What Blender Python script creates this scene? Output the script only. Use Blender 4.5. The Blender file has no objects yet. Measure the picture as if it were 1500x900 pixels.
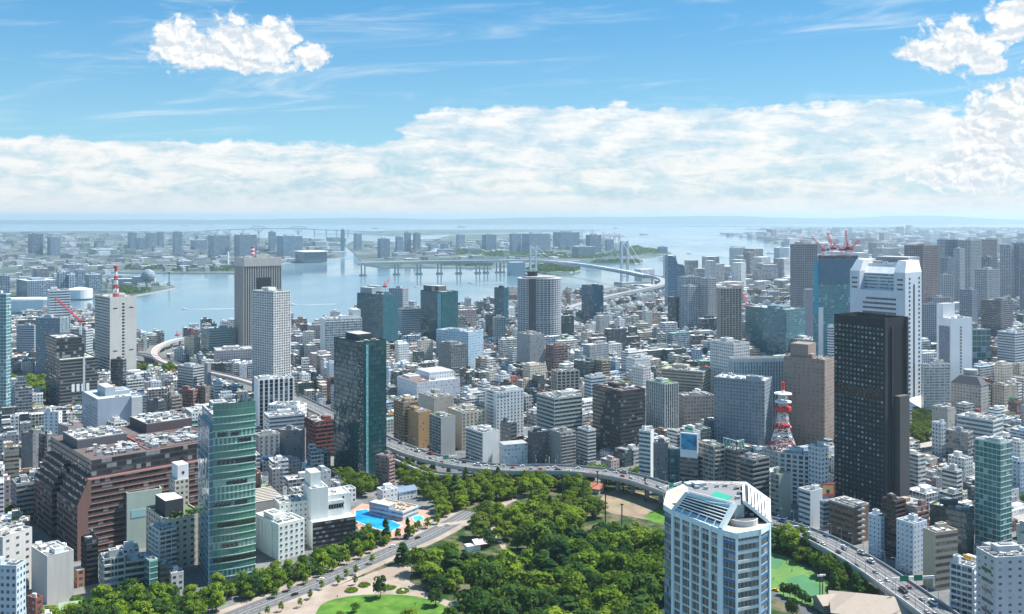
import bpy, math, random
import numpy as np
from math import sin, cos, atan2, radians, pi, sqrt, floor, ceil, hypot
scene = bpy.context.scene
COL = scene.collection

# ------------------------------------------------------------------ camera
HCAM, FPX, HORIZ = 235.0, 1400.0, 318.0          # eye height (m), focal length and horizon row surveyed on the 1500 px wide photo
cd = bpy.data.cameras.new('camera'); cam = bpy.data.objects.new('camera', cd); COL.objects.link(cam)
cam.location = (0, 0, HCAM); cam.rotation_euler = (radians(90), 0, 0)
cd.sensor_width = 36; cd.lens = 36*FPX/1500; cd.shift_y = -(450-HORIZ)/1500
cd.clip_start = 5; cd.clip_end = 200000
scene.camera = cam

# ------------------------------------------------------------------ light
SUN_AZ, SUN_EL = radians(70), radians(56)         # azimuth measured from the view direction (+Y) towards +X
sd = bpy.data.lights.new('sun', 'SUN'); sun = bpy.data.objects.new('sun', sd); COL.objects.link(sun)
sd.energy = 5.0; sd.angle = radians(0.5); sd.color = (1.0, 0.97, 0.92)
sun.rotation_euler = (radians(90)-SUN_EL, 0, pi-SUN_AZ)
scene.view_settings.view_transform = 'Standard'; scene.view_settings.look = 'None'
scene.view_settings.exposure = 0.95; scene.view_settings.gamma = 1.0
scene.view_settings.use_curve_mapping = False
scene.cycles.use_denoising = True
try: scene.cycles.denoiser = 'OPENIMAGEDENOISE'
except Exception: pass
scene.cycles.max_bounces = 5; scene.cycles.diffuse_bounces = 3; scene.cycles.glossy_bounces = 3
scene.cycles.transmission_bounces = 2; scene.cycles.volume_bounces = 1; scene.cycles.transparent_max_bounces = 6
scene.cycles.caustics_reflective = False; scene.cycles.caustics_refractive = False

# ------------------------------------------------------------------ node expressions
class Sk:
    """a socket with arithmetic: builds math nodes"""
    def __init__(s, g, o): s.g, s.o = g, o
    def _m(s, op, b=None, c=None, clamp=False):
        n = s.g.nt.nodes.new('ShaderNodeMath'); n.operation = op; n.use_clamp = clamp
        for i, v in enumerate((s, b, c)):
            if v is None: continue
            if isinstance(v, Sk): s.g.nt.links.new(v.o, n.inputs[i])
            else: n.inputs[i].default_value = v
        return Sk(s.g, n.outputs[0])
    def __add__(s, b): return s._m('ADD', b)
    __radd__ = __add__
    def __sub__(s, b): return s._m('SUBTRACT', b)
    def __rsub__(s, b): return (s*-1)+b
    def __mul__(s, b): return s._m('MULTIPLY', b)
    __rmul__ = __mul__
    def __truediv__(s, b): return s._m('DIVIDE', b)
    def gt(s, b): return s._m('GREATER_THAN', b)
    def lt(s, b): return s._m('LESS_THAN', b)
    def mx(s, b): return s._m('MAXIMUM', b)
    def mn(s, b): return s._m('MINIMUM', b)
    def fr(s): return s._m('FRACT')
    def fl(s): return s._m('FLOOR')
    def clamp(s): return s._m('ADD', 0.0, clamp=True)
    def pw(s, b): return s._m('POWER', b)
    def ab(s): return s._m('ABSOLUTE')
class G:
    def __init__(s, nt): s.nt = nt; nt.nodes.clear()
    def n(s, t, **kw):
        n = s.nt.nodes.new(t)
        for k, v in kw.items(): setattr(n, k, v)
        return n
    def set(s, sock, v):
        if isinstance(v, Sk): s.nt.links.new(v.o, sock)
        elif isinstance(v, (tuple, list)) and len(v) == 3 and len(sock.default_value) == 4: sock.default_value = (*v, 1)
        else: sock.default_value = v
    def tex(s, out): return Sk(s, s.n('ShaderNodeTexCoord').outputs[out])
    def geo(s, out): return Sk(s, s.n('ShaderNodeNewGeometry').outputs[out])
    def attr(s, name, out='Color'): return Sk(s, s.n('ShaderNodeAttribute', attribute_name=name).outputs[out])
    def rnd(s): return Sk(s, s.n('ShaderNodeObjectInfo').outputs['Random'])
    def sep(s, v):
        n = s.n('ShaderNodeSeparateXYZ'); s.set(n.inputs[0], v); return [Sk(s, n.outputs[i]) for i in range(3)]
    def vec(s, x, y, z=0.0):
        n = s.n('ShaderNodeCombineXYZ')
        for i, v in enumerate((x, y, z)): s.set(n.inputs[i], v)
        return Sk(s, n.outputs[0])
    def noise(s, v, scale, detail=4, rough=.55, out='Fac', dist=0.0):
        n = s.n('ShaderNodeTexNoise'); s.set(n.inputs['Vector'], v); n.inputs['Scale'].default_value = scale
        n.inputs['Detail'].default_value = detail; n.inputs['Roughness'].default_value = rough; n.inputs['Distortion'].default_value = dist
        return Sk(s, n.outputs[out])
    def white(s, v, out='Value'):
        n = s.n('ShaderNodeTexWhiteNoise', noise_dimensions='3D'); s.set(n.inputs['Vector'], v); return Sk(s, n.outputs[out])
    def smooth(s, v, lo, hi, a=0.0, b=1.0):
        n = s.n('ShaderNodeMapRange', interpolation_type='SMOOTHSTEP')
        for k, x in (('Value', v), ('From Min', lo), ('From Max', hi), ('To Min', a), ('To Max', b)): s.set(n.inputs[k], x)
        return Sk(s, n.outputs[0])
    def mix(s, f, a, b, blend='MIX'):
        n = s.n('ShaderNodeMix', data_type='RGBA', blend_type=blend)
        s.set(n.inputs[0], f); s.set(n.inputs[6], a); s.set(n.inputs[7], b); return Sk(s, n.outputs[2])
    def bump(s, h, strength=.3, dist=1.0):
        n = s.n('ShaderNodeBump'); n.inputs['Strength'].default_value = strength; n.inputs['Distance'].default_value = dist
        s.set(n.inputs['Height'], h); return Sk(s, n.outputs[0])
    def bsdf(s, **kw):
        n = s.n('ShaderNodeBsdfPrincipled')
        for k, v in kw.items(): s.set(n.inputs[k.replace('_', ' ')], v)
        return Sk(s, n.outputs[0])
    def out(s, sh, which='Surface', world=False):
        o = s.n('ShaderNodeOutputWorld' if world else 'ShaderNodeOutputMaterial'); s.nt.links.new(sh.o, o.inputs[which])

# ------------------------------------------------------------------ sky
def angles(px, py):
    x, z = (px-750)/FPX, (HORIZ-py)/FPX
    return math.degrees(atan2(x, 1)), math.degrees(atan2(z, hypot(1, x)))
w = bpy.data.worlds.new('World'); scene.world = w; w.use_nodes = True
g = G(w.node_tree)
sky = g.n('ShaderNodeTexSky', sky_type='NISHITA', sun_disc=False)
sky.sun_elevation = SUN_EL; sky.sun_rotation = SUN_AZ
sky.air_density = 1.0; sky.dust_density = 0.3; sky.ozone_density = 2.5; sky.altitude = 200
D = g.tex('Generated'); dx, dy, dz = g.sep(D)
AZ = dx._m('ARCTAN2', dy)*57.2958; EL = dz._m('ARCSINE')*57.2958
SKYT = 0.12
skyc = g.mix(1.0, Sk(g, sky.outputs[0]), (0.55*SKYT, 0.90*SKYT, 1.02*SKYT), 'MULTIPLY')
skyc = g.mix(.55, skyc, g.mix(g.smooth(EL, 1.5, 14.0), (.42,.72,.90), (.105,.42,.80)))
P = g.vec(AZ, EL, 0.0)
wp = g.noise(P, .55, 5, .6, 'Color')                     # warp
wv = g.sep(wp)
AX = AZ+(wv[0]-.5)*2.2; EX = EL+(wv[1]-.5)*1.3
n1 = g.noise(g.vec(AZ, EL*1.3, 3.1), 1.1, 9, .62)         # billows
n1b = g.noise(g.vec(AZ, EL*1.3, 3.1), 1.1, 3, .5)
n4 = g.noise(g.vec(AZ-.25, EL*1.3-.5, 3.1), 1.1, 3, .5)
relief = (n4-n1b)*2.0+.5
n2 = g.noise(g.vec(AZ*.10, EL*.9, 7.7), 1.0, 7, .6, dist=.6)  # streaks
n3 = g.noise(g.vec(AZ*.32, EL*1.25, 1.7), 1.0, 9, .62, dist=.35)
def billow(dx_=0.0, dy_=0.0, sc=.95):
    n = g.n('ShaderNodeTexVoronoi', voronoi_dimensions='2D', feature='SMOOTH_F1'); n.inputs['Scale'].default_value = sc; n.inputs['Detail'].default_value = 3.0
    n.inputs['Roughness'].default_value = .55; n.inputs['Lacunarity'].default_value = 2.3; n.inputs['Smoothness'].default_value = .35
    try: n.normalize = True
    except Exception: pass
    g.set(n.inputs['Vector'], g.vec(AX+dx_, EX*1.25+dy_, 0.0)); return 1.0-Sk(g, n.outputs['Distance'])
bl0, bl1 = billow(), billow(-.16, -.30)
def blobs(lst):
    f = None
    for px, py, rx, ry in lst:
        a, e = angles(px, py); ra, re = rx/24.0, ry/24.0
        d = ((AX-a)/ra*((AX-a)/ra) + (EX-e)/re*((EX-e)/re))._m('SQRT')
        q = 1.0-d
        f = q if f is None else f.mx(q)
    return f
cum = blobs([(262,66,44,36),(300,72,50,30),(348,60,54,38),(402,62,34,42),(450,84,34,20),(335,92,100,16),
             (1392,68,54,36),(1345,72,34,16),(1452,96,28,15),(1432,72,34,28),
             (1490,22,52,26),(1478,46,30,16)])
cmask = g.smooth(cum*1.15+(bl0-.70)*1.7+(n1-.5)*.45, -.02, .44)
big = blobs([(1500,190,84,70),(1455,222,64,46),(1405,246,48,22),(1440,256,90,20)])
bmask = g.smooth(big+(bl0-.62)*1.7+(n1-.5)*.4, 0.0, .40)
# the long bank of cloud low over the sea
e_left, e_right = angles(300, 206)[1], angles(800, 158)[1]
edge = g.smooth(AX, angles(545,0)[0], angles(655,0)[0], e_left, e_right)
edge = edge + g.smooth(AZ, angles(1330,0)[0], angles(1420,0)[0], 0.0, -1.0)
bank = g.smooth(edge-EX+(n2-.5)*1.9+(n1-.5)*.4+(bl0-.6)*.7, -.06, .34)
thin = g.smooth(n3, .36, .62)
bank_op = (bank*(0.62+0.38*thin)).clamp().mx(g.smooth(EL, 2.2, .9))
# thin high wisps
ci = g.noise(g.vec(AZ*.06+EL*.05, EL*.55-AZ*.035, 4.2), 1.0, 8, .62, dist=1.2)
cirrus = g.smooth(ci, .50, .80)*.55
low = g.smooth(EL, 0.0, 6.5)
shade = g.smooth(n1*.45+n3*.75, .44, .72)
bankc = g.mix(shade, g.mix(low, (.49,.62,.70), (.62,.74,.82)), g.mix(low, (.88,.885,.86), (.96,.965,.96)))
bankc = g.mix(g.smooth(relief, .35, .85)*.40, bankc, (.98,.975,.95))
bankc = g.mix(g.smooth(EL, 1.9, .2)*.75, bankc, (.80,.83,.82))
cumc = g.mix(g.smooth((bl0-bl1)*1.6+.5+(n1-.5)*.3, .26, .74), (.66,.74,.81), (1.0,1.0,.99))
cumc = g.mix(g.smooth(EL, 9.3, 7.7)*.38, cumc, (.62,.72,.80))
bigc = g.mix(g.smooth((bl0-bl1)*1.6+.5+(n1-.5)*.3, .24, .76), (.64,.72,.79), (.98,.975,.96))
c = g.mix(cirrus, skyc, (.86,.93,.97))
c = g.mix(bank_op, c, bankc)
c = g.mix(bmask, c, bigc)
c = g.mix(cmask, c, cumc)
bg = g.n('ShaderNodeBackground'); g.set(bg.inputs[0], c); bg.inputs[1].default_value = 0.55
g.out(Sk(g, bg.outputs[0]), world=True)

# ------------------------------------------------------------------ survey helpers: a ground pixel of the photo to a point of the plan
def GP(px, py, z=0.0):
    Y = (HCAM-z)*FPX/(py-HORIZ); return ((px-750)/FPX*Y, Y)
def depth(py): return HCAM*FPX/(py-HORIZ)
def xat(px, Y): return (px-750)/FPX*Y
def zat(py, Y): return HCAM-(py-HORIZ)*Y/FPX
def pxof(x, y): return 750+FPX*x/y
def pyof(y, z): return HORIZ+(HCAM-z)*FPX/y

# ------------------------------------------------------------------ mesh builder
class MB:
    def __init__(s): s.v, s.f, s.m, s.uv, s.c = [], [], [], [], []; s.col = (1, 1, 1)
    def face(s, pts, m=0, uv=None):
        b = len(s.v); s.v += pts; s.f.append(tuple(range(b, b+len(pts)))); s.m.append(m)
        s.uv += uv if uv else [(p[0], p[1]) for p in pts]
        s.c += [s.col]*len(pts)
    def wall(s, a, b, z0, z1, m=0, nu=None, nv=None):
        L = hypot(b[0]-a[0], b[1]-a[1]); u = nu if nu is not None else L; v = nv if nv is not None else z1-z0
        s.face([(a[0],a[1],z0),(b[0],b[1],z0),(b[0],b[1],z1),(a[0],a[1],z1)], m, [(0,0),(u,0),(u,v),(0,v)])
    def prism(s, poly, z0, z1, m=0, mt=None, bay=None, fl=None, bottom=False, top=True):
        n = len(poly)
        for i in range(n):
            a, b = poly[i], poly[(i+1) % n]; L = hypot(b[0]-a[0], b[1]-a[1])
            s.wall(a, b, z0, z1, m, max(1, round(L/bay)) if bay else None, max(1, round((z1-z0)/fl)) if fl else None)
        if top: s.face([(p[0],p[1],z1) for p in poly], m if mt is None else mt)
        if bottom: s.face([(p[0],p[1],z0) for p in reversed(poly)], m)
    def box(s, x, y, z0, sx, sy, h, ang=0.0, m=0, mt=None, bottom=False):
        s.prism(rect(x, y, sx, sy, ang), z0, z0+h, m, mt, bottom=bottom)
    def cyl(s, x, y, z0, r, h, n=12, m=0, mt=None, r2=None):
        r2 = r if r2 is None else r2
        p = [(cos(2*pi*i/n), sin(2*pi*i/n)) for i in range(n)]
        for i in range(n):
            a, b = p[i], p[(i+1) % n]
            s.face([(x+a[0]*r,y+a[1]*r,z0),(x+b[0]*r,y+b[1]*r,z0),(x+b[0]*r2,y+b[1]*r2,z0+h),(x+a[0]*r2,y+a[1]*r2,z0+h)], m, [(i,0),(i+1,0),(i+1,h),(i,h)])
        s.face([(x+a[0]*r2, y+a[1]*r2, z0+h) for a in p], m if mt is None else mt)
    def bar(s, a, b, t, m=0):
        """square bar between two points"""
        a, b = np.array(a, float), np.array(b, float); d = b-a; L = np.linalg.norm(d)
        if L < 1e-6: return
        d /= L; u = np.cross(d, (0,0,1.0)) if abs(d[2]) < .95 else np.cross(d, (1.0,0,0)); u /= np.linalg.norm(u); w_ = np.cross(d, u)
        o = [(u+w_)*t/2, (w_-u)*t/2, (-u-w_)*t/2, (u-w_)*t/2]
        A = [tuple(a+k) for k in o]; B = [tuple(b+k) for k in o]
        for i in range(4): s.face([A[i], B[i], B[(i+1)%4], A[(i+1)%4]], m)
        s.face(B, m); s.face(A[::-1], m)
    def build(s, name, mats, parent=None, loc=None, smooth=False):
        off = parent.location if parent is not None else (loc or (0,0,0))
        me = bpy.data.meshes.new(name)
        v = np.array(s.v, dtype=np.float64)-np.array(off[:]) if s.v else np.zeros((0,3))
        me.from_pydata(v.tolist(), [], s.f)
        for m in mats: me.materials.append(m)
        me.polygons.foreach_set('material_index', s.m)
        ul = me.uv_layers.new(name='uv'); ul.data.foreach_set('uv', np.array(s.uv, dtype=np.float32).ravel())
        ca = me.color_attributes.new('tint', 'FLOAT_COLOR', 'CORNER')
        cc = np.ones((len(s.c), 4), dtype=np.float32); cc[:, :3] = s.c; ca.data.foreach_set('color', cc.ravel())
        if smooth: me.polygons.foreach_set('use_smooth', [True]*len(s.f))
        me.update()
        return link(name, me, parent, None if parent is not None else off)
def link(name, me, parent=None, loc=None):
    o = bpy.data.objects.new(name, me); COL.objects.link(o)
    if parent is not None: o.parent = parent
    if loc is not None: o.location = loc
    return o
def copy_to(o, parent, loc=(0,0,0), rz=0.0, sc=None):
    c = o.copy(); COL.objects.link(c); c.parent = parent; c.location = loc; c.rotation_euler = (0, 0, rz)
    if sc: c.scale = sc
    return c
def tag(o, label=None, cat=None, group=None, kind=None):
    for k, v in (('label', label), ('category', cat), ('group', group), ('kind', kind)):
        if v: o[k] = v
    return o
def thing(name, label, cat, loc=(0,0,0), group=None):
    o = bpy.data.objects.new(name, None); COL.objects.link(o); o.location = loc; o.empty_display_size = 2
    return tag(o, label, cat, group)
def rect(x, y, sx, sy, ang=0.0):
    c_, s_ = cos(ang), sin(ang)
    return [(x+a*sx/2*c_-b*sy/2*s_, y+a*sx/2*s_+b*sy/2*c_) for a, b in ((-1,-1),(1,-1),(1,1),(-1,1))]
def offset(poly, d):
    """convex counter-clockwise outline moved outwards by d"""
    n = len(poly); out = []
    for i in range(n):
        a, b, c_ = poly[i-1], poly[i], poly[(i+1) % n]
        e1 = (b[0]-a[0], b[1]-a[1]); e2 = (c_[0]-b[0], c_[1]-b[1]); l1, l2 = hypot(*e1), hypot(*e2)
        n1_, n2_ = (e1[1]/l1, -e1[0]/l1), (e2[1]/l2, -e2[0]/l2)
        k = 1+n1_[0]*n2_[0]+n1_[1]*n2_[1]
        k = max(k, .3)
        out.append((b[0]+d*(n1_[0]+n2_[0])/k, b[1]+d*(n1_[1]+n2_[1])/k))
    return out
def area(poly): return sum(poly[i-1][0]*poly[i][1]-poly[i][0]*poly[i-1][1] for i in range(len(poly)))/2
def inside(p, poly):
    r = False; n = len(poly)
    for i in range(n):
        a, b = poly[i-1], poly[i]
        if (a[1] > p[1]) != (b[1] > p[1]) and p[0] < (b[0]-a[0])*(p[1]-a[1])/(b[1]-a[1])+a[0]: r = not r
    return r
def spline(pts, n=8):
    """Catmull-Rom through points of any dimension"""
    P_ = [np.array(p, float) for p in pts]; P_ = [2*P_[0]-P_[1]]+P_+[2*P_[-1]-P_[-2]]; o = []
    for i in range(1, len(P_)-2):
        for k in range(n):
            t = k/n; a, b, c_, d = P_[i-1], P_[i], P_[i+1], P_[i+2]
            o.append(.5*((2*b)+(c_-a)*t+(2*a-5*b+4*c_-d)*t*t+(3*b-a-3*c_+d)*t**3))
    o.append(P_[-2]); return [tuple(x) for x in o]
def side(pts, d):
    """polyline (x, y, ...) moved to its left by d"""
    o = []
    for i in range(len(pts)):
        a, b = pts[max(i-1, 0)], pts[min(i+1, len(pts)-1)]; dx_, dy_ = b[0]-a[0], b[1]-a[1]; L = hypot(dx_, dy_)
        o.append((pts[i][0]-dy_/L*d, pts[i][1]+dx_/L*d)+tuple(pts[i][2:]))
    return o
# ------------------------------------------------------------------ materials
_mats = {}
def mat(name, fn):
    if name not in _mats:
        m = bpy.data.materials.new(name); m.use_nodes = True; g = G(m.node_tree); fn(g); _mats[name] = m
    return _mats[name]
def plain(name, col, rough=.75, var=.18, scale=.25, metal=0.0, spec=.3):
    def fn(g):
        n = g.noise(g.geo('Position'), scale, 5, .6); n2 = g.noise(g.geo('Position'), scale*9, 3, .5)
        f = (n-.5)*var*2+(n2-.5)*var+1.0
        c = g.mix(1.0, col, g.vec(f, f, f), 'MULTIPLY')
        g.out(g.bsdf(Base_Color=c, Roughness=rough, Metallic=metal, Specular_IOR_Level=spec))
    return mat(name, fn)
def tintmat(name, rough=.8, var=.25, scale=.12, spec=.25):
    """colour from the mesh's own tint, with dirt"""
    def fn(g):
        p = g.geo('Position'); n = g.noise(p, scale, 5, .6); n2 = g.noise(p, scale*8, 4, .6)
        f = (n-.5)*var*2+(n2-.5)*var*1.2+1.0
        c = g.mix(1.0, g.attr('tint'), g.vec(f, f, f), 'MULTIPLY')
        g.out(g.bsdf(Base_Color=c, Roughness=rough, Specular_IOR_Level=spec))
    return mat(name, fn)
def facade(style, wall=None, glass=(.03,.05,.06), lit=.16, name=None):
    """storey and bay pattern in the wall's own cells (u counts bays, v counts storeys); wall None = the mesh's tint"""
    key = name or 'facade_%s_%s_%s_%s' % (style, wall, glass, lit)
    var = .28 if style in ('curtain','bands') else .7
    if style == 'curtain': lit = 0.0 if lit <= .16 else lit*.25
    def fn(g):
        u, v, _ = g.sep(g.tex('UV')); cu, cv = u.fl(), v.fl(); fu, fv = u.fr(), v.fr()
        r = g.rnd(); wc = g.attr('tint') if wall is None else wall
        rn = g.white(g.vec(cu, cv, r*91.0)); rn2 = g.white(g.vec(cu+17.3, cv, r*53.0))
        rj = g.white(g.vec(cu, cv, r*31.0), 'Color')
        if style == 'punched': m = fu.gt(.24)*fu.lt(.76)*fv.gt(.30)*fv.lt(.76)
        elif style == 'small': m = fu.gt(.34)*fu.lt(.66)*fv.gt(.34)*fv.lt(.70)
        elif style == 'ribbon': m = fv.gt(.36)*fv.lt(.82)*fu.gt(.03)
        elif style == 'curtain': m = fu.gt(.07)*fv.gt(.10)
        elif style == 'bands': m = fv.gt(.28)*fu.gt(.05)
        elif style == 'balcony': m = fv.gt(.36)*fu.gt(.10)
        elif style == 'fins': m = fu.gt(.34)*fv.gt(.06)
        elif style == 'grid': m = fu.gt(.22)*fv.gt(.26)
        elif style == 'sparse': m = fu.gt(.30)*fu.lt(.70)*fv.gt(.34)*fv.lt(.74)*rn2.gt(.55)
        else: m = fu.gt(2.0)
        # a broad row every few storeys keeps long walls from repeating
        pos = g.geo('Position'); nz = g.noise(pos, .035, 4, .6); st = g.noise(g.vec(g.sep(pos)[0]*.5, g.sep(pos)[1]*.5, g.sep(pos)[2]*.03), 1.0, 4, .6)
        dirt = (nz-.5)*.30+(st-.5)*.34+1.0
        wcol = g.mix(1.0, wc, g.vec(dirt, dirt, dirt), 'MULTIPLY')
        gl = g.mix(rn*rn*var, glass, tuple(min(1, x*2.6+.012) for x in glass))
        blind = rn2.gt(1.0-lit)
        gl = g.mix(blind*.75, gl, tuple(min(1, .25+x*1.2) for x in glass))
        col = g.mix(m, wcol, gl)
        nrm = g.n('ShaderNodeVectorMath', operation='MULTIPLY_ADD'); g.set(nrm.inputs[0], rj); nrm.inputs[1].default_value = (.075,.075,.075)
        base = g.n('ShaderNodeVectorMath', operation='ADD'); g.set(base.inputs[0], g.geo('Normal')); base.inputs[1].default_value = (-.0375,-.0375,-.0375)
        g.nt.links.new(base.outputs[0], nrm.inputs[2])
        nn = g.n('ShaderNodeVectorMath', operation='NORMALIZE'); g.nt.links.new(nrm.outputs[0], nn.inputs[0])
        no = g.n('ShaderNodeMix', data_type='VECTOR'); g.set(no.inputs[0], m); g.set(no.inputs[4], g.geo('Normal')); g.nt.links.new(nn.outputs[0], no.inputs[5])
        g.out(g.bsdf(Base_Color=col, Roughness=g.smooth(m*(1.0-blind*.6), 0.0, 1.0, .75, .06), Specular_IOR_Level=g.smooth(m, 0.0, 1.0, .25, .75), Normal=Sk(g, no.outputs[1])))
    return mat(key, fn)
M = {}
M['roof'] = tintmat('roof_membrane', .9, .30, .15)
M['paint'] = tintmat('painted_metal', .6, .12, .3)
M['concrete'] = plain('concrete', (.36,.36,.35), .85, .22, .2)
M['pale_concrete'] = plain('pale_concrete', (.52,.52,.50), .85, .18, .15)
M['white'] = plain('white_paint', (.78,.79,.78), .6, .08, .2)
M['dark_metal'] = plain('dark_metal', (.04,.045,.05), .5, .2, .3)
M['grey_metal'] = plain('grey_metal', (.30,.32,.33), .5, .2, .4)
M['red'] = plain('red_paint', (.62,.045,.03), .5, .12, .4)
M['crane_red'] = plain('crane_red', (.62,.06,.08), .5, .12, .4)
M['green_pad'] = plain('helipad_green', (.02,.28,.19), .7, .12, .6)
M['glass_dark'] = plain('dark_glass', (.015,.02,.022), .08, .3, .3, spec=.8)
M['sign_green'] = plain('sign_green', (.01,.22,.12), .5, .05, 1)
M['asphalt'] = plain('asphalt', (.09,.092,.096), .85, .25, .08)
M['deck_road'] = plain('pale_road', (.115,.115,.116), .85, .20, .06)
M['marking'] = plain('road_marking', (.50,.50,.48), .7, .15, .8)
def _soil(g):
    p = g.geo('Position'); n = g.noise(p, .006, 6, .6); n2 = g.noise(p, .06, 5, .65)
    c = g.mix(g.smooth(n, .35, .65), (.085,.088,.092), (.16,.16,.155)); c = g.mix(g.smooth(n2, .4, .7)*.6, c, (.24,.235,.22))
    g.out(g.bsdf(Base_Color=c, Roughness=.9, Specular_IOR_Level=.2))
M['ground'] = mat('city_ground', _soil)
def _isl(g):
    p = g.geo('Position'); n = g.noise(p, .0016, 6, .6); n2 = g.noise(p, .009, 6, .65)
    c = g.mix(g.smooth(n, .4, .6), (.045,.075,.06), (.11,.125,.125)); c = g.mix(g.smooth(n2, .56, .67)*.5, c, (.40,.40,.38)); c = g.mix(g.smooth(n2, .48, .38)*.7, c, (.025,.06,.025))
    g.out(g.bsdf(Base_Color=c, Roughness=.9, Specular_IOR_Level=.2))
M['island'] = mat('island_ground', _isl)
def _grass(g):
    p = g.geo('Position'); n = g.noise(p, .09, 6, .65); n2 = g.noise(p, .9, 4, .6)
    c = g.mix(g.smooth(n, .3, .7), (.045,.125,.016), (.12,.24,.03)); c = g.mix(n2*.4, c, (.05,.10,.02)); c = g.mix(g.smooth(g.noise(p,.14,5,.7), .56, .70)*.5, c, (.20,.21,.07))
    g.out(g.bsdf(Base_Color=c, Roughness=.9, Specular_IOR_Level=.15))
M['grass'] = mat('lawn_grass', _grass)
def _under(g):
    p = g.geo('Position'); n = g.noise(p, .07, 6, .65)
    c = g.mix(g.smooth(n, .4, .66), (.02,.05,.012), (.15,.13,.08))
    g.out(g.bsdf(Base_Color=c, Roughness=.95, Specular_IOR_Level=.1))
M['park_floor'] = mat('park_floor', _under)
def _pave(g):
    p = g.geo('Position'); n = g.noise(p, .06, 5, .6); n2 = g.noise(p, .7, 4, .6)
    c = g.mix(g.smooth(n, .35, .65), (.27,.205,.16), (.37,.305,.25)); c = g.mix(n2*.4, c, (.30,.25,.21))
    g.out(g.bsdf(Base_Color=c, Roughness=.85, Specular_IOR_Level=.2))
M['paving'] = mat('warm_paving', _pave)
def _dirt(g):
    p = g.geo('Position'); n = g.noise(p, .05, 5, .6)
    c = g.mix(g.smooth(n, .35, .65), (.20,.145,.105), (.30,.225,.165)); c = g.mix(g.smooth(g.noise(p,.025,4,.6), .58, .68)*.55, c, (.12,.20,.03))
    g.out(g.bsdf(Base_Color=c, Roughness=.95, Specular_IOR_Level=.1))
M['ball_dirt'] = mat('infield_dirt', _dirt)
def _pool(g):
    p = g.geo('Position'); n = g.noise(p, .12, 3, .5); h = g.noise(p, 1.6, 3, .6)
    c = g.mix(g.smooth(n, .35, .65), (.01,.20,.62), (.02,.34,.78))
    g.out(g.bsdf(Base_Color=c, Roughness=.12, Normal=g.bump(h, .15, .2)))
M['pool'] = mat('pool_water', _pool)
def _sea(g):
    p = g.geo('Position'); x, y, z = g.sep(p)
    h = g.noise(g.vec(x*.05, y*.05, 0.0), 1.0, 4, .6); sw = g.noise(g.vec(x*.0011, y*.00042, 2.0), 1.0, 6, .62)
    st = g.noise(g.vec(x*.004, y*.0012, 5.0), 1.0, 5, .6)
    c = g.mix(g.smooth(sw, .35, .65), (.085,.16,.20), (.14,.20,.225))
    rough = g.smooth(sw*.6+st*.4, .38, .62, .05, .20)
    g.out(g.bsdf(Base_Color=c, Roughness=rough, IOR=1.33, Specular_IOR_Level=.5, Normal=g.bump(h, .14, .9)))
M['sea'] = mat('sea_water', _sea)
# ------------------------------------------------------------------ sea, land, haze
FAR = 70000
def sheet(name, poly, z, m, skirt=None):
    mb = MB()
    if area(poly) < 0: poly = poly[::-1]
    mb.face([(p[0], p[1], z) for p in poly], 0)
    if skirt is not None:
        for i in range(len(poly)): mb.wall(poly[i-1], poly[i], z-skirt, z, 1)
    o = mb.build(name, [m, M['concrete']]); tag(o, kind='structure'); return o
sheet('water', [(-FAR,-2000),(FAR,-2000),(FAR,FAR),(-FAR,FAR)], -3.0, M['sea'])
# home shore, from far on the port side round to the far coast to starboard
SHORE = [GP(*p) for p in [(-60,486),(40,470),(66,463),(140,459),(160,470),(150,490),(205,503),(262,500),(300,488),(345,494),(425,492),(520,474),(600,470),(680,458),(740,446),(800,438),(850,428),
         (905,419),(960,416),(985,411),(1030,404),(1062,397),(1110,393),(1150,388),(1165,378),(1165,366),(1140,358),(1120,352),(1085,347),(1052,344.5),(1060,342.5),(1110,340.5),(1160,339.6)]]
GROUND = [(-1400,100),(-1400,SHORE[0][1]+100)]+SHORE+[(9500,15200),(14000,15200),(14000,100)]
sheet('ground', GROUND, 0.0, M['ground'], 4.0)
ISL_A = [GP(*p) for p in [(-500,420),(-60,437),(20,446),(64,436),(66,428),(100,432),(150,436),(200,432),(225,428),(258,421),(248,416),(222,412),(215,408),(190,404),(130,402),(126,398),(180,399.5),(260,400.5),(345,400.5),(420,385),(470,381),(505,377),(500,372),(480,364),(440,352),(330,344.5),(250,342),(160,341),(60,342),(0,344),(-300,343)]]
sheet('island_ground', ISL_A, 0.0, M['island'], 4.0)
ISL_B = [GP(*p) for p in [(533,388),(560,392),(640,392),(720,393),(770,390),(800,384),(850,381),(900,380),(960,377),(985,372),(975,367),(930,362),(880,352),(820,345),(760,342),(700,343),(660,345),(640,350),(560,355),(520,352),(505,360),(520,372)]]
sheet('island_ground', ISL_B, 0.0, M['island'], 4.0)
ISL_C = [GP(*p) for p in [(500,342),(560,338.5),(620,337),(760,336.5),(900,337),(830,339.5),(740,341),(660,343.5),(580,346)]]
sheet('island_ground', ISL_C, 0.0, M['island'], 4.0)
ISL_D = [GP(*p) for p in [(-300,343),(0,342),(160,340.8),(310,340),(310,338.8),(160,338.8),(-300,340)]]
sheet('island_ground', ISL_D, 0.0, M['island'], 4.0)
FARR = [GP(1128,338.0),GP(1620,338.0),GP(1620,334.6),GP(1090,335.6)]
sheet('island_ground', FARR, 0.0, M['island'], 4.0)
FORT = [GP(*p) for p in [(772,397),(800,400),(835,399),(851,395.5),(842,391.5),(810,389.5),(776,391)]]
sheet('island_ground', FORT, 1.0, M['grass'], 6.0)
FORT2 = [GP(*p) for p in [(868,386.5),(930,386),(944,384.3),(920,383),(870,383.6)]]
sheet('island_ground', FORT2, 1.0, M['grass'], 6.0)
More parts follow.
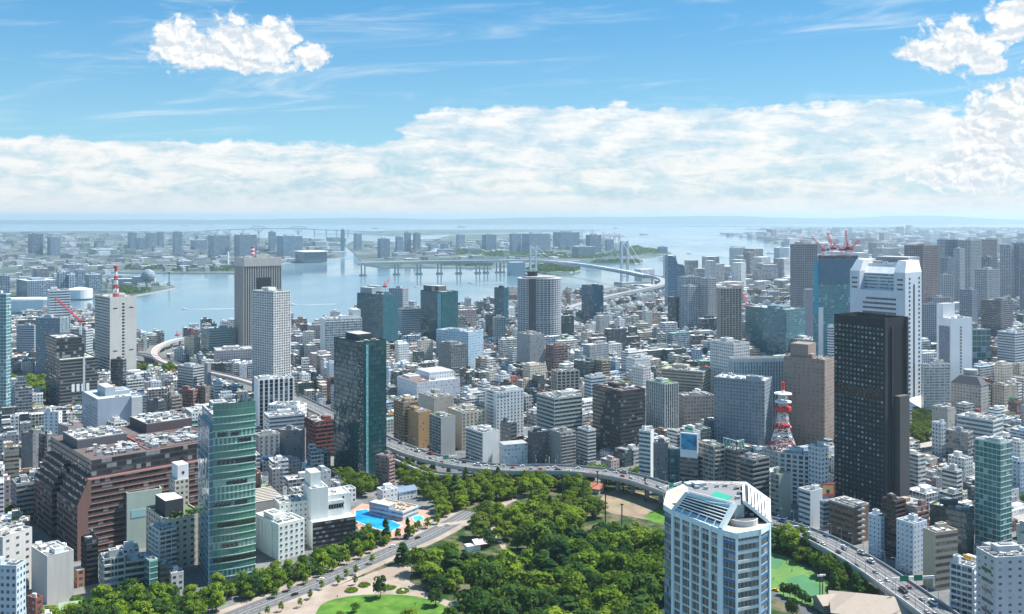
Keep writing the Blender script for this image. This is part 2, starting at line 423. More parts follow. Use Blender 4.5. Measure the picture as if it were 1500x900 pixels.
SPIT = [(x, y) for x, y in [GP(900,331.6),GP(1000,331.9),GP(1160,333.5),GP(1500,336),GP(1500,333.5),GP(1160,331.9),GP(1000,331)]]
sheet('island_ground', SPIT, 0.0, M['island'], 4.0)
# the hills across the bay
mbh = MB(); rng = random.Random(5)
Y0 = 31000.0; xs = [(-28000+i*600) for i in range(0, 126)]
prof = []
for i, x in enumerate(xs):
    px = pxof(x, Y0); h = 155+26*sin(i*.21)+18*sin(i*.53+1)
    h += 110*math.exp(-((px-1040)/130)**2)+75*math.exp(-((px-850)/160)**2)+95*math.exp(-((px-1390)/110)**2)
    prof.append(max(60, h+rng.uniform(-12, 12)))
for i in range(len(xs)-1):
    a, b = (xs[i], Y0), (xs[i+1], Y0)
    for k, (t0, t1) in enumerate(((0,.5),(.5,.85),(.85,1))):
        y0, y1 = Y0+t0*3000, Y0+t1*3000
        mbh.face([(xs[i],y0,prof[i]*t0-3),(xs[i+1],y0,prof[i+1]*t0-3),(xs[i+1],y1,prof[i+1]*t1-3),(xs[i],y1,prof[i]*t1-3)])
    mbh.face([(xs[i],Y0+3000,prof[i]-3),(xs[i+1],Y0+3000,prof[i+1]-3),(xs[i+1],Y0+9000,-3),(xs[i],Y0+9000,-3)])
tag(mbh.build('hills', [plain('far_hills', (.05,.085,.05), .95, .3, .0006)]), kind='structure')
# ------------------------------------------------------------------ plan occupancy (2 m cells) and sight lines that must stay open
CELL = 2.0; OX, OY, NX, NY = -1800.0, 400.0, 2100, 1700
occ = np.zeros((NX, NY), dtype=bool)
def _cells(poly):
    x0, x1 = min(p[0] for p in poly), max(p[0] for p in poly); y0, y1 = min(p[1] for p in poly), max(p[1] for p in poly)
    i0, i1 = max(0, int((x0-OX)/CELL)), min(NX-1, int((x1-OX)/CELL)+1); j0, j1 = max(0, int((y0-OY)/CELL)), min(NY-1, int((y1-OY)/CELL)+1)
    if i1 <= i0 or j1 <= j0: return None
    X = OX+(np.arange(i0, i1)+.5)*CELL; Y = OY+(np.arange(j0, j1)+.5)*CELL
    XX, YY = np.meshgrid(X, Y, indexing='ij'); r = np.zeros(XX.shape, dtype=bool)
    for k in range(len(poly)):
        a, b = poly[k-1], poly[k]
        if a[1] == b[1]: continue
        t = (a[1] > YY) != (b[1] > YY)
        r ^= t & (XX < (b[0]-a[0])*(YY-a[1])/(b[1]-a[1])+a[0])
    return i0, i1, j0, j1, r
def occupy(poly):
    c = _cells(poly)
    if c: occ[c[0]:c[1], c[2]:c[3]] |= c[4]
def free(poly):
    c = _cells(poly)
    return c is not None and c[4].any() and not (occ[c[0]:c[1], c[2]:c[3]] & c[4]).any()
VIEW = []                                     # (x0, x1, depth, lowest photo row that must stay visible)
def keep(x0, x1, Y, yv): VIEW.append((x0, x1, Y, yv))
MARKS = []                                    # (photo x, photo y of the body, depth, phrase) used to say where the ordinary buildings stand
def mark(px, py, Y, phrase): MARKS.append((px, py, Y, phrase))

# ------------------------------------------------------------------ buildings
def cbox(xl, xc, xr, yb, th=None, th0=32.0):
    """footprint of a two-faced building from the photo columns of its outer edges and near corner; th = bearing of its right-hand face"""
    Cx, Cy = GP(xc, yb); kl, kr = (xl-750)/FPX, (xr-750)/FPX
    def solve(t):
        d1, d2 = (cos(t), sin(t)), (-sin(t), cos(t))
        a, b = d1[0]-kr*d1[1], d2[0]-kl*d2[1]
        if abs(a) < 1e-6 or abs(b) < 1e-6: return None
        tr, tl = (kr*Cy-Cx)/a, (kl*Cy-Cx)/b
        return (tr, tl) if tr > 0 and tl > 0 else None
    best = None
    for deg in ([th] if th is not None else np.arange(5, 86, 1.0)):
        s = solve(radians(deg))
        if s is None: continue
        r = abs(math.log(s[0]/s[1])); big_ = max(s)/ (Cy*.06)
        c = (deg-th0)**2*.0006+max(0, r-.45)**2*3+max(0, big_-1)**2
        if best is None or c < best[0]: best = (c, radians(deg), s)
    _, t, (tr, tl) = best
    R = (Cx+tr*cos(t), Cy+tr*sin(t)); L = (Cx-tl*sin(t), Cy+tl*cos(t)); F = (R[0]+L[0]-Cx, R[1]+L[1]-Cy)
    return [(Cx, Cy), R, F, L]
def centre(poly): return (sum(p[0] for p in poly)/len(poly), sum(p[1] for p in poly)/len(poly))
def edge_box(mb, a, b, z0, h, d0, d1, m=0, t0=0.0, t1=1.0):
    """box standing on the outside of wall a-b between distances d0 and d1 from it"""
    L = hypot(b[0]-a[0], b[1]-a[1]); ux, uy = (b[0]-a[0])/L, (b[1]-a[1])/L; nx, ny = uy, -ux
    p = lambda t, d: (a[0]+ux*L*t+nx*d, a[1]+uy*L*t+ny*d)
    mb.prism([p(t0, d1), p(t1, d1), p(t1, d0), p(t0, d0)], z0, z0+h, m, bottom=True)
unit = {}
def unit_mesh(kind):
    """shared roof machinery, unit sized, standing on its origin"""
    if kind in unit: return unit[kind]
    mb = MB()
    if kind == 'air_conditioner':
        mb.col = (.55,.56,.56); mb.box(0, 0, 0, 1, 1, .82); mb.col = (.10,.10,.11); mb.cyl(-.22, 0, .82, .2, .06, 8); mb.cyl(.24, 0, .82, .2, .06, 8)
        for k in range(5): mb.box(0, -.505, .1+k*.14, .9, .02, .05)
    elif kind == 'cooling_tower':
        mb.col = (.48,.49,.48); mb.box(0, 0, .12, 1, 1, .7); mb.col = (.2,.2,.2); mb.cyl(0, 0, .82, .36, .16, 12); mb.col = (.08,.08,.08); mb.box(0, 0, 0, .9, .9, .12); mb.box(0, -.5, .25, .9, .03, .4)
    elif kind == 'water_tank':
        mb.col = (.55,.54,.50); mb.cyl(0, 0, .2, .5, .7, 12, r2=.48); mb.cyl(0, 0, .9, .48, .1, 12, r2=.15); mb.col = (.2,.2,.2)
        for a in range(4): mb.box(.36*cos(a*pi/2+.78), .36*sin(a*pi/2+.78), 0, .1, .1, .25)
    elif kind == 'pipe_rack':
        mb.col = (.33,.33,.32)
        for k in (-.4, -.15, .1, .35): mb.box(0, k, .55, 1, .09, .09)
        for k in (-.45, 0, .45): mb.box(k, 0, 0, .05, .9, .55)
    elif kind == 'hatch':
        mb.col = (.40,.40,.38); mb.box(0, 0, 0, 1, 1, .85); mb.col = (.5,.5,.48); mb.box(0, 0, .85, 1.1, 1.1, .12); mb.col = (.07,.07,.08); mb.box(.1, -.505, .05, .3, .02, .6)
    o = mb.build(kind, [M['paint']]); me = o.data; bpy.data.objects.remove(o); unit[kind] = me
    return me
def machine(kind, root, x, y, z, sx, sy, sz, rz):
    o = link(kind, unit_mesh(kind), root, (x-root.location[0], y-root.location[1], z-root.location[2])); o.scale = (sx, sy, sz); o.rotation_euler = (0, 0, rz); return o
def rooftop(root, poly, z, rng, n=6, hut=True, par=1.1, parcol=(.5,.5,.49), hutcol=None, scale=1.0):
    if par:
        mb = MB(); mb.col = parcol; inn = offset(poly, -.45)
        if abs(area(inn)) > 4:
            for i in range(len(poly)):
                a, b, c_, d = poly[i-1], poly[i], inn[i], inn[i-1]
                mb.wall(a, b, z, z+par); mb.wall(c_, d, z, z+par); mb.face([(a[0],a[1],z+par),(b[0],b[1],z+par),(c_[0],c_[1],z+par),(d[0],d[1],z+par)])
            mb.build('parapet', [M['roof']], root)
    C, R, F, L = poly[0], poly[1], poly[2], poly[-1]
    e1 = (R[0]-C[0], R[1]-C[1]); e2 = (L[0]-C[0], L[1]-C[1]); w1, w2 = hypot(*e1), hypot(*e2); ang = atan2(e1[1], e1[0])
    at = lambda a, b: (C[0]+e1[0]*a+e2[0]*b, C[1]+e1[1]*a+e2[1]*b)
    taken = []
    def put(sa, sb, tries=14):
        for _ in range(tries):
            if 1.0-sa-.12 <= 0 or 1-sb-.12 <= 0: return None
            a, b = .06+sa/2+rng.random()*(1-sa-.12), .06+sb/2+rng.random()*(1-sb-.12)
            if all(abs(a-q[0]) > (sa+q[2])/2+.01 or abs(b-q[1]) > (sb+q[3])/2+.01 for q in taken):
                taken.append((a, b, sa, sb)); return at(a, b)
    if hut and w1 > 6 and w2 > 6:
        sa, sb = rng.uniform(.25, .48), rng.uniform(.25, .45)
        p = put(sa, sb)
        if p:
            h = rng.uniform(2.8, 4.2)*scale; mb = MB(); mb.col = hutcol or parcol; mb.box(p[0], p[1], z, w1*sa, w2*sb, h, ang)
            mb.col = (.25,.25,.25); mb.box(p[0], p[1], z+h, w1*sa*.55, w2*sb*.5, .6, ang)
            mb.build('plant_room', [M['roof']], root)
    for k in range(n):
        kind = rng.choice(['air_conditioner']*4+['cooling_tower']*2+['pipe_rack']*2+['hatch','water_tank'])
        s = rng.uniform(1.8, 3.6)*scale; s2 = s*rng.uniform(.7, 1.3)
        p = put(min(.5, s/w1), min(.5, s2/w2))
        if p: machine(kind, root, p[0], p[1], z, min(s, w1*.45), min(s2, w2*.45), rng.uniform(1.3, 2.4)*scale, ang)
def tower(name, label, cat, poly, z1, style='punched', wall=(.5,.5,.5), glass=(.03,.05,.06), fl=3.7, bay=3.4, z0=0.0, group=None, parts=True, roofn=8, hut=True,
          edges=(0, 3), parcol=None, roofcol=(.34,.34,.33), hutcol=None, proud=1.0, lit=.22, seed=None, par=1.2, base=None, win_max=100, scale=1.2, blank=()):
    """a building: body, storey by storey bands, bays, roof edge and roof machinery"""
    if area(poly) < 0: poly = poly[::-1]
    rng = random.Random(seed if seed is not None else int(poly[0][0]*7+poly[0][1]*13))
    c0 = centre(poly); root = thing(name, label, cat, (c0[0], c0[1], z0), group)
    nf = max(2, int(round((z1-z0)/fl))); fh = (z1-z0)/nf
    wm = facade('plain', wall); st = {'curtain':'curtain', 'ribbon':'plain', 'balcony':'balcony', 'grid':'curtain', 'fins':'curtain', 'bands':'curtain', 'windows':'plain'}.get(style, style)
    if not parts: st = {'ribbon':'ribbon','grid':'grid','bands':'bands','fins':'fins','windows':'punched'}.get(style, st)
    body = MB(); n = len(poly)
    for i in range(n):
        a, b = poly[i], poly[(i+1) % n]; L = hypot(b[0]-a[0], b[1]-a[1])
        body.wall(a, b, z0-.5, z1, 2 if i in blank else 0, max(1, round(L/bay)), nf)
    body.col = roofcol; body.face([(p[0], p[1], z1) for p in poly], 1)
    body.build('wall', [facade(st, tuple(c*.35 for c in wall) if style == 'bands' and parts else wall, glass, lit), M['roof'], wm], root)
    gm = facade('curtain', tuple(x*.8 for x in wall), glass, lit)
    o = root.location
    E = [(i, poly[i], poly[(i+1) % n], hypot(poly[(i+1) % n][0]-poly[i][0], poly[(i+1) % n][1]-poly[i][1])) for i in edges]
    def storeys(nm, mb_fn, mats, k0=0, k1=None):
        mb = MB(); mb.col = wall; mb_fn(mb)
        b = mb.build(nm, mats, root); k1 = nf if k1 is None else k1
        b.location = (0, 0, k0*fh)
        for k in range(k0+1, k1): copy_to(b, root, (0, 0, k*fh))
    def piers(nm, wdt, dpt, step, m):
        for i, a, b, L in E:
            if i in blank: continue
            k = max(1, min(34, int(round(L/step)))); ux, uy = (b[0]-a[0])/L, (b[1]-a[1])/L
            ang = atan2(uy, ux); mb = MB(); mb.col = wall
            bx = MB(); bx.col = wall; bx.box(0, -dpt/2+.02, 0, wdt, dpt, z1-z0+.4, 0, bottom=True)
            po = None
            for j in range(k+1):
                x, y = a[0]+ux*L*j/k, a[1]+uy*L*j/k
                if po is None: po = bx.build(nm, [m], root, None); po.data.transform(__import__('mathutils').Matrix.Translation(tuple(o))); q = po
                else: q = copy_to(po, root)
                q.location = (x-o[0], y-o[1], 0); q.rotation_euler = (0, 0, ang)
    if parts and style == 'curtain':
        storeys('floor_band', lambda mb: mb.prism(offset(poly, .14*proud), z0-.25, z0+.30, 0, bottom=True), [wm], 1)
    elif parts and style == 'ribbon':
        def fn(mb):
            for i, a, b, L in E:
                if i not in blank:
                    edge_box(mb, a, b, z0+fh*.34, fh*.46, -.05, .10, 0, .015, .985)
        storeys('window_band', fn, [facade('ribbonglass_cells', None) if False else M_glassband(glass)])
    elif parts and style == 'bands':
        storeys('floor_band', lambda mb: mb.prism(offset(poly, .35*proud), z0+fh*.02, z0+fh*.40, 0, bottom=True), [wm]);
    elif parts and style == 'balcony':
        def fn(mb):
            for i, a, b, L in E:
                if i not in blank: edge_box(mb, a, b, z0+fh*.02, fh*.34, -.05, 1.15*proud, 0, .02, .98)
        storeys('balcony', fn, [wm], 1)
        piers('pier', .45, .9, 6.4, wm)
    elif parts and style == 'grid':
        storeys('spandrel', lambda mb: mb.prism(offset(poly, .22*proud), z0-fh*.16, z0+fh*.20, 0, bottom=True), [wm], 1)
        piers('pier', bay*.30, .5*proud, bay, wm)
    elif parts and style == 'fins':
        piers('fin', bay*.34, .55*proud, bay, wm)
    elif parts and style == 'windows':
        cand = []
        for i, a, b, L in E:
            if i in blank: continue
            k = max(1, int(L/bay)); ux, uy = (b[0]-a[0])/L, (b[1]-a[1])/L
            cand += [(a[0]+ux*L*(j+.5)/k, a[1]+uy*L*(j+.5)/k, q, atan2(uy, ux)) for q in range(nf) for j in range(k)]
        cand.sort(key=lambda c: -c[2]); wb = None; rest = MB()
        for idx, (x, y, q, ang) in enumerate(cand):
            if idx < win_max:
                if wb is None:
                    mb = MB(); mb.box(0, 0, fh*.34, bay*.46, .16, fh*.40, 0, 0, bottom=True); mb.box(0, -.03, fh*.31, bay*.54, .3, fh*.04, 0, 1, bottom=True)
                    wb = mb.build('window', [M_glassband(glass), wm], root); wb.data.transform(__import__('mathutils').Matrix.Translation(tuple(o))); c = wb
                else: c = copy_to(wb, root)
                c.location = (x-o[0], y-o[1], q*fh); c.rotation_euler = (0, 0, ang)
            else: rest.box(x, y, z0+q*fh+fh*.34, bay*.46, .16, fh*.40, ang, 0, bottom=True)
        if rest.f: tag(rest.build('window_rest', [M_glassband(glass)], root), kind='stuff')
    if parts: rooftop(root, poly, z1, rng, roofn, hut, par, parcol or tuple(x*.95 for x in wall), hutcol, scale)
    occupy(offset(poly, 2.0)); return root
def M_glassband(glass):
    return facade('curtain', (.10,.105,.11), glass, .3, 'window_glass_%s' % (glass,))
def photo_tower(name, label, cat, xl, xc, xr, yt, yb, yv, phrase=None, th=None, **kw):
    poly = cbox(xl, xc, xr, yb, th); Y = poly[0][1]; z1 = zat(yt, Y)
    keep(xl, xr, Y, yv)
    if phrase: mark((xl+xr)/2, (yt+yv)/2, Y, phrase)
    return tower(name, label, cat, poly, z1, **kw), poly, z1
def add_block(root, poly, z0, z1, name, wall, style='plain', glass=(.03,.05,.06), bay=3.4, fl=3.7, roofcol=(.4,.4,.38)):
    """another volume of the same building"""
    if area(poly) < 0: poly = poly[::-1]
    mb = MB(); n = len(poly)
    for i in range(n):
        a, b = poly[i], poly[(i+1) % n]; L = hypot(b[0]-a[0], b[1]-a[1]); mb.wall(a, b, z0, z1, 0, max(1, round(L/bay)), max(1, round((z1-z0)/fl)))
    mb.col = roofcol; mb.face([(p[0], p[1], z1) for p in poly], 1)
    occupy(poly)
    return mb.build(name, [facade(style, wall, glass), M['roof']], root)
def sub(poly, a0, a1, b0, b1):
    """part of a four-sided footprint: a along the right-hand face from the near corner, b along the left-hand one"""
    C, R, F, L = poly; at = lambda a, b: (C[0]+(R[0]-C[0])*a+(L[0]-C[0])*b, C[1]+(R[1]-C[1])*a+(L[1]-C[1])*b)
    return [at(a0, b0), at(a1, b0), at(a1, b1), at(a0, b1)]
# ------------------------------------------------------------------ colours
W_, PW, LG, MG, DG = (.74,.75,.74), (.64,.64,.61), (.46,.47,.47), (.30,.31,.32), (.14,.145,.155)
BE, TAN, BRN, BRK, BLK = (.56,.50,.40), (.46,.36,.25), (.20,.145,.115), (.24,.085,.07), (.035,.038,.045)
BG = (.36,.42,.47)                                     # blue grey
TE, BLG, DKG, GRG = (.016,.075,.085), (.03,.085,.12), (.02,.03,.035), (.05,.20,.15)
T = photo_tower
# ---------------------------------------------------------------- left side, far to near
T('glass_tower', 'pale glass curtain tower cut off by the picture edge above the dome roofed hall', 'tower', -44,9,16,432,612,606, 'the pale glass tower at the picture edge', style='curtain', wall=(.55,.6,.62), glass=(.05,.15,.17), fl=4)
r, p, z = T('office_tower', 'beige office tower with dark banded side and red white mast on its roof', 'tower', 139,161,200,437,556,545, 'the banded beige tower with the mast', style='ribbon', edges=(3,), wall=(.56,.54,.50), glass=DKG, fl=4.4)
C, R = p[0], p[1]; fl_ = (z-12)/23
wb = None
for k in range(23):
    if wb is None:
        mb = MB(); edge_box(mb, C, R, 6, fl_*.5, -.05, .12, 0, .455, .545); wb = mb.build('window', [M['glass_dark']], r)
    else: copy_to(wb, r, (0,0,k*fl_))
for k in range(2):
    for t in (.12, .72):
        mb = MB(); edge_box(mb, C, R, z-16-k*62, 1.5, -.05, .12, 0, t, t+.16); mb.build('louvre', [M['glass_dark']], r)
mast = thing('radio_mast', 'red and white banded lattice mast on the roof of the banded beige tower', 'antenna', (C[0]+2, C[1]+16, z))
mx_, my_ = C[0]+2, C[1]+16
for k in range(7):
    mb = MB(); s0, s1 = 3.0*(1-k/9), 3.0*(1-(k+1)/9); h0, h1 = z+k*6.2, z+(k+1)*6.2
    for a, b in ((-1,-1),(1,-1),(1,1),(-1,1)): mb.bar((mx_+a*s0, my_+b*s0, h0), (mx_+a*s1, my_+b*s1, h1), .9)
    for q in range(4):
        c_ = ((-1,-1),(1,-1),(1,1),(-1,1)); a, b = c_[q], c_[(q+1)%4]; mb.bar((mx_+a[0]*s0, my_+a[1]*s0, h0), (mx_+b[0]*s1, my_+b[1]*s1, h1), .6)
    mb.build('lattice_section', [M['red'] if k % 2 == 0 else M['white']], mast)
mb = MB(); mb.cyl(mx_, my_, z+43, 3.4, 3, 10); mb.build('antenna_drum', [M['red']], mast)
r, p, z = T('office_tower', 'dark tower under construction with stepped top and planted scaffolding', 'tower', 67,88,143,529,603,596, 'the dark tower under construction', style='bands', wall=(.15,.155,.16), glass=(.02,.025,.03), fl=4.0, hut=False, roofn=16, proud=.6, roofcol=(.4,.42,.36))
add_block(r, sub(p, 0, .75, .25, 1), z, z+24, 'upper_storeys', (.06,.062,.07), 'bands', DKG, fl=4)
rooftop(r, sub(p, 0, .75, .25, 1), z+24, random.Random(3), 14, False, 2, (.1,.1,.1))
mb = MB(); edge_box(mb, p[0], p[1], z-38, 40, 0, .6, 0, .60, .66); mb.build('hoist', [M['pale_concrete']], r)
for k in range(4):
    mb = MB(); edge_box(mb, p[0], p[1], 22, 9, 0, .5, 0, .3+k*.13, .38+k*.13); mb.build('white_panel', [M['white']], r)
T('office_tower', 'white slab tower with thin window stripes behind the red crane', 'tower', 69,72,103,427,545,466, style='ribbon', wall=W_, glass=BLG, fl=4)
T('office_tower', 'blue grey ribbed tower beside the planted construction tower', 'tower', 53,88,100,467,548,516, style='fins', wall=BG, glass=BLG, fl=4)
T('office_block', 'low glass block by the canal in front of the white warehouse', 'office block', 24,50,55,478,532,506, style='ribbon', wall=BG, glass=BLG)
T('office_tower', 'small grey tower behind the planted construction tower', 'tower', 103,126,136,484,560,498, style='ribbon', wall=LG, glass=BLG)
r, p, z = T('office_tower', 'tallest grey brown waterfront tower with dark louvred recess near its top', 'tower', 344,357,412,379,530,505, 'the tall grey waterfront tower', style='fins', wall=(.50,.475,.44), glass=(.07,.075,.08), bay=4, fl=4.2, lit=.1)
mb = MB(); edge_box(mb, p[0], p[1], z-58, 26, -.1, .9, 0, .34, .70); rr = mb.build('louvred_recess', [M['dark_metal']], r)
for k in range(4):
    mb = MB(); edge_box(mb, p[0], p[1], z-56+k*6.2, 2.2, .9, 1.3, 0, .36, .68); mb.build('louvre', [M['grey_metal']], rr)
mb = MB(); edge_box(mb, p[0], p[1], z-13, 13.2, 0, 1.1); edge_box(mb, p[3], p[0], z-13, 13.2, 0, 1.1); mb.build('cornice', [facade('plain', (.52,.495,.46))], r)
c_ = centre(p)
for k in range(5):
    mb = MB(); mb.cyl(c_[0]-9, c_[1], z+3+k*3, 3, 3.0, 10); mb.build('antenna_drum', [M['red'] if k % 2 == 0 else M['white']], r)
T('apartment_tower', 'white gridded apartment tower in front of the tall grey waterfront tower', 'tower', 370,401,425,429,592,556, 'the white gridded tower', style='grid', wall=(.66,.66,.64), glass=(.05,.06,.065), bay=3.6, fl=3.2, lit=.35)
T('office_block', 'white building with wavy dark vertical window slots', 'office block', 372,379,430,558,643,606, 'the white building with wavy slots', style='fins', edges=(0,), blank=(3,), wall=W_, glass=(.015,.02,.022), bay=5.5, fl=4)
r, p, z = T('glass_tower', 'dark teal glass tower standing alone in the middle of the low blocks', 'tower', 489,524,566,503,702,694, 'the dark teal glass tower', style='curtain', wall=(.02,.058,.064), glass=(.010,.062,.072), fl=4.2, bay=2.6, proud=.8, roofcol=(.2,.22,.2), lit=.05)
mb = MB(); edge_box(mb, p[0], p[1], 0, z-2, -.1, .5, 0, .28, .36); mb.build('glazed_slot', [facade('curtain', (.3,.45,.47), (.10,.30,.33), .5)], r)
mb = MB(); edge_box(mb, p[0], p[1], 0, z+1, 0, .9, 0, 0, .16); mb.build('corner_shaft', [facade('bands', (.02,.05,.055), (.008,.03,.035))], r)
add_block(r, sub(p, .25, .75, .3, .8), z, z+6, 'plant_room', (.04,.06,.065))
T('office_block', 'green glass office beside the curved ramp by the water', 'office block', 294,306,346,485,530,518, style='ribbon', wall=(.25,.33,.34), glass=(.03,.10,.10))
T('office_block', 'dark red brown building topped with a box by the water ramp', 'office block', 273,280,290,485,517,497, style='punched', wall=(.16,.08,.08))
T('office_block', 'small beige building inside the curved water ramp', 'office block', 270,284,293,496,529,518, style='punched', wall=BE)
T('office_block', 'long pale pink building with rows of small square windows below the tall grey tower', 'office block', 313,317,373,515,544,530, style='windows', wall=(.55,.50,.50), fl=3.6, win_max=60)
T('office_block', 'dark and white banded office with stair shaft by the left expressway', 'office block', 260,283,300,539,588,570, 'the dark and white banded office', style='ribbon', wall=(.46,.48,.49), glass=DKG)
T('office_block', 'grey stair shaft building beside the dark and white banded office', 'office block', 299,304,309,532,588,562, style='plain', wall=MG, parts=False)
T('office_block', 'red brown block with a cream end wall near the banded office', 'office block', 262,283,290,573,606,596, style='ribbon', wall=(.24,.12,.10), glass=DKG)
T('office_block', 'dark brown cube behind the roof of the green glass tower', 'office block', 284,301,308,568,604,596, style='punched', wall=BRN)
T('office_block', 'thin dark tower at the foot of the banded beige tower', 'tower', 162,180,185,528,592,566, style='bands', wall=DG, glass=DKG)
T('apartment_block', 'white rounded apartment block below the thin dark tower', 'apartment block', 174,186,211,558,592,574, style='balcony', wall=(.6,.61,.6))
r, p, z = T('office_block', 'large plain blue grey office with white window wings', 'office block', 120,143,208,587,662,645, 'the plain blue grey office', style='punched', wall=(.34,.40,.46), glass=(.06,.08,.09), blank=(0,), roofcol=(.5,.5,.48))
add_block(r, sub(p, .28, .5, .3, .8), z, z+9, 'plant_room', (.33,.39,.45))
wm = None
mb = MB(); edge_box(mb, p[0], p[1], 2, z-2, 0, 4, 0, .74, .985); mb.build('window_wing', [facade('punched', (.55,.57,.58), (.1,.12,.13))], r)
T('apartment_block', 'white apartment tower with grid of square windows beside the plain blue grey office', 'apartment block', 64,86,91,605,668,646, 'the white square windowed block', style='windows', wall=W_, glass=(.10,.11,.12), bay=4, fl=3.4)
T('apartment_block', 'dark grey apartment block west of the brown stepped building', 'apartment block', 31,48,57,637,694,688, style='sparse', wall=(.15,.155,.165))
T('apartment_block', 'dark grey twin of two stacked blocks with white balconies between', 'apartment block', 57,70,83,640,690,676, style='balcony', edges=(3,), wall=(.17,.17,.18))
T('office_block', 'pinkish brown block in front of the white square windowed block', 'office block', 85,100,121,627,676,660, style='sparse', wall=(.34,.28,.27))
T('apartment_block', 'small white block with curved balconies behind the brown stepped building', 'apartment block', 156,168,186,622,664,638, style='balcony', wall=PW)
T('apartment_block', 'small beige block between two white ones behind the brown stepped roof', 'apartment block', 186,197,213,626,662,638, style='punched', wall=BE)
T('apartment_block', 'white ribbed cylinder fronted block behind the brown stepped building', 'apartment block', 213,224,235,614,660,632, style='fins', wall=W_, glass=LG)
T('office_block', 'black block behind the plain blue grey office wing', 'office block', 215,232,243,590,640,624, style='bands', wall=(.08,.085,.095))
T('apartment_block', 'brown striped apartment block beyond the brown stepped roof', 'apartment block', 238,251,266,582,632,614, style='balcony', wall=(.30,.25,.22))
T('office_block', 'white low building with dark windows left of the green glass tower roof', 'office block', 271,281,309,606,636,621, style='punched', wall=W_)
T('office_block', 'grey ribbon window block beside the brown stepped building', 'office block', 17,24,50,712,768,754, style='ribbon', wall=MG, glass=DKG, roofn=14)
T('office_block', 'off white corner building with porthole windows near the picture edge', 'office block', -60,4,47,790,880,866, 'the off white corner building', style='small', wall=(.50,.49,.46), bay=7, fl=5, roofn=14)
T('warehouse', 'pale grey panelled warehouse with white machinery on its roof', 'warehouse', 46,69,108,818,886,874, 'the pale panelled warehouse', style='plain', wall=(.48,.47,.44), roofcol=(.6,.6,.58), roofn=18, hutcol=W_)
T('office_block', 'white blue stepped building in the bottom corner', 'office block', -50,24,38,832,945,900, style='punched', wall=(.42,.50,.56), roofn=8)
T('small_office', 'dark red brick small building with red roof box beside the white blue stepped building', 'building', 39,52,63,880,925,905, style='punched', wall=BRK)
T('pencil_tower', 'narrow black tower with stair balconies next to the panelled warehouse', 'tower', 121,126,143,793,858,850, 'the narrow black tower', style='balcony', wall=(.04,.045,.05), glass=DKG, fl=3.2)
T('small_office', 'orange brown low building at the foot of the narrow black tower', 'building', 107,113,124,836,862,856, style='punched', wall=(.36,.19,.12), parts=False)
r, p, z = T('modern_office', 'grey concrete building with long slanted balconies and a roof garden', 'office block', 182,184,225,826,872,864, 'the slanted concrete building', style='bands', wall=(.36,.365,.36), glass=DKG, fl=4)
T('modern_office', 'grey apartment with stacked curved balconies beside the slanted concrete building', 'apartment block', 147,152,182,822,878,868, style='balcony', wall=(.42,.42,.41), glass=DKG)
T('small_office', 'narrow aqua framed building beside the slanted concrete building', 'building', 212,219,231,824,875,866, style='curtain', wall=(.35,.52,.48), glass=(.06,.16,.15))
T('small_office', 'narrow brown building between aqua frame and white apartment', 'building', 230,234,248,832,866,856, style='ribbon', wall=BRN)
T('small_office', 'small stepped white building in front of the white balcony apartment', 'building', 247,251,269,843,868,858, style='punched', wall=(.6,.58,.55))
T('apartment_block', 'white apartment block with recessed corner balconies in front of the beige windowed building', 'apartment block', 219,234,259,781,848,838, 'the white corner balcony apartment', style='balcony', edges=(3,), wall=(.66,.64,.60), glass=(.08,.08,.08), fl=3.1)
r, p, z = T('exhibition_hall', 'pale green blank panelled hall with round cornered slab walls', 'hall', 178,186,237,726,808,800, 'the pale green blank hall', style='plain', wall=(.53,.62,.53), roofn=0, hut=False, roofcol=(.64,.68,.63), par=1.6)
mb = MB(); edge_box(mb, p[0], p[1], z*.58, z*.14, -.02, .14, 0, .12, .54); mb.build('banner', [plain('pale_blue_panel', (.42,.66,.66))], r)
r, p, z = T('hotel_block', 'beige building with square brown windows and a planted roof terrace', 'office block', 214,243,298,765,838,826, 'the beige building with the roof garden', style='windows', wall=(.62,.56,.44), glass=(.10,.06,.04), bay=4.6, fl=4.2, roofn=3, hut=False, roofcol=(.12,.16,.08))
b_ = add_block(r, sub(p, .12, .6, .25, .75), z, z+11, 'penthouse', (.055,.06,.07), roofcol=(.5,.48,.45))
b_ = add_block(r, sub(p, .62, 1.0, .68, 1.0), z, z+19, 'lift_tower', (.50,.48,.43), 'punched', (.06,.04,.03))
q = sub(p, .70, 1.0, .7, 1.0); add_block(r, q, z+19.01, z+29, 'sign_box', (.74,.75,.76), roofcol=(.6,.6,.6))
mb = MB()
for a, b, c, d in ((.40,.52,.6,.5),(.48,.62,.45,.55),(.55,.60,.55,.38),(.46,.56,.36,.48)): edge_box(mb, q[0], q[1], z+21+c*4, 1.1, .02, .2, 0, a, b)
mb.build('sign_mark', [M['dark_metal']], r)
rg = random.Random(8)
for k in range(12):
    a, b = rg.uniform(.15, .95), rg.uniform(.02, .2); q = sub(p, a, a+.01, b, b+.01)[0]; mb = MB()
    for t in range(26):
        th_, ph = rg.uniform(0, 6.28), rg.uniform(-.4, 1.4); R_ = rg.uniform(1.0, 2.2); cx_, cy_, cz_ = q[0]+R_*cos(th_)*cos(ph), q[1]+R_*sin(th_)*cos(ph), z+1.6+R_*sin(ph)
        u_ = [rg.uniform(-.8,.8) for _ in range(6)]; mb.face([(cx_-u_[0],cy_-u_[1],cz_-u_[2]),(cx_+u_[3],cy_-u_[1],cz_+u_[4]),(cx_+u_[0],cy_+u_[1],cz_+u_[2]),(cx_-u_[3],cy_+u_[5],cz_+.4)])
    mb.build('roof_shrub', [plain('roof_shrub', (.05,.13,.02), .8, .4, .6)], r)
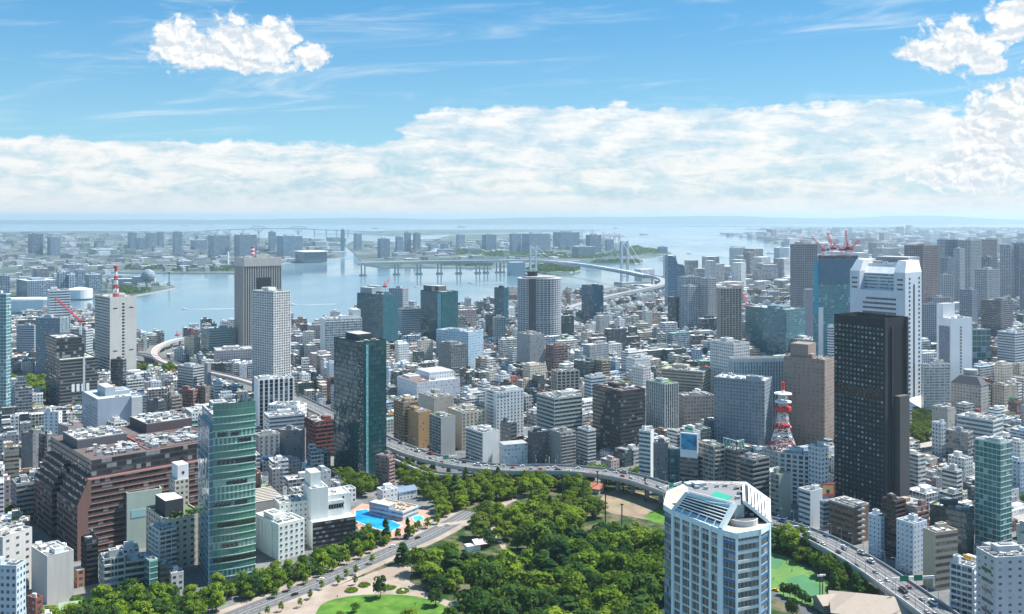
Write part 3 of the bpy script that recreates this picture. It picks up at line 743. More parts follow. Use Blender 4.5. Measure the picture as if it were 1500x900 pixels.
# brown stepped block
yb0 = 822; C = GP(113, yb0); th = radians(24)
def brown_zig():
    poly = cbox(50, 113, 330, yb0, None, 24); C, R, F, L = poly; z1 = zat(706, C[1])
    r = thing('ziggurat_block', 'huge brown tiled block with stepped terraces, red roof deck and dark plant storeys', 'office block', (*centre(poly), 0))
    wall = (.125,.082,.073); nf = 13; H0 = z1; fh = H0/nf
    tm = facade('bands', wall, (.03,.025,.025), .12); wm = facade('plain', wall)
    ng = 4                                        # the top five storeys step back at the near end
    for k in range(nf):
        s = max(0, k-(nf-1-ng))*.019
        for side_, (b0, b1) in (('', (0, .44)), ('', (.56, 1.0))):
            q = sub(poly, s if side_ == '' else 0, 1, b0, b1); mb = MB(); n = 4
            for i in range(4): mb.wall(q[i], q[(i+1)%4], k*fh, (k+1)*fh, 0, max(1, round(hypot(q[(i+1)%4][0]-q[i][0], q[(i+1)%4][1]-q[i][1])/3.4)), 1)
            mb.col = (.20,.10,.085); mb.face([(v[0], v[1], (k+1)*fh) for v in q], 1)
            mb.build('storey', [tm, M['roof']], r)
            mb = MB(); mb.prism(offset(q, .35), (k+1)*fh-.75, (k+1)*fh-.2, 0, bottom=True); mb.build('ledge', [facade('plain', (.30,.19,.165))], r)  # ledge paler than the wall: sunlight on the terraces put into its colour
    q = sub(poly, .06, 1, .44, .56); add_block(r, q, 0, H0-2, 'glazed_gap', (.02,.02,.02), 'curtain', (.015,.02,.02), roofcol=(.05,.05,.05))
    q = sub(poly, .10, 1, .04, .96); add_block(r, q, H0, H0+12, 'plant_storey', (.06,.06,.07), 'bands', (.03,.032,.036), roofcol=(.12,.092,.086))
    q2 = sub(q, .03, .40, .42, .78); add_block(r, q2, H0+12, H0+18, 'plant_room', (.11,.11,.12), roofcol=(.42,.41,.38)); rooftop(r, q2, H0+18, random.Random(2), 22, False, .8, (.3,.3,.3), scale=1.4)
    q3 = sub(q, .42, .98, .04, .55); rooftop(r, q3, H0+12, random.Random(4), 60, False, .5, (.22,.09,.08), scale=1.5)
    q4 = sub(q, .62, 1, .6, .98); add_block(r, q4, H0+12, H0+19, 'plant_room', (.10,.08,.085), roofcol=(.40,.40,.37)); rooftop(r, q4, H0+19, random.Random(6), 24, False, .6, (.3,.3,.3), scale=1.4)
    q5 = sub(q, .02, .44, .03, .40); rooftop(r, q5, H0+12, random.Random(14), 26, False, 0, (.22,.12,.10), scale=1.3)
    for k in range(4):
        mb = MB(); a = .43+k*.008; s_ = sub(q, a, a+.006, .25+k*.15, .6+k*.1); mb.prism(s_, H0+12, H0+13.6, 0); mb.build('red_rail', [plain('brick_red', (.30,.09,.07))], r)
    g0, g1 = sub(poly, .019*ng, 0, 0, 1)[0], C
    mb = MB(); L_ = hypot(R[0]-C[0], R[1]-C[1]); ux, uy = (R[0]-C[0])/L_, (R[1]-C[1])/L_; nx, ny = uy, -ux; pt = lambda t, z, d: (C[0]+ux*t+nx*d, C[1]+uy*t+ny*d, z)
    hz0 = fh*(nf-ng); w_ = L_*.019*ng; ring = [(0,0),(7,0),(7,hz0-4),(w_+1,hz0),(w_+1,H0),(w_-1,H0),(0,hz0)]
    f_ = [pt(t, z, .6) for t, z in ring]; bk = [pt(t, z, -.1) for t, z in ring]; mb.face(f_)
    for i in range(len(ring)): mb.face([f_[i-1], bk[i-1], bk[i], f_[i]])
    mb.build('gable_wall', [facade('plain', (.20,.115,.095))], r)
    keep(50, 300, C[1], 800); mark(180, 730, C[1], 'the brown stepped building'); occupy(offset(poly, 3))
brown_zig()
# green glass tower with a bowed front
def green_tower():
    poly = cbox(296, 312, 374, 858, None, 25); C, R, F, L = poly; z1 = zat(592, C[1])
    r = thing('glass_tower', 'green glass tower with bowed front and white floor lines beside the avenue', 'tower', (*centre(poly), 0))
    ang = atan2(R[1]-C[1], R[0]-C[0]); w = hypot(R[0]-C[0], R[1]-C[1]); nx, ny = sin(ang), -cos(ang)
    front = [(C[0]+(R[0]-C[0])*t+nx*1.3*sin(pi*t), C[1]+(R[1]-C[1])*t+ny*1.3*sin(pi*t)) for t in [k/10 for k in range(11)]]
    out = front+[F, L]; nf = 26; fh = z1/nf; mb = MB()
    for i in range(len(out)):
        a, b = out[i], out[(i+1) % len(out)]; Lh = hypot(b[0]-a[0], b[1]-a[1]); mb.wall(a, b, 0, z1-(0 if i < 11 else 7), 0 if i < 10 else 2, max(1, round(Lh/1.7)), nf)
    mb.col = (.42,.42,.40); mb.face([(p[0], p[1], z1-7) for p in out], 1)
    mb.build('curtain_wall', [facade('curtain', (.19,.29,.25), (.075,.195,.155), .5), M['roof'], facade('curtain', (.35,.48,.52), (.04,.115,.15), .35)], r)
    mb = MB(); mb.prism(offset(out, .28), .0, .45, 0, bottom=True); fb = mb.build('floor_band', [facade('plain', (.48,.60,.54))], r); fb.location = (0,0,fh)
    for k in range(2, nf-1): copy_to(fb, r, (0,0,k*fh))
    dk = M_glassband((.012,.02,.018))
    for k, t0, t1 in ((21,.12,.34),(21,.40,.62),(20.9,.66,.9),(17,.1,.5),(17,.55,.95),(14,.3,.8),(11,.05,.4),(11,.5,.75),(8,.1,.95),(5,.2,.6),(3,.05,.95)):
        k = int(k); mb = MB(); n0, n1_ = int(t0*10), max(int(t0*10)+1, int(round(t1*10)))
        for i in range(n0, min(10, n1_)): edge_box(mb, front[i], front[i+1], k*fh+.9, fh*.6, -.05, .10)
        mb.build('open_window_row', [dk], r)
    mb = MB(); edge_box(mb, F, L, 0, .1, 0, .1); q = [front[2], front[9], F, L]
    rooftop(r, [front[0], front[-1], F, L], z1-7, random.Random(9), 26, True, 0, (.5,.5,.48), (.34,.36,.36), scale=1.3)
    q = [(C[0]+(L[0]-C[0])*b+(R[0]-C[0])*a, C[1]+(L[1]-C[1])*b+(R[1]-C[1])*a) for a, b in ((-.02,.0),(.06,.0),(.06,1.0),(-.02,1.0))]
    add_block(r, [(C[0]-(R[0]-C[0])*.10, C[1]-(R[1]-C[1])*.10), C, L, (L[0]-(R[0]-C[0])*.10, L[1]-(R[1]-C[1])*.10)], 0, z1-14, 'side_wing', (.40,.55,.60), 'curtain', (.05,.14,.19), bay=1.8, fl=fh)
    keep(296, 374, C[1], 850); mark(335, 720, C[1], 'the green glass tower'); occupy(offset(poly, 5))
green_tower()
# ---------------------------------------------------------------- middle of the city
T('office_block', 'white terraced office with ribbon windows below the wavy slotted building', 'office block', 387,394,447,612,662,642, style='ribbon', wall=W_, glass=(.06,.08,.09), roofn=14)
T('apartment_block', 'white stepped annex at the end of the terraced white office', 'apartment block', 392,436,449,597,652,612, style='punched', wall=W_)
T('apartment_block', 'red brick apartment block with a brick roof box near the dark teal glass tower', 'apartment block', 447,462,489,620,672,660, 'the red brick apartment block', style='balcony', wall=BRK, glass=(.05,.05,.06), hutcol=BRK)
T('apartment_block', 'plain grey brown block next to the red brick apartment block', 'apartment block', 408,440,448,633,690,672, style='sparse', wall=(.25,.235,.235))
T('office_block', 'pale grey block with rows of dark square windows beside the green glass tower', 'office block', 374,379,410,640,694,664, style='windows', wall=(.48,.48,.46), glass=DKG, bay=4)
T('apartment_block', 'slim pinkish brown apartment tower with balconies at the foot of the dark teal glass tower', 'apartment block', 551,569,577,671,717,706, 'the slim pinkish apartment tower', style='balcony', wall=(.29,.20,.185), glass=(.10,.09,.09), fl=3)
r, p, z = T('apartment_slab', 'long white slab block with balcony rows near the bay', 'apartment block', 469,476,530,469,548,516, 'the long white slab block', style='balcony', edges=(0,), wall=W_, glass=(.12,.14,.15), blank=(3,))
add_block(r, sub(p, .78, 1, .2, 1), z, z+13, 'lift_tower', W_)
r, p, z = T('glass_tower', 'dark blue glass tower with roof cranes, nearer of the pair beside the gridded tower', 'tower', 523,561,583,433,530,502, 'the dark blue glass tower with roof antennas', style='curtain', wall=(.04,.11,.14), glass=(.02,.10,.125), proud=.7, roofn=12, bay=2.6, lit=.08)
add_block(r, sub(p, .05, .42, .45, .9), z, z+11, 'plant_room', (.25,.30,.34)); add_block(r, sub(p, .5, .8, .5, .9), z, z+13, 'plant_room', (.25,.30,.34))
T('apartment_tower', 'grey gridded tower behind the dark blue glass tower', 'tower', 570,590,598,424,510,442, style='grid', wall=(.42,.45,.48), glass=BLG, bay=4)
T('office_block', 'low grey block beside the grey gridded tower by the bay', 'office block', 596,606,611,442,500,452, style='ribbon', wall=LG, parts=False)
T('office_block', 'wide blue grey glass office between the two dark glass towers', 'office block', 582,588,617,454,514,488, style='ribbon', wall=BG, glass=BLG)
r, p, z = T('glass_tower', 'dark teal glass tower with a bright cyan strip and roof boxes', 'tower', 616,647,671,429,522,490, 'the dark tower with the cyan strip', style='curtain', wall=(.04,.11,.13), glass=(.02,.095,.11), proud=.7, roofn=10, bay=2.6, lit=.08)
mb = MB(); edge_box(mb, p[3], p[0], 0, z-1, -.1, .5, 0, .82, .97); mb.build('glazed_slot', [facade('curtain', (.15,.4,.45), (.08,.33,.40), .4)], r)
add_block(r, sub(p, .05, .25, .5, .9), z, z+10, 'plant_room', (.10,.11,.13)); add_block(r, sub(p, .35, .8, .4, .9), z, z+9, 'plant_room', (.13,.12,.13))
T('glass_tower', 'slim teal glass tower by the container quay', 'tower', 724,738,745,423,498,478, 'the slim teal tower', style='curtain', wall=(.03,.10,.13), glass=(.02,.09,.12))
T('apartment_block', 'white gridded block at the foot of the slim teal tower', 'apartment block', 722,725,740,466,512,496, style='grid', wall=(.6,.6,.6), glass=BLG)
T('office_block', 'narrow dark block next to the white gridded block near the quay', 'office block', 711,716,724,462,510,490, style='bands', wall=DG)
T('office_block', 'pale blue office block with square windows behind the dark grey cube', 'office block', 639,686,708,488,552,524, 'the pale blue office block', style='punched', wall=(.33,.46,.56), glass=(.10,.16,.2), roofn=14)
T('office_block', 'dark grey cube building in front of the pale blue office block', 'office block', 642,661,684,507,566,540, 'the dark grey cube', style='punched', wall=(.20,.205,.21), glass=DKG)
r, p, z = T('office_block', 'long white complex with brown ridged roof end', 'office block', 582,611,674,562,608,582, 'the long white complex', style='sparse', wall=(.60,.63,.66), glass=(.1,.12,.14), roofcol=(.55,.55,.55))
add_block(r, sub(p, .40, .98, .25, .9), z, z+9, 'upper_block', (.60,.63,.66), 'small')
for k in range(5):
    mb = MB(); q = sub(p, .02+k*.06, .06+k*.06, .05, .95); mb.prism(q, z, z+1.6, 0); mb.build('roof_ridge', [plain('rust_roof', (.27,.17,.13))], r)
T('office_block', 'beige block with curved roof tanks in front of the long white complex', 'office block', 613,636,664,584,632,604, 'the beige block with roof tanks', style='sparse', wall=(.47,.43,.37), glass=(.2,.17,.13), roofn=18)
T('apartment_block', 'brown apartment tower with tan corner beside the expressway', 'apartment block', 578,592,612,592,652,640, 'the brown apartment tower with tan corner', style='balcony', edges=(3,), wall=(.36,.26,.16), glass=(.05,.045,.04), fl=3)
T('apartment_block', 'orange stuccoed apartment block with stepped top beside the expressway', 'apartment block', 597,613,632,606,658,648, 'the orange apartment block', style='sparse', wall=(.50,.31,.15), glass=(.08,.06,.04), fl=3)
T('apartment_block', 'dark balconied block with blank grey side and green roof terrace', 'apartment block', 630,647,667,614,668,654, 'the blank sided block with green roof terrace', style='balcony', edges=(3,), wall=(.42,.42,.40), glass=(.03,.035,.045), blank=(0,), fl=3, roofcol=(.12,.22,.05))
T('office_block', 'cream block with rows of square windows and a dark grey side', 'office block', 656,677,711,606,660,648, 'the cream windowed block', style='windows', wall=(.56,.50,.39), glass=(.07,.06,.05), bay=4.4, edges=(0,), roofn=14)
r, p, z = T('hotel_block', 'white block with a neat grid of small square windows and dark parapet lettering', 'hotel', 710,727,767,576,655,625, 'the white block with the square window grid', style='windows', edges=(0,), wall=(.70,.71,.70), glass=(.02,.022,.025), bay=4.0, fl=3.5, win_max=100, roofcol=(.3,.3,.3))
mb = MB()
for k in range(16):
    if k not in (6, 11): edge_box(mb, p[0], p[1], z-4.4, 1.5, .02, .18, 0, .06+k*.026, .078+k*.026)
mb.build('sign_lettering', [M['grey_metal']], r)
mb = MB()
for k in range(14): edge_box(mb, p[3], p[0], 8+k*3.5, 1.5, -.02, .12, 0, .22, .74)
mb.build('window_row', [M_glassband(BLG)], r)
T('apartment_block', 'white tiled apartment block with stair ends beside the elevated expressway', 'apartment block', 682,707,731,636,682,672, 'the white tiled apartment block', style='ribbon', edges=(3,), wall=(.66,.67,.65), glass=(.08,.10,.10), fl=3.2, roofn=12)
T('office_block', 'black ribbed block tucked behind the white low house by the expressway', 'office block', 733,748,757,622,672,645, style='bands', wall=(.10,.12,.14))
T('low_block', 'low white block with a gabled roof edge beside the expressway', 'building', 731,738,773,652,684,672, style='sparse', wall=W_, parts=False)
T('apartment_block', 'black apartment block with blue roof tanks beside the expressway', 'apartment block', 773,780,804,636,685,676, style='sparse', wall=(.10,.10,.11), fl=3)
T('apartment_block', 'grey windowless fronted block with dark side windows beside the expressway', 'apartment block', 805,821,843,636,687,675, style='balcony', edges=(0,), blank=(3,), wall=(.36,.355,.33), glass=(.04,.04,.045), fl=3)
T('apartment_block', 'white small block with ribbon windows by the dark ribbon office', 'apartment block', 846,861,873,632,682,668, style='ribbon', wall=(.62,.63,.62), glass=DKG, fl=3.2)
T('office_block', 'pale greenish office with deep dark ribbon windows', 'office block', 786,812,853,585,668,640, 'the pale ribbon office', style='ribbon', wall=(.46,.50,.47), glass=(.02,.025,.028), fl=4, roofn=16)
T('office_tower', 'dark brown glass office with glowing ribbon windows beside the small shrine trees', 'office block', 868,909,945,575,672,656, 'the dark brown ribbon office', style='bands', wall=(.075,.07,.07), glass=(.03,.04,.045), fl=3.8, roofn=14, roofcol=(.16,.10,.08), lit=.5, proud=.5)
r, p, z = T('office_tower', 'pale ribbed tower with bright green roof', 'tower', 947,974,993,564,645,628, 'the pale ribbed tower with the green roof', style='fins', edges=(3,0), wall=(.50,.53,.53), glass=(.035,.05,.055), bay=3, roofcol=(.10,.25,.02), roofn=4)
T('office_block', 'pinkish stepped block with arched roof vault', 'office block', 993,1003,1046,582,640,614, 'the pinkish stepped block', style='punched', wall=(.50,.40,.35), glass=(.1,.09,.08), roofn=10)
T('office_block', 'olive beige wide office beyond the pinkish stepped block', 'office block', 968,1030,1041,546,600,572, style='ribbon', wall=(.40,.37,.29), glass=DKG)
T('glass_tower', 'dark blue tower standing before the suspension bridge', 'tower', 852,869,884,420,492,456, 'the dark blue tower before the bridge', style='curtain', wall=(.03,.09,.13), glass=(.018,.07,.11), roofn=6)
T('office_block', 'grey blue pair tower with blank side by the round gridded tower', 'office block', 757,776,798,492,560,532, 'the grey block below the round tower', style='sparse', wall=(.30,.31,.32), glass=DKG)
T('apartment_block', 'pinkish brown block with flat roofs in the middle blocks', 'apartment block', 800,812,831,508,560,532, style='balcony', wall=(.33,.22,.19))
T('office_block', 'dark green grey block beside a tan cylinder block', 'office block', 847,862,871,532,582,556, style='bands', wall=(.10,.13,.14))
T('apartment_block', 'tan block with rounded corner in the middle blocks', 'apartment block', 870,882,893,530,582,554, style='balcony', wall=(.45,.36,.24))
T('apartment_block', 'cream apartment block with dark window bays', 'apartment block', 808,816,848,546,600,572, 'the cream apartment block with dark bays', style='grid', wall=(.50,.44,.37), glass=(.02,.02,.025), bay=6)
T('office_block', 'white block with grey ribbon windows behind the dark brown ribbon office', 'office block', 856,866,887,554,610,588, style='ribbon', wall=(.60,.62,.63), glass=BLG)
T('office_block', 'white gridded block behind the dark brown ribbon office', 'office block', 925,942,953,541,596,568, style='punched', wall=(.62,.60,.58))
T('office_block', 'white wide block with curved glass top in the middle blocks', 'office block', 917,930,953,527,580,545, style='ribbon', wall=W_, glass=LG)
T('office_block', 'tall white block with strip windows and cell antennas', 'office block', 1040,1075,1098,505,600,575, 'the tall white strip windowed block', style='punched', wall=(.62,.62,.60), glass=(.06,.07,.08), roofn=20, fl=4)
r, p, z = T('glass_office', 'pale glass office with open rooftop court of warm stone', 'office block', 1068,1074,1152,531,655,548, 'the pale glass office with the roof court', style='fins', wall=(.52,.57,.58), glass=(.14,.19,.21), bay=3, roofcol=(.50,.32,.20), hut=False, roofn=4, par=4, parcol=(.55,.58,.58))
mb = MB(); mb.col = (.10,.35,.16); mb.prism(sub(p, .72, .98, .6, .98), z+.1, z+.5, 0); mb.build('green_pad', [M['roof']], r)
T('office_tower', 'blue grey tiled tower with small windows in front of the pale glass office', 'tower', 1046,1120,1131,560,678,656, 'the blue grey tiled tower', style='punched', wall=(.24,.29,.33), glass=(.045,.06,.07), bay=3.0, fl=3.4, roofcol=(.42,.43,.43), lit=.12)
r, p, z = T('apartment_tower', 'brown stone tower with small windows and stepped roof block', 'tower', 1148,1208,1222,529,675,652, 'the brown stone tower', style='small', wall=(.30,.235,.20), glass=(.05,.04,.035), bay=4.4, fl=3.6, roofcol=(.25,.2,.18))
add_block(r, sub(p, -.2 if False else .1, .9, .42, .86), z, z+14, 'roof_block', (.28,.22,.19), roofcol=(.24,.2,.18))
r, p, z = T('office_tower', 'tall black tower with teal window grid and notched roof court', 'tower', 1222,1295,1329,480,750,735, 'the tall black tower', style='punched', wall=(.020,.022,.026), glass=(.035,.085,.09), bay=3.6, fl=3.9, roofcol=(.10,.09,.08), lit=.22, par=7, parcol=(.03,.033,.038), hut=False, roofn=16, blank=(0,), scale=1.6)
mb = MB(); mb.col = (.55,.38,.14); mb.prism(sub(p, .35, .75, .35, .75), z, z+2.2, 0); mb.build('roof_deck', [M['roof']], r)
for t0, t1, d, hh in ((.0,.10,1.2,z+7),(.30,.36,1.0,z),(.44,.86,5,z*.62),(.92,1.0,1.2,z+7)):
    mb = MB(); edge_box(mb, p[0], p[1], 0, hh, 0, d, 0, t0, t1); mb.build('side_pier', [facade('plain', (.10,.095,.095) if d == 5 else (.04,.04,.045))], r)
mb = MB(); edge_box(mb, p[3], p[0], z*.60, 9, -.05, .35, 0, .02, .98); mb.build('service_band', [facade('fins', (.02,.022,.026), (.008,.01,.012), .0)], r)
for k in range(25):
    pass
# ---------------------------------------------------------------- right side
r, p, z = T('glass_tower', 'teal glass tower under construction wrapped in blue netting', 'tower', 1191,1199,1264,381,565,490, 'the teal tower under construction', style='curtain', wall=(.16,.30,.33), glass=(.055,.19,.21), roofn=0, hut=False, roofcol=(.1,.2,.22), bay=3, proud=.6, lit=.35)
mb = MB(); edge_box(mb, p[0], p[1], z-34, 34.5, 0, .8, 0, 0, .94); net = mb.build('netting', [facade('curtain', (.07,.22,.27), (.015,.09,.17), .1)], r)
mb = MB(); edge_box(mb, p[3], p[0], z-76, 74, 0, 1.0, 0, .35, 1); mb.build('blue_sheet', [plain('cyan_sheet', (.02,.30,.42), .6)], r)
mb = MB(); edge_box(mb, p[0], p[1], 0, z-66, 0, 1.2, 0, -.0, .10); mb.build('white_corner', [M['white']], r)
add_block(r, sub(p, .1, .9, .1, .9), z, z+6, 'steel_deck', (.16,.06,.07), 'grid', (.05,.06,.08), roofcol=(.3,.06,.06))
cons_top = (p, z+6)
T('apartment_tower', 'grey purple gridded apartment tower behind the netted construction tower', 'tower', 1158,1165,1197,359,505,446, 'the grey purple gridded tower', style='grid', wall=(.36,.34,.36), glass=(.05,.055,.075), bay=3.6, fl=3.3, roofn=4)
T('office_block', 'pinkish low tower at the foot of the grey purple gridded tower', 'office block', 1177,1181,1192,424,520,446, style='plain', wall=(.37,.33,.36), parts=False)
T('office_block', 'wide office with tall pale stone piers', 'office block', 1130,1192,1213,500,548,520, 'the pale piered office', style='fins', wall=(.52,.52,.49), glass=(.06,.07,.075), bay=3.8, roofn=16)
T('glass_tower', 'teal glass office with a curved corner near the piered office', 'office block', 1092,1152,1179,455,545,492, 'the teal glass office', style='curtain', wall=(.16,.27,.30), glass=(.045,.14,.17), bay=3, roofn=10)
T('office_tower', 'thin white tower wedged behind the tall black tower', 'tower', 1212,1216,1226,480,570,512, style='ribbon', wall=W_, glass=BLG)
T('apartment_tower', 'beige framed tower with dark glass centre', 'tower', 1050,1055,1086,424,540,497, 'the beige framed tower', style='grid', wall=(.44,.39,.33), glass=(.025,.028,.035), bay=5, fl=3.4)
T('apartment_tower', 'pale ribbed apartment tower beside the slanted blue tower', 'tower', 993,1003,1026,407,495,432, style='grid', wall=(.5,.51,.52), glass=BLG, bay=4)
T('apartment_tower', 'grey white apartment tower next to the beige framed tower', 'tower', 1026,1038,1049,409,500,456, style='grid', wall=(.5,.5,.5), glass=(.06,.08,.1), bay=4)
T('apartment_tower', 'lower grey apartment tower in front of the slanted blue tower', 'tower', 996,1009,1026,421,500,456, style='grid', wall=(.44,.46,.48), glass=BLG, bay=4)
T('office_block', 'dark base block of the slanted blue tower', 'office block', 978,990,997,436,495,445, style='bands', wall=DG, parts=False)
T('apartment_tower', 'twin shafted brown grey apartment tower behind the stepped white tower', 'tower', 1325,1352,1376,361,505,432, 'the twin shafted brown tower', style='grid', wall=(.33,.28,.28), glass=(.06,.06,.08), bay=3.8, fl=3.3, roofn=3)
for a in [('pale blue grey tower with thin ribs, farthest in the row to starboard',1373,1384,1403,352,455,376,(.45,.48,.5)),('grey twin tower next to the thin ribbed one',1404,1422,1437,353,458,396,(.42,.45,.47)),
          ('dark blue grey tower below the ribbed pair',1375,1388,1398,379,462,406,(.26,.29,.34)),('pale narrow gridded tower between the ribbed pair',1397,1406,1413,365,460,408,(.52,.54,.56)),
          ('slate tower behind the banded round tower',1438,1450,1461,378,480,404,(.25,.28,.32)),('grey slab tower with pale edges by the far parkland',1465,1480,1488,360,455,392,(.45,.46,.49)),
          ('dark slab tower with pale edges at the picture margin',1481,1493,1512,357,455,396,(.33,.35,.39)),('banded rounded tower above the dark banded block',1428,1446,1464,396,485,436,(.42,.44,.46)),
          ('pinkish far tower behind the ribbed pair',1438,1446,1460,352,440,372,(.45,.38,.38)),('slate blue tower cut by the margin above the banded block',1494,1500,1530,381,480,430,(.28,.32,.38)),
          ('white gridded block below the dark blue grey tower',1376,1382,1396,404,490,430,(.50,.52,.54)),('small blue grey tower near the far parkland',1406,1424,1431,426,500,462,(.33,.38,.44)),
          ('pale office block under the twin shafted tower',1358,1366,1392,437,505,470,(.46,.48,.5)),('grey office tower at the foot of the stepped white tower',1346,1354,1372,447,520,480,(.33,.37,.41))]:
    T('apartment_tower', a[0], 'tower', *a[1:7], style='grid', wall=a[7], glass=(.06,.08,.11), bay=4.2, fl=3.6, roofn=3)
r, p, z = T('office_tower', 'bright white tower with dark ribbed side and a centre line of windows', 'tower', 1372,1393,1424,468,600,532, 'the bright white tower', style='plain', wall=(.80,.80,.80), hut=False, roofn=6, roofcol=(.6,.6,.58), par=1)
mb = MB(); edge_box(mb, p[3], p[0], 0, z-9, -.05, .3, 0, .17, .92); mb.build('ribbed_glazing', [facade('fins', (.30,.33,.38), (.06,.08,.11), .1)], r)
wb = None
for k in range(24):
    if wb is None: mb = MB(); edge_box(mb, p[0], p[1], 8, 2.3, -.05, .15, 0, .44, .50); wb = mb.build('window', [M['glass_dark']], r)
    else: copy_to(wb, r, (0,0,k*(z-16)/24))
add_block(r, sub(p, 0, .55, .55, 1), z, z+18, 'upper_block', (.80,.80,.80)); 
T('office_block', 'dark slate block with close pale floor lines by the far railway', 'office block', 1437,1466,1484,442,510,467, 'the dark banded block', style='bands', wall=(.24,.24,.27), glass=DKG, fl=3.6)
T('office_block', 'white and blue ribbon striped office at the picture margin', 'office block', 1461,1487,1508,489,568,532, 'the white ribbon striped office', style='ribbon', wall=(.58,.62,.66), glass=(.03,.06,.09))
T('glass_office', 'teal curtain walled block with white frames behind the bright white tower', 'office block', 1421,1424,1451,484,565,520, style='curtain', wall=(.40,.48,.48), glass=(.03,.11,.11), bay=6, fl=8)
T('apartment_slab', 'white slab with rows of balconies right of the stepped white tower', 'apartment block', 1349,1353,1391,535,612,588, 'the white balcony slab', style='balcony', edges=(0,), wall=(.66,.64,.60), glass=(.2,.2,.19), fl=3.2)
r, p, z = T('office_block', 'grey stone office with dark sloping roof and round roof plant', 'office block', 1393,1437,1448,566,612,590, 'the grey office with the dark sloping roof', style='punched', wall=(.37,.36,.34), glass=(.05,.05,.05), roofn=3, par=0)
mb = MB(); q0, q1 = offset(p, .5), offset(p, -7)
for i in range(4): mb.face([(*q0[i-1], z), (*q0[i], z), (*q1[i], z+9), (*q1[i-1], z+9)])
mb.face([(*a, z+9) for a in q1]); mb.build('sloping_roof', [plain('dark_slate', (.075,.08,.09), .7)], r)
mb = MB(); c_ = centre(p); mb.cyl(c_[0]+6, c_[1]+10, z+9, 8, 6, 14); mb.build('roof_drum', [M['concrete']], r)
T('apartment_block', 'beige apartment block by the trees of the stepped white tower', 'apartment block', 1365,1388,1399,600,652,628, style='sparse', wall=(.47,.43,.37))
T('apartment_block', 'white blue apartment block in front of the beige one by the dark trees', 'apartment block', 1365,1379,1386,622,668,648, style='punched', wall=(.62,.66,.70))
T('office_block', 'low glass fronted block with grey end wall near the far right glass tower', 'office block', 1385,1418,1426,636,684,664, style='curtain', wall=(.36,.37,.37), glass=(.05,.07,.08))
T('office_block', 'white terraced research block with teal ribbons', 'office block', 1402,1455,1469,618,676,652, 'the white terraced block with teal ribbons', style='ribbon', wall=(.60,.61,.59), glass=(.03,.09,.11), fl=4.4, roofn=16)
T('glass_tower', 'teal glass tower with white gridded flank near the right margin', 'tower', 1428,1466,1482,652,818,800, 'the teal glass tower with the white flank', style='curtain', wall=(.50,.56,.55), glass=(.03,.15,.14), bay=3.4, fl=3.8, roofn=12, roofcol=(.5,.5,.46), proud=1.1)
# expressway frontage
T('pencil_tower', 'slim white office with dashed windows and a sign box at the expressway bend', 'office block', 936,953,958,634,708,690, 'the slim white office at the bend', style='ribbon', edges=(3,), wall=(.68,.70,.70), glass=BLG)
T('pencil_tower', 'slim dark grey block beside the slim white office', 'office block', 957,961,979,652,714,700, style='sparse', wall=(.20,.205,.21))
T('pencil_tower', 'slim teal block with roof tanks beside the blue billboard', 'office block', 978,982,998,660,714,700, style='curtain', wall=(.10,.22,.24), glass=(.03,.12,.14))
r, p, z = T('office_block', 'grey office carrying a large blue billboard on its roof', 'office block', 996,1022,1026,672,722,704, 'the block with the blue billboard', style='bands', wall=(.20,.21,.22), glass=DKG, hut=False, roofn=2)
bb = thing('billboard', 'big blue picture billboard in a white frame on the grey office roof', 'billboard', (*centre(p), z))
L_, C_ = p[3], p[0]; mb = MB(); edge_box(mb, L_, C_, z, zat(636, p[0][1])-z, -1.0, .2, 0, .02, 1); mb.build('frame', [M['white']], bb)
H_ = zat(636, p[0][1])-z
def _bb(g):
    q = g.geo('Position'); n = g.noise(q, .12, 4, .6, dist=1.5); zz = g.sep(q)[2]
    c = g.mix(g.smooth(n, .35, .6), (.01,.10,.25), (.02,.35,.62)); g.out(g.bsdf(Base_Color=c, Roughness=.4))
mb = MB(); edge_box(mb, L_, C_, z+H_*.32, H_*.62, .2, .35, 0, .08, .95); mb.build('picture_panel', [mat('billboard_picture', _bb)], bb)
T('office_block', 'grey and cream office with a lattice roof screen beside the billboard block', 'office block', 1024,1046,1061,656,726,705, style='balcony', wall=(.40,.38,.34), glass=(.05,.05,.05), roofn=12)
r, p, z = T('office_block', 'brown grey office under an aqua lattice roof screen', 'office block', 1060,1079,1090,662,728,710, 'the office with the aqua roof screen', style='ribbon', wall=(.25,.23,.22), glass=DKG)
mb = MB()
for i in (3, 0):
    a, b = p[i], p[(i+1)%4]; L = hypot(b[0]-a[0], b[1]-a[1]); k = max(3, int(L/3))
    for j in range(k+1):
        x, y = a[0]+(b[0]-a[0])*j/k, a[1]+(b[1]-a[1])*j/k; mb.bar((x,y,z), (x,y,z+9), .5)
        if j < k: x2, y2 = a[0]+(b[0]-a[0])*(j+1)/k, a[1]+(b[1]-a[1])*(j+1)/k; mb.bar((x,y,z+1), (x2,y2,z+9), .35); mb.bar((x,y,z+9), (x2,y2,z+9), .5)
mb.build('roof_lattice', [plain('aqua_paint', (.42,.62,.55))], r)
T('office_block', 'grey office with a large railed roof tank beside the hotel tower roof', 'office block', 1084,1103,1127,676,738,706, style='bands', wall=(.26,.27,.28), glass=DKG, roofn=10)
T('office_block', 'white gridded office with rows of deep windows at the foot of the brown stone tower', 'office block', 1142,1187,1193,670,742,712, 'the white gridded office', style='grid', wall=(.62,.61,.60), glass=(.06,.065,.07), bay=5, roofn=18)
T('pencil_tower', 'slim white tower with blue sign panel beside the tall black tower', 'office block', 1184,1203,1213,658,750,728, style='punched', wall=(.58,.60,.62))
T('apartment_block', 'olive grey blank sided block at the near end of the white gridded office', 'apartment block', 1130,1142,1159,698,760,748, style='balcony', edges=(3,), blank=(0,), wall=(.34,.36,.30), glass=DKG)
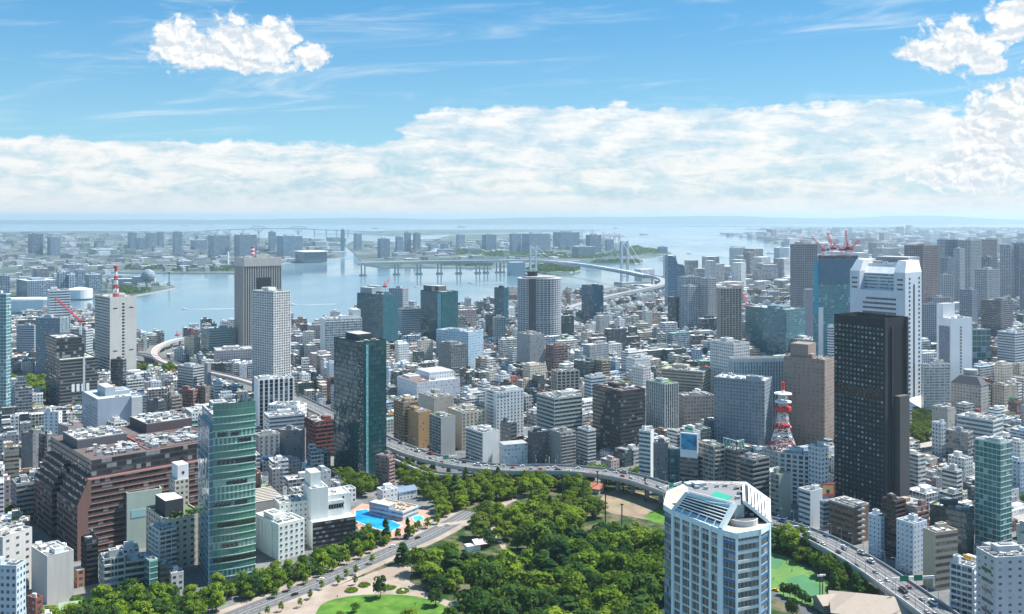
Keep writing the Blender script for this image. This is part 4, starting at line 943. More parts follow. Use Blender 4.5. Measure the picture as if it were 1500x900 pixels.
r, p, z = T('office_block', 'small white ribbon office with a red billboard behind it', 'office block', 1170,1187,1205,722,774,764, 'the small white ribbon office', style='ribbon', edges=(3,), wall=(.70,.71,.71), glass=(.05,.08,.1))
bx, by = GP(1213, 762); bz0 = zat(728, by)
rb = thing('billboard', 'red and yellow framed picture billboard on a steel frame behind the small white ribbon office', 'billboard', (bx, by, 14)); zt, zb = zat(708, by), zat(727, by)
mb = MB(); mb.box(bx, by, zb, 10.5, .6, zt-zb); mb.build('panel', [plain('billboard_red', (.60,.12,.09), .6)], rb)
mb = MB(); mb.box(bx, by-.4, zb+2, 8.2, .2, zt-zb-3.6); mb.build('picture_panel', [plain('billboard_yellow', (.72,.45,.18), .6)], rb)
mb = MB(); mb.cyl(0, 0, 0, 1.9, .2, 16); mb2 = MB(); mb2.box(bx-.3, by-.55, zb+2.2, 2.4, .15, 3.0); mb2.build('dark_shape', [M['dark_metal']], rb)
mb = MB()
for k in (-4,-1.3,1.3,4): mb.bar((bx+k,by+.4,14), (bx+k,by+.4,zb+.5), .4); mb.bar((bx+k,by+.4,15), (bx+k*.6,by+3,zb), .3)
mb.build('steel_frame', [M['grey_metal']], rb)
T('small_office', 'pale blue small block under the red billboard', 'building', 1201,1206,1219,737,778,770, style='ribbon', wall=(.42,.50,.55))
r, p, z = T('office_block', 'brown tiled office with slot windows and a stair tower facing the expressway', 'office block', 1214,1250,1273,745,798,788, 'the brown tiled slot windowed office', style='ribbon', edges=(3,), wall=(.235,.15,.105), glass=(.05,.035,.03), fl=4.4, roofn=18, roofcol=(.5,.48,.46), parcol=(.5,.47,.43))
mb = MB(); 
for k in range(7): edge_box(mb, p[0], p[1], 3+k*4.2, 1.2, 0, 2.2, 0, .15, .62)
mb.build('fire_stair', [M['grey_metal']], r)
T('apartment_block', 'white blue apartment slab with small windows and red roof garden by the expressway', 'apartment block', 1272,1290,1300,760,818,806, 'the white blue slab by the expressway', style='small', wall=(.62,.68,.74), glass=(.05,.06,.08), fl=3.1)
T('apartment_block', 'dark brown apartment tower behind the white blue slabs', 'apartment block', 1292,1312,1327,737,822,812, style='bands', wall=(.10,.075,.075), glass=(.02,.02,.025), fl=3.1, roofcol=(.3,.2,.18))
T('apartment_block', 'reddish brown stepped apartment block behind the white and brown slab', 'apartment block', 1328,1342,1359,746,826,790, style='balcony', wall=(.27,.17,.14), glass=(.04,.035,.035), fl=3.1)
T('apartment_block', 'tall white slab with brown balcony end beside the tan striped office', 'apartment block', 1313,1338,1358,770,842,828, 'the tall white and brown slab', style='small', edges=(0,), wall=(.62,.67,.73), glass=(.05,.06,.08), fl=3.1)
T('glass_office', 'wide dark glass office with planted roof behind the tan striped office', 'office block', 1362,1416,1427,752,822,798, 'the dark glass office with planted roof', style='curtain', wall=(.06,.08,.09), glass=(.02,.045,.05), roofcol=(.12,.17,.05), roofn=12)
T('office_block', 'tan office with brown ribbon windows and a glass flank', 'office block', 1352,1370,1403,783,866,850, 'the tan striped office', style='ribbon', edges=(0,), wall=(.52,.43,.32), glass=(.10,.065,.045), fl=4.2, roofn=10)
T('office_block', 'white low block with dark ribbon windows behind the dark glass office', 'office block', 1380,1402,1409,692,744,720, style='ribbon', wall=(.60,.60,.58), glass=DKG)
r, p, z = T('office_block', 'large pale grey office with crowded roof plant at the right margin', 'office block', 1430,1458,1530,820,965,902, 'the pale grey office at the margin', style='small', wall=(.50,.52,.54), glass=(.05,.06,.07), bay=6, roofn=34, scale=1.0)
mb = MB()
for k in range(9): edge_box(mb, p[3], p[0], z-9-k*5.5, 1.8, -.05, .15, 0, .3, .8)
mb.build('window_slot', [M['glass_dark']], r)
T('office_block', 'lower white annex with balconies beside the pale grey office at the margin', 'office block', 1393,1425,1433,834,925,898, style='balcony', wall=(.60,.63,.66))
# ---------------------------------------------------------------- hotel tower in front
def hotel():
    Yc = 400.0
    zt = lambda py, Y=Yc: zat(py, Y)
    # outline of the plan, from the photo columns: a faceted lozenge whose long window wall faces down-left
    P0 = (xat(973.5, 432), 432.0); P1 = (xat(986, 424), 424.0); P2 = (xat(1056.5, 398), 398.0); P3 = (xat(1078, 393), 393.0); P4 = (xat(1113, 398), 398.0); P5 = (xat(1127.5, 406), 406.0)
    P6 = (xat(1127, 440), 440.0); P7 = (xat(1092, 468), 468.0); P8 = (xat(1012, 470), 470.0); P9 = (xat(978, 452), 452.0)
    out = [P1, P2, P3, P4, P5, P6, P7, P8, P9, P0]
    zr = 105.0
    r = thing('hotel_tower', 'tall pale hotel tower with blue bands, sloped glazed roof and green helipad', 'tower', (*centre(out), 0))
    nf = 27; fh = zr/nf
    pale = (.60,.73,.72); winm = facade('curtain', (.46,.55,.54), (.045,.062,.058), .6, 'hotel_windows')
    mb = MB(); n = len(out)
    # far sides as one shell
    for i in range(n):
        a, b = out[i], out[(i+1) % n]; L = hypot(b[0]-a[0], b[1]-a[1]); mb.wall(a, b, -1, zr, 0, max(1, round(L/1.9)), nf)
    mb.col = (.42,.36,.30); mb.face([(p[0], p[1], zr) for p in out], 1)
    mb.build('window_wall', [winm, M['roof']], r)
    wm = facade('plain', pale); bm = plain('hotel_blue', (.05,.16,.34), .35, .12, .3)
    def ring(nm, segs, z0, h, d, m, k0, k1, step=1):
        mb = MB()
        for i in segs: edge_box(mb, out[i], out[(i+1) % n], 0, h, -.05, d)
        b = mb.build(nm, [m], r); b.location = (0, 0, k0*fh+z0)
        for k in range(k0+step, k1, step): copy_to(b, r, (0, 0, k*fh+z0))
    ring('floor_band', [0], 3.2, .42, .22, wm, 0, 26)
    ring('blue_band', [1, 3, 9, 8], 2.7, 1.0, .18, bm, 0, 26)
    ring('floor_band', [2], 2.6, 1.3, .2, facade('plain', (.62,.66,.63)), 0, 26)
    def pier(a, b, t, wdt, d, nm='pier', z1=zr, m=wm):
        L = hypot(b[0]-a[0], b[1]-a[1]); mb = MB(); edge_box(mb, a, b, 0, z1, -.1, d, 0, t-wdt/2/L, t+wdt/2/L); mb.build(nm, [m], r)
    for k in range(6): pier(P1, P2, k/5 if 0 < k < 5 else (.012 if k == 0 else .975), 1.6 if k in (0, 5) else 1.15, .8)
    pier(P3, P4, .02, 1.0, .5); pier(P3, P4, .98, 1.0, .5); pier(P4, P5, .93, 1.4, .6); pier(P2, P3, .05, 1.6, .7)
    mb = MB(); mb.prism(offset(out, .5), zr-2.4, zr+.1, 0, top=False, bottom=False)
    for i in range(n):
        a, b = offset(out, .5)[i], offset(out, .5)[(i+1)%n]; c, d = offset(out, -.5)[(i+1)%n], offset(out, -.5)[i]
        mb.face([(*a, zr+.1), (*b, zr+.1), (*c, zr+.1), (*d, zr+.1)])
    mb.build('cornice', [wm], r)
    # the crown: helideck, sloped glazing between leaning frames
    zd = 113.0
    dk_ = lambda px, py: (xat(px, (HCAM-zd)*FPX/(py-HORIZ)), (HCAM-zd)*FPX/(py-HORIZ))
    deck = [dk_(1007,723), dk_(1076,741), dk_(1090,739), dk_(1089,713), dk_(1071,709), dk_(1009,708)]
    mb = MB(); mb.col = (.20,.20,.21); mb.prism(deck, zr, zd, 0, 1); mb.build('crown_deck', [facade('plain', (.30,.36,.36)), M['roof']], r)
    hp = [dk_(1039.8,727), dk_(1063,734.5), dk_(1072.5,728), dk_(1048,720.5)]
    mb = MB(); mb.prism(hp, zd, zd+.25); pad = mb.build('helipad', [M['green_pad']], r)
    c_ = centre(hp); mb = MB(); mb.col = (.35,.15,.13)
    ua = np.array(hp[1])-np.array(hp[0]); ub = np.array(hp[3])-np.array(hp[0]); at = lambda a, b: tuple(np.array(hp[0])+ua*a+ub*b)
    for a0, a1, b0, b1 in ((.3,.38,.25,.75),(.62,.70,.25,.75),(.38,.62,.46,.54)): mb.prism([at(a0,b0),at(a1,b0),at(a1,b1),at(a0,b1)], zd+.25, zd+.30)
    mb.build('pad_letter', [M['paint']], pad)
    mb = MB(); mb.box(xat(1023,434), 433, zd, 5.5, 4, 1.8, .3); mb.box(xat(1014,438), 435, zd, 8, 4, 1.2, .3); mb.build('roof_house', [facade('plain', (.48,.52,.52))], r)
    A0, A1 = P1, P2; B0, B1 = deck[0], deck[1]
    lerp = lambda a, b, t: tuple(a[i]+(b[i]-a[i])*t for i in range(len(a)))
    a0, a1, b0, b1 = (*A0, zr), (*A1, zr), (*B0, zd+.6), (*B1, zd+.6)
    mb = MB(); mb.face([lerp(a0,b0,.0), lerp(a1,b1,.0), lerp(a1,b1,.17), lerp(a0,b0,.17)]); mb.build('skylight', [facade('curtain', (.6,.66,.68), (.16,.26,.34))], r)
    mb = MB(); mb.face([lerp(a0,b0,.17), lerp(a1,b1,.17), lerp(a1,b1,.82), lerp(a0,b0,.82)]); mb.build('glazing_and_gap_shade', [plain('dark_void', (.03,.035,.035))], r)
    mb = MB(); mb.face([lerp(a0,b0,.82), lerp(a1,b1,.82), b1, b0]); mb.build('glass_screen', [plain('pale_glass', (.50,.66,.64), .3)], r)
    for k in range(5):
        t = .26+k*.125; mb = MB(); mb.bar(lerp(a0,b0,t), lerp(a1,b1,t), .42); mb.build('louvre', [M['white']], r)
    for k in range(7):
        q = k/6; mb = MB(); mb.bar(lerp(a0,a1,q), lerp(lerp(a0,a1,q), lerp(b0,b1,q), .24), .45); mb.build('skylight_rib', [M['white']], r)
    for e0, e1, t in ((a0,b0,1.5),(a1,b1,1.9)):
        mb = MB(); mb.bar(e0, e1, t); mb.build('leaning_frame', [facade('plain', (.60,.68,.67))], r)
    for px, py, s_ in ((1015,712,2.2),(1021,716,1.6),(1028,713,1.8),(1034,717,1.5),(1079,717,1.8),(1084,724,2.0),(1080,731,1.6),(1050,714,1.4),(1062,713,1.6)): q_ = dk_(px, py); machine('air_conditioner' if s_ < 1.8 else 'cooling_tower', r, q_[0], q_[1], zd, s_, s_, 1.5, .3)
    # right hand frame and its pale fins
    c0, c1 = (*P5, zr), (*deck[2], zd+1.0); d0, d1 = (xat(1125,434), 434., zr+.5), (*deck[3], zd+1.0)
    for e0, e1 in ((c0,c1),(d0,d1),(c0,d0)): mb = MB(); mb.bar(e0, e1, 1.3); mb.build('leaning_frame', [facade('plain', (.60,.68,.67))], r)
    mb = MB(); mb.bar(c1, d1, 1.0); mb.build('ridge_beam', [M['white']], r)
    mb = MB(); mb.face([lerp(c0,c1,.04), lerp(d0,d1,.04), lerp(d0,d1,.96), lerp(c0,c1,.96)]); mb.build('glazing_and_gap_shade', [plain('dark_void', (.03,.035,.035))], r)  # dark sheet: shade of the open gaps between the fins, painted in
    for k in range(6):
        q = .12+k*.135; e0, e1 = lerp(c0,c1,q), lerp(d0,d1,q); mb = MB(); mb.bar((e0[0]+.2,e0[1],e0[2]+.6), (e1[0]+.2,e1[1],e1[2]+.6), .9); mb.build('pale_fin', [M['white']], r)
    # the front terrace with its round basin wall
    tc = (xat(1087,407), 407.); mb = MB(); mb.cyl(tc[0], tc[1], zr, 6.6, 2.4, 24, 0); mb.build('round_wall', [M['pale_concrete']], r)
    mb = MB(); mb.col = (.12,.12,.12); mb.cyl(tc[0], tc[1], zr+2.4, 6.0, .1, 24); mb.build('terrace_pit', [M['roof']], r)
    rng = random.Random(1)
    for k in range(12): a, q = rng.uniform(0, 6.28), rng.uniform(0, 4.6); machine(rng.choice(['air_conditioner','pipe_rack','cooling_tower']), r, tc[0]+q*cos(a), tc[1]+q*sin(a), zr+2.7, 1.6, 1.6, 1.4, a)
    mb = MB(); mb.box(xat(1082,412.5), 412.5, zr, 5, 1.4, 6.5, .15); mb.build('screen_wall', [plain('pale_glass', (.50,.66,.64), .3)], r)
    for i_, j_, h_, t_ in ((0,1,1.2,.3),(4,5,.9,.35),(3,4,.9,.35)): mb = MB(); mb.bar((*deck[i_], zd+h_), (*deck[j_], zd+h_), t_); [mb.bar(lerp((*deck[i_], zd), (*deck[j_], zd), k/6), lerp((*deck[i_], zd+h_), (*deck[j_], zd+h_), k/6), .2) for k in range(7)]; mb.build('deck_rail', [M['white']], r)
    keep(971, 1129, 390, 900); mark(1050, 800, 400, 'the pale hotel tower'); occupy(offset(out, 6))
hotel()
# ---------------------------------------------------------------- stepped white tower
def stepped_white():
    poly = cbox(1245, 1326, 1350, 612, None, 12); C, R, F, L = poly; Y = C[1]; z1 = zat(398, Y)
    wall = (.50,.56,.62); r = thing('office_tower', 'wide white stepped tower with bright sloping shoulders and dark window rows', 'tower', (*centre(poly), 0))
    q = sub(poly, 0, 1, .0, 1); zs = zat(428, Y)
    mb = MB()
    for i in range(4): mb.wall(q[i], q[(i+1)%4], 0, zs, 0, 12, 30)
    mb.col = (.74,.73,.71); mb.face([(*p, zs) for p in q], 1); mb.build('wall', [facade('plain', wall), M['roof']], r)
    # shoulders: two end shafts rise higher and slope, the middle steps back
    for nm, b0, b1 in (('end_shaft', 0, .20), ('end_shaft', .82, 1.0)):
        s = sub(poly, 0, 1, b0, b1); mb = MB(); zt = zat(400, Y)
        for i in range(4): mb.wall(s[i], s[(i+1)%4], zs, zt, 0)
        t = sub(poly, .25, 1, b0+.05 if b0 == 0 else b0, b1 if b0 == 0 else b1-.05); zt2 = zat(383, Y)
        mb.col = (.80,.79,.77)
        for i in range(4): mb.face([(*s[i], zt), (*s[(i+1)%4], zt), (*t[(i+1)%4], zt2), (*t[i], zt2)], 1)
        mb.face([(*p, zt2) for p in t], 1); mb.build(nm, [facade('plain', wall), M['roof']], r)
    s = sub(poly, .30, 1, .2, .82); z2 = zat(392, Y); add_block(r, s, zs, z2-9, 'setback_storeys', wall, 'ribbon', (.05,.10,.12), roofcol=(.78,.76,.73))
    t = sub(poly, .55, 1, .2, .82); mb = MB(); mb.col = (.80,.79,.77); mb.face([(*s[0], z2-9), (*s[3], z2-9), (*t[3], z2+1), (*t[0], z2+1)][::-1], 0); mb.build('sloping_roof', [M['roof']], r)
    add_block(r, t, z2-9, z2+1, 'crown', wall, roofcol=(.4,.4,.4)); rooftop(r, t, z2+1, random.Random(4), 10, False, 1.5, (.75,.75,.74), scale=2)
    for k in range(19):
        mb = MB(); edge_box(mb, L, C, zs-11-k*5.6, 2.4, -.05, .25, 0, .24 if k else .30, .84); mb.build('window_row', [M_glassband((.02,.03,.04))], r)
    for k in range(3):
        for a, b in ((.04,.14),(.86,.96)): mb = MB(); edge_box(mb, L, C, zs+1.5+k*5.6, 2.0, -.05, .2, 0, a, b); mb.build('window_row', [M['glass_dark']], r)
    for k in range(30):
        for t_ in (.22, .80):
            mb = MB(); edge_box(mb, C, R, 10+k*5.2, 2.4, -.05, .2, 0, t_, t_+.09); mb.build('window', [M['glass_dark']], r)
    mb = MB(); edge_box(mb, C, R, 0, zs+8, -.02, .5, 0, .50, .56); mb.build('glazed_slot', [M['glass_dark']], r)
    mb = MB(); o2 = offset(poly, 1.5); o3 = offset(poly, 12)
    for i in range(4): mb.face([(*o3[i-1], 5), (*o3[i], 5), (*o2[i], 22), (*o2[i-1], 22)])
    mb.build('skirt_roof', [M['white']], r)
    add_block(r, sub(poly, .9, 1.6, .2, .8), 0, zat(377, Y+40), 'rear_block', (.24,.28,.33), roofcol=(.4,.4,.4))
    keep(1245, 1350, Y, 600); mark(1295, 470, Y, 'the stepped white tower'); occupy(offset(poly, 10))
stepped_white()
# ---------------------------------------------------------------- round gridded tower
def round_tower():
    Y = depth(520); cx = xat(791, Y); rad = 32/FPX*Y; z1 = zat(410, Y); cy = Y+rad
    n = 36; out = [(cx+rad*cos(2*pi*k/n), cy+rad*.85*sin(2*pi*k/n)) for k in range(n)]
    r = thing('round_tower', 'rounded apartment tower with fine white grid and dark slot', 'tower', (cx, cy, 0)); nf = 34; fh = z1/nf
    mb = MB(); mb.prism(out, -1, z1, 0, 1, 3.4, fh); mb.build('wall', [facade('curtain', (.3,.32,.34), (.05,.07,.085), .35), M['roof']], r)
    mb = MB(); mb.prism(offset(out, .7), 0, 1.05, 0, bottom=True); fb = mb.build('balcony', [facade('plain', (.52,.54,.56))], r); fb.location = (0,0,fh)
    for k in range(2, nf+1): copy_to(fb, r, (0,0,k*fh))
    for k in range(n):
        a = 2*pi*k/n
        if sin(a) < .15:
            mb = MB(); mb.box(cx+(rad+.4)*cos(a), cy+(rad*.85+.4)*sin(a), 0, .9, .9, z1+1, a); mb.build('pier', [facade('plain', (.55,.57,.58))], r)
    for k in (24, 25): mb = MB(); edge_box(mb, out[k], out[k+1], 0, z1+1, 0, 1.5); mb.build('dark_slot', [facade('curtain', (.05,.07,.09), (.02,.03,.045))], r)
    mb = MB(); mb.cyl(cx, cy, z1+1, rad*.8, 3, 28); mb.build('roof_ring', [facade('plain', (.35,.33,.32))], r); mb = MB(); mb.cyl(cx-12, cy+6, z1+4, 9, 7, 12); mb.cyl(cx-12, cy+6, z1+11, 14, 1, 12); mb.build('helideck', [M['dark_metal']], r)
    keep(758, 823, Y, 492); mark(790, 450, Y, 'the round gridded tower'); occupy(offset(out, 4))
round_tower()
# ---------------------------------------------------------------- slanted blue tower
def slanted():
    Y = depth(470); x = lambda px: xat(px, Y); z = lambda py: zat(py, Y)
    prof = [(977,470),(1004,470),(1004,402),(1001,388),(993,387),(990,378),(978,374)]
    r = thing('slanted_tower', 'blue glass tower with slanted notched top by the bridge ramp', 'tower', (x(990), Y+18, 0)); pts = [(x(a), z(b)) for a, b in prof]; d = 36
    mb = MB(); k = len(pts)
    mb.face([(a, Y, b) for a, b in pts], 0, [(a/3.2, b/3.8) for a, b in pts]); mb.face([(a, Y+d, b) for a, b in pts][::-1], 0)
    for i in range(k):
        a, b = pts[i-1], pts[i]; mb.face([(a[0],Y,a[1]),(a[0],Y+d,a[1]),(b[0],Y+d,b[1]),(b[0],Y,b[1])], 0, [(0,a[1]/3.8),(10,a[1]/3.8),(10,b[1]/3.8),(0,b[1]/3.8)])
    mb.build('glass_wall', [facade('ribbon', (.16,.25,.33), (.03,.09,.15), .1)], r)
    mb = MB(); mb.bar((x(978),Y-.5,z(374)), (x(1003),Y-.5,z(430)), .1); mb.box(x(977.6), Y-.4, 0, 1.6, .8, z(375)); mb.build('edge_fin', [facade('plain', (.30,.38,.44))], r)
    keep(977, 1004, Y, 436); mark(990, 405, Y, 'the slanted blue tower'); occupy([(x(975),Y-3),(x(1006),Y-3),(x(1006),Y+40),(x(975),Y+40)])
slanted()
# ---------------------------------------------------------------- red and white relay mast
def relay_mast():
    Y = 886.0; x0 = xat(1147, Y); cy = Y; base = zat(700, Y)
    base = 20.0; top = zat(560, Y); H = top-base
    bl = tower('office_block', 'flat roofed telecom block under the red and white lattice mast', 'office block', rect(x0, cy, 30, 24, .5), base, style='punched', wall=(.5,.5,.48), roofn=8, hut=False)
    r = thing('lattice_mast', 'red and white lattice relay mast with round platforms', 'mast', (x0, cy, base))
    wid = lambda t: 7.6*(1-t)**3.0+2.9
    segs = 9
    for k in range(segs):
        t0, t1 = k/segs*.80, (k+1)/segs*.80; w0, w1 = wid(t0), wid(t1); h0, h1 = base+H*t0, base+H*t1; mb = MB()
        c4 = ((-1,-1),(1,-1),(1,1),(-1,1))
        for q in range(4):
            a, b = c4[q], c4[(q+1)%4]
            mb.bar((x0+a[0]*w0, cy+a[1]*w0, h0), (x0+a[0]*w1, cy+a[1]*w1, h1), .55)
            mb.bar((x0+a[0]*w0, cy+a[1]*w0, h0), (x0+b[0]*w1, cy+b[1]*w1, h1), .38); mb.bar((x0+b[0]*w0, cy+b[1]*w0, h0), (x0+a[0]*w1, cy+a[1]*w1, h1), .38)
            mb.bar((x0+a[0]*w1, cy+a[1]*w1, h1), (x0+b[0]*w1, cy+b[1]*w1, h1), .55)
        mb.build('lattice_section', [M['red'] if k in (0, 3, 6) else M['white']], r)
    for t, rad, hh, m in ((.36,6.6,.7,'red'),(.58,7.4,3.2,'red'),(.70,7.6,1.0,'white'),(.82,8.0,1.0,'white')):
        mb = MB(); mb.cyl(x0, cy, base+H*t, rad, hh, 18); mb.build('platform', [M[m]], r)
    mb = MB(); mb.cyl(x0, cy, base+H*.80, 1.5, H*.08, 10); mb.build('pole', [M['white']], r)
    mb = MB(); mb.cyl(x0, cy, base+H*.88, 1.5, H*.12, 10); mb.build('pole', [M['red']], r)
    rng = random.Random(4)
    for k in range(10):
        a, t = rng.uniform(0, 6.28), rng.choice([.05,.12,.3,.4]); w_ = wid(t)+1; mb = MB(); mb.cyl(x0+w_*cos(a), cy+w_*sin(a), base+H*t+1, 1.5, 1.2, 10); mb.build('dish', [M['white']], r)
    keep(1122, 1172, Y, 655); mark(1147, 610, Y, 'the red and white lattice mast')
relay_mast()
# ---------------------------------------------------------------- hospital like white complex and the striped hall
def white_complex():
    p = cbox(374, 408, 446, 822, None, 30); z = zat(771, p[0][1])
    r = tower('clinic_block', 'white block with rows of dark square windows beside the green glass tower', 'office block', p, z, 'windows', (.72,.75,.70), (.05,.06,.06), fl=3.9, bay=3.8, roofn=10, edges=(0,), roofcol=(.66,.66,.60), win_max=100)
    C, R, F, L = p
    for t in (.1, .25, .7): mb = MB(); edge_box(mb, L, C, 2, z-3, 0, 1.0, 0, t, t+.06); mb.build('white_rib', [facade('plain', (.72,.75,.70))], r)
    keep(374, 446, p[0][1], 815); mark(410, 790, p[0][1], 'the white windowed clinic')
    p = cbox(443, 458, 521, 806, None, 28); z = zat(765, p[0][1]); C, R, F, L = p
    r = thing('clinic_hall', 'white stacked blocks with arched roof gallery over a black glass front', 'office block', (*centre(p), 0))
    bz = z*.97
    mb = MB()
    for i in range(4): mb.wall(p[i], p[(i+1)%4], 0, bz, 1 if i == 0 else 0, 14, 6)
    mb.col = (.42,.42,.41); mb.face([(*v, bz) for v in p], 2); mb.build('black_front', [facade('plain', (.70,.72,.70)), facade('ribbon', (.018,.018,.02), (.05,.05,.055), .3), M['roof']], r)
    white = (.74,.76,.74)
    b1 = sub(p, .02, .42, .25, 1.0); add_block(r, b1, bz, zat(722, p[0][1]), 'white_block', white, 'plain')
    b2 = sub(p, .06, .30, .45, 1.0); add_block(r, b2, zat(722, p[0][1]), zat(700, p[0][1]), 'stair_tower', white)
    b3 = sub(p, .42, 1.0, .42, 1.1); add_block(r, b3, bz, zat(738, p[0][1]), 'white_block', white, 'plain', roofcol=(.62,.62,.60))
    b4 = sub(p, .42, .80, .32, .45); add_block(r, b4, bz, bz+11, 'gallery', white)
    q = sub(p, .44, .78, .30, .34)
    for k in range(6):
        t = .45+k*.06; s = sub(p, t, t+.045, .305, .318); mb = MB(); c0 = s[0]; c1 = s[1]; mb.prism(s, bz+5.5, bz+8.5); mb.build('dark_arch', [M['glass_dark']], r)
    b5 = sub(p, .40, .76, .30, .32); add_block(r, b5, bz, bz+5, 'terrace_wall', white)
    s = b3; mb = MB()
    for t in (.12, .20, .28): edge_box(mb, s[0], s[1], zat(738, p[0][1])-5, 2.6, -.02, .1, 0, t, t+.035)
    for k in range(3): edge_box(mb, s[0], s[1], bz+3+k*4, 1.6, -.02, .12, 0, .66, .72)
    mb.build('window', [M['glass_dark']], r)
    rooftop(r, b1, zat(722, p[0][1]), random.Random(7), 8, False, 1.0, white); rooftop(r, b3, zat(738, p[0][1]), random.Random(8), 4, False, 1.0, white)
    keep(443, 521, p[0][1], 800); mark(480, 750, p[0][1], 'the white stacked clinic'); occupy(offset(p, 4)); occupy(offset(sub(p, -.5, .06, .45, 1.3), 0))
    b6 = sub(p, -.62, .02, .55, 1.25); add_block(r, b6, 0, zat(742, p[0][1]), 'rear_block', (.70,.70,.66), 'small', roofcol=(.58,.55,.48)); rooftop(r, b6, zat(742, p[0][1]), random.Random(18), 22, False, .8, (.6,.58,.54))
    # striped hall
    p = cbox(352, 372, 418, 772, None, 30); z = zat(738, p[0][1]); C, R, F, L = p
    r = thing('sports_hall', 'wide hall with a cream and dark striped saw roof behind the green glass tower', 'hall', (*centre(p), 0))
    mb = MB(); mb.prism(p, 0, z); mb.build('wall', [facade('plain', (.45,.42,.38))], r)
    nst = 9
    for k in range(nst):
        s0, s1, s2 = k/nst, (k+.28)/nst, (k+1)/nst
        q = sub(p, 0, 1, s0, s2); a, b = sub(p, 0, 1, s0, s1), sub(p, 0, 1, s1, s2); mb = MB()
        mb.face([(*a[0],z+.3),(*a[1],z+.3),(*a[2],z+.75),(*a[3],z+.75)], 1); mb.face([(*b[0],z+.75),(*b[1],z+.75),(*b[2],z+.3),(*b[3],z+.3)], 0)
        mb.face([(*a[1],z),(*b[2],z),(*b[2],z+.3),(*a[2],z+.75),(*a[1],z+.3)], 0); mb.face([(*a[0],z),(*b[3],z),(*b[3],z+.3),(*a[3],z+.75),(*a[0],z+.3)], 0)
        mb.build('roof_bay', [plain('cream_roof', (.60,.55,.46), .8, .1), plain('dark_clerestory', (.07,.065,.06), .5)], r)
    keep(372, 418, p[0][1], 742); occupy(offset(p, 2))
white_complex()
# ---------------------------------------------------------------- pools and pool house
def pools():
    big = [GP(519,749), GP(537,746.5), GP(591,770.5), GP(573,780), GP(551,776), GP(519,764)]
    sml = [GP(602,757.5), GP(618,755.5), GP(623,762), GP(607,766)]
    deck = [GP(508,752), GP(530,738), GP(626,748), GP(634,764), GP(575,791), GP(506,770)]
    sheet('paving', deck, .10, plain('terracotta_deck', (.42,.25,.18), .85, .15, .3)); occupy(deck)
    for i, (q, l) in enumerate(((big, 'large blue swimming pool behind the row of conifers'), (sml, 'small turquoise paddling pool beside the pool house'))):
        r = thing('swimming_pool', l, 'pool', (*centre(q), .1)); q = q if area(q) > 0 else q[::-1]
        mb = MB(); mb.face([(*p, .32) for p in q]); mb.build('pool_water', [M['pool'] if i == 0 else mat('paddling_water', lambda g: g.out(g.bsdf(Base_Color=(.03,.42,.68), Roughness=.12)))], r)
        mb = MB(); o = []
        for a, b in zip(q, q[1:]+q[:1]): edge_box(mb, b, a, .10, .35, -.01, .9)
        mb.build('pool_edge', [M['pale_concrete']], r)
        if i == 0:
            for k in range(4):
                a, b = q[0], q[2] if len(q) > 4 else q[1]; t = .2+.2*k; mb = MB(); x, y = a[0]+(b[0]-a[0])*t, a[1]+(b[1]-a[1])*t; mb.box(x, y-3, .33, .5, 7, .04, -.5); mb.build('lane_line', [plain('lane_blue', (.01,.12,.42))], r)
    mark(550, 765, 725, 'the swimming pool')
    p = cbox(541, 590, 613, 764, None, 38); z = 6.5; r = thing('pool_house', 'low pool house with glass wall and orange sun deck roof beside the pool', 'pavilion', (*centre(p), 0))
    mb = MB(); mb.prism(p, 0, z, 0, 1, 4, 4); mb.build('wall', [facade('ribbon', (.50,.51,.50), (.08,.12,.14)), plain('orange_deck', (.62,.40,.22), .8, .2, .3)], r)
    add_block(r, sub(p, -.02, .4, .4, 1.0), z, z+3.2, 'upper_room', (.55,.56,.55), 'curtain', (.2,.24,.25)); rooftop(r, p, z, random.Random(3), 12, False, 1.1, (.62,.62,.60))
    for k in range(8): mb = MB(); q = sub(p, .1+k*.1, .12+k*.1, .1+.05*(k%3), .14+.05*(k%3))[0]; mb.cyl(q[0], q[1], z, .9, .9, 8, r2=.1); mb.build('parasol', [plain('parasol_%d' % (k % 2), (.62,.22,.05) if k % 2 else (.7,.66,.6))], r)
    keep(541, 613, p[0][1], 765); occupy(offset(p, 2)); keep(508, 630, 700, 790); keep(520, 660, 880, 714)
pools()
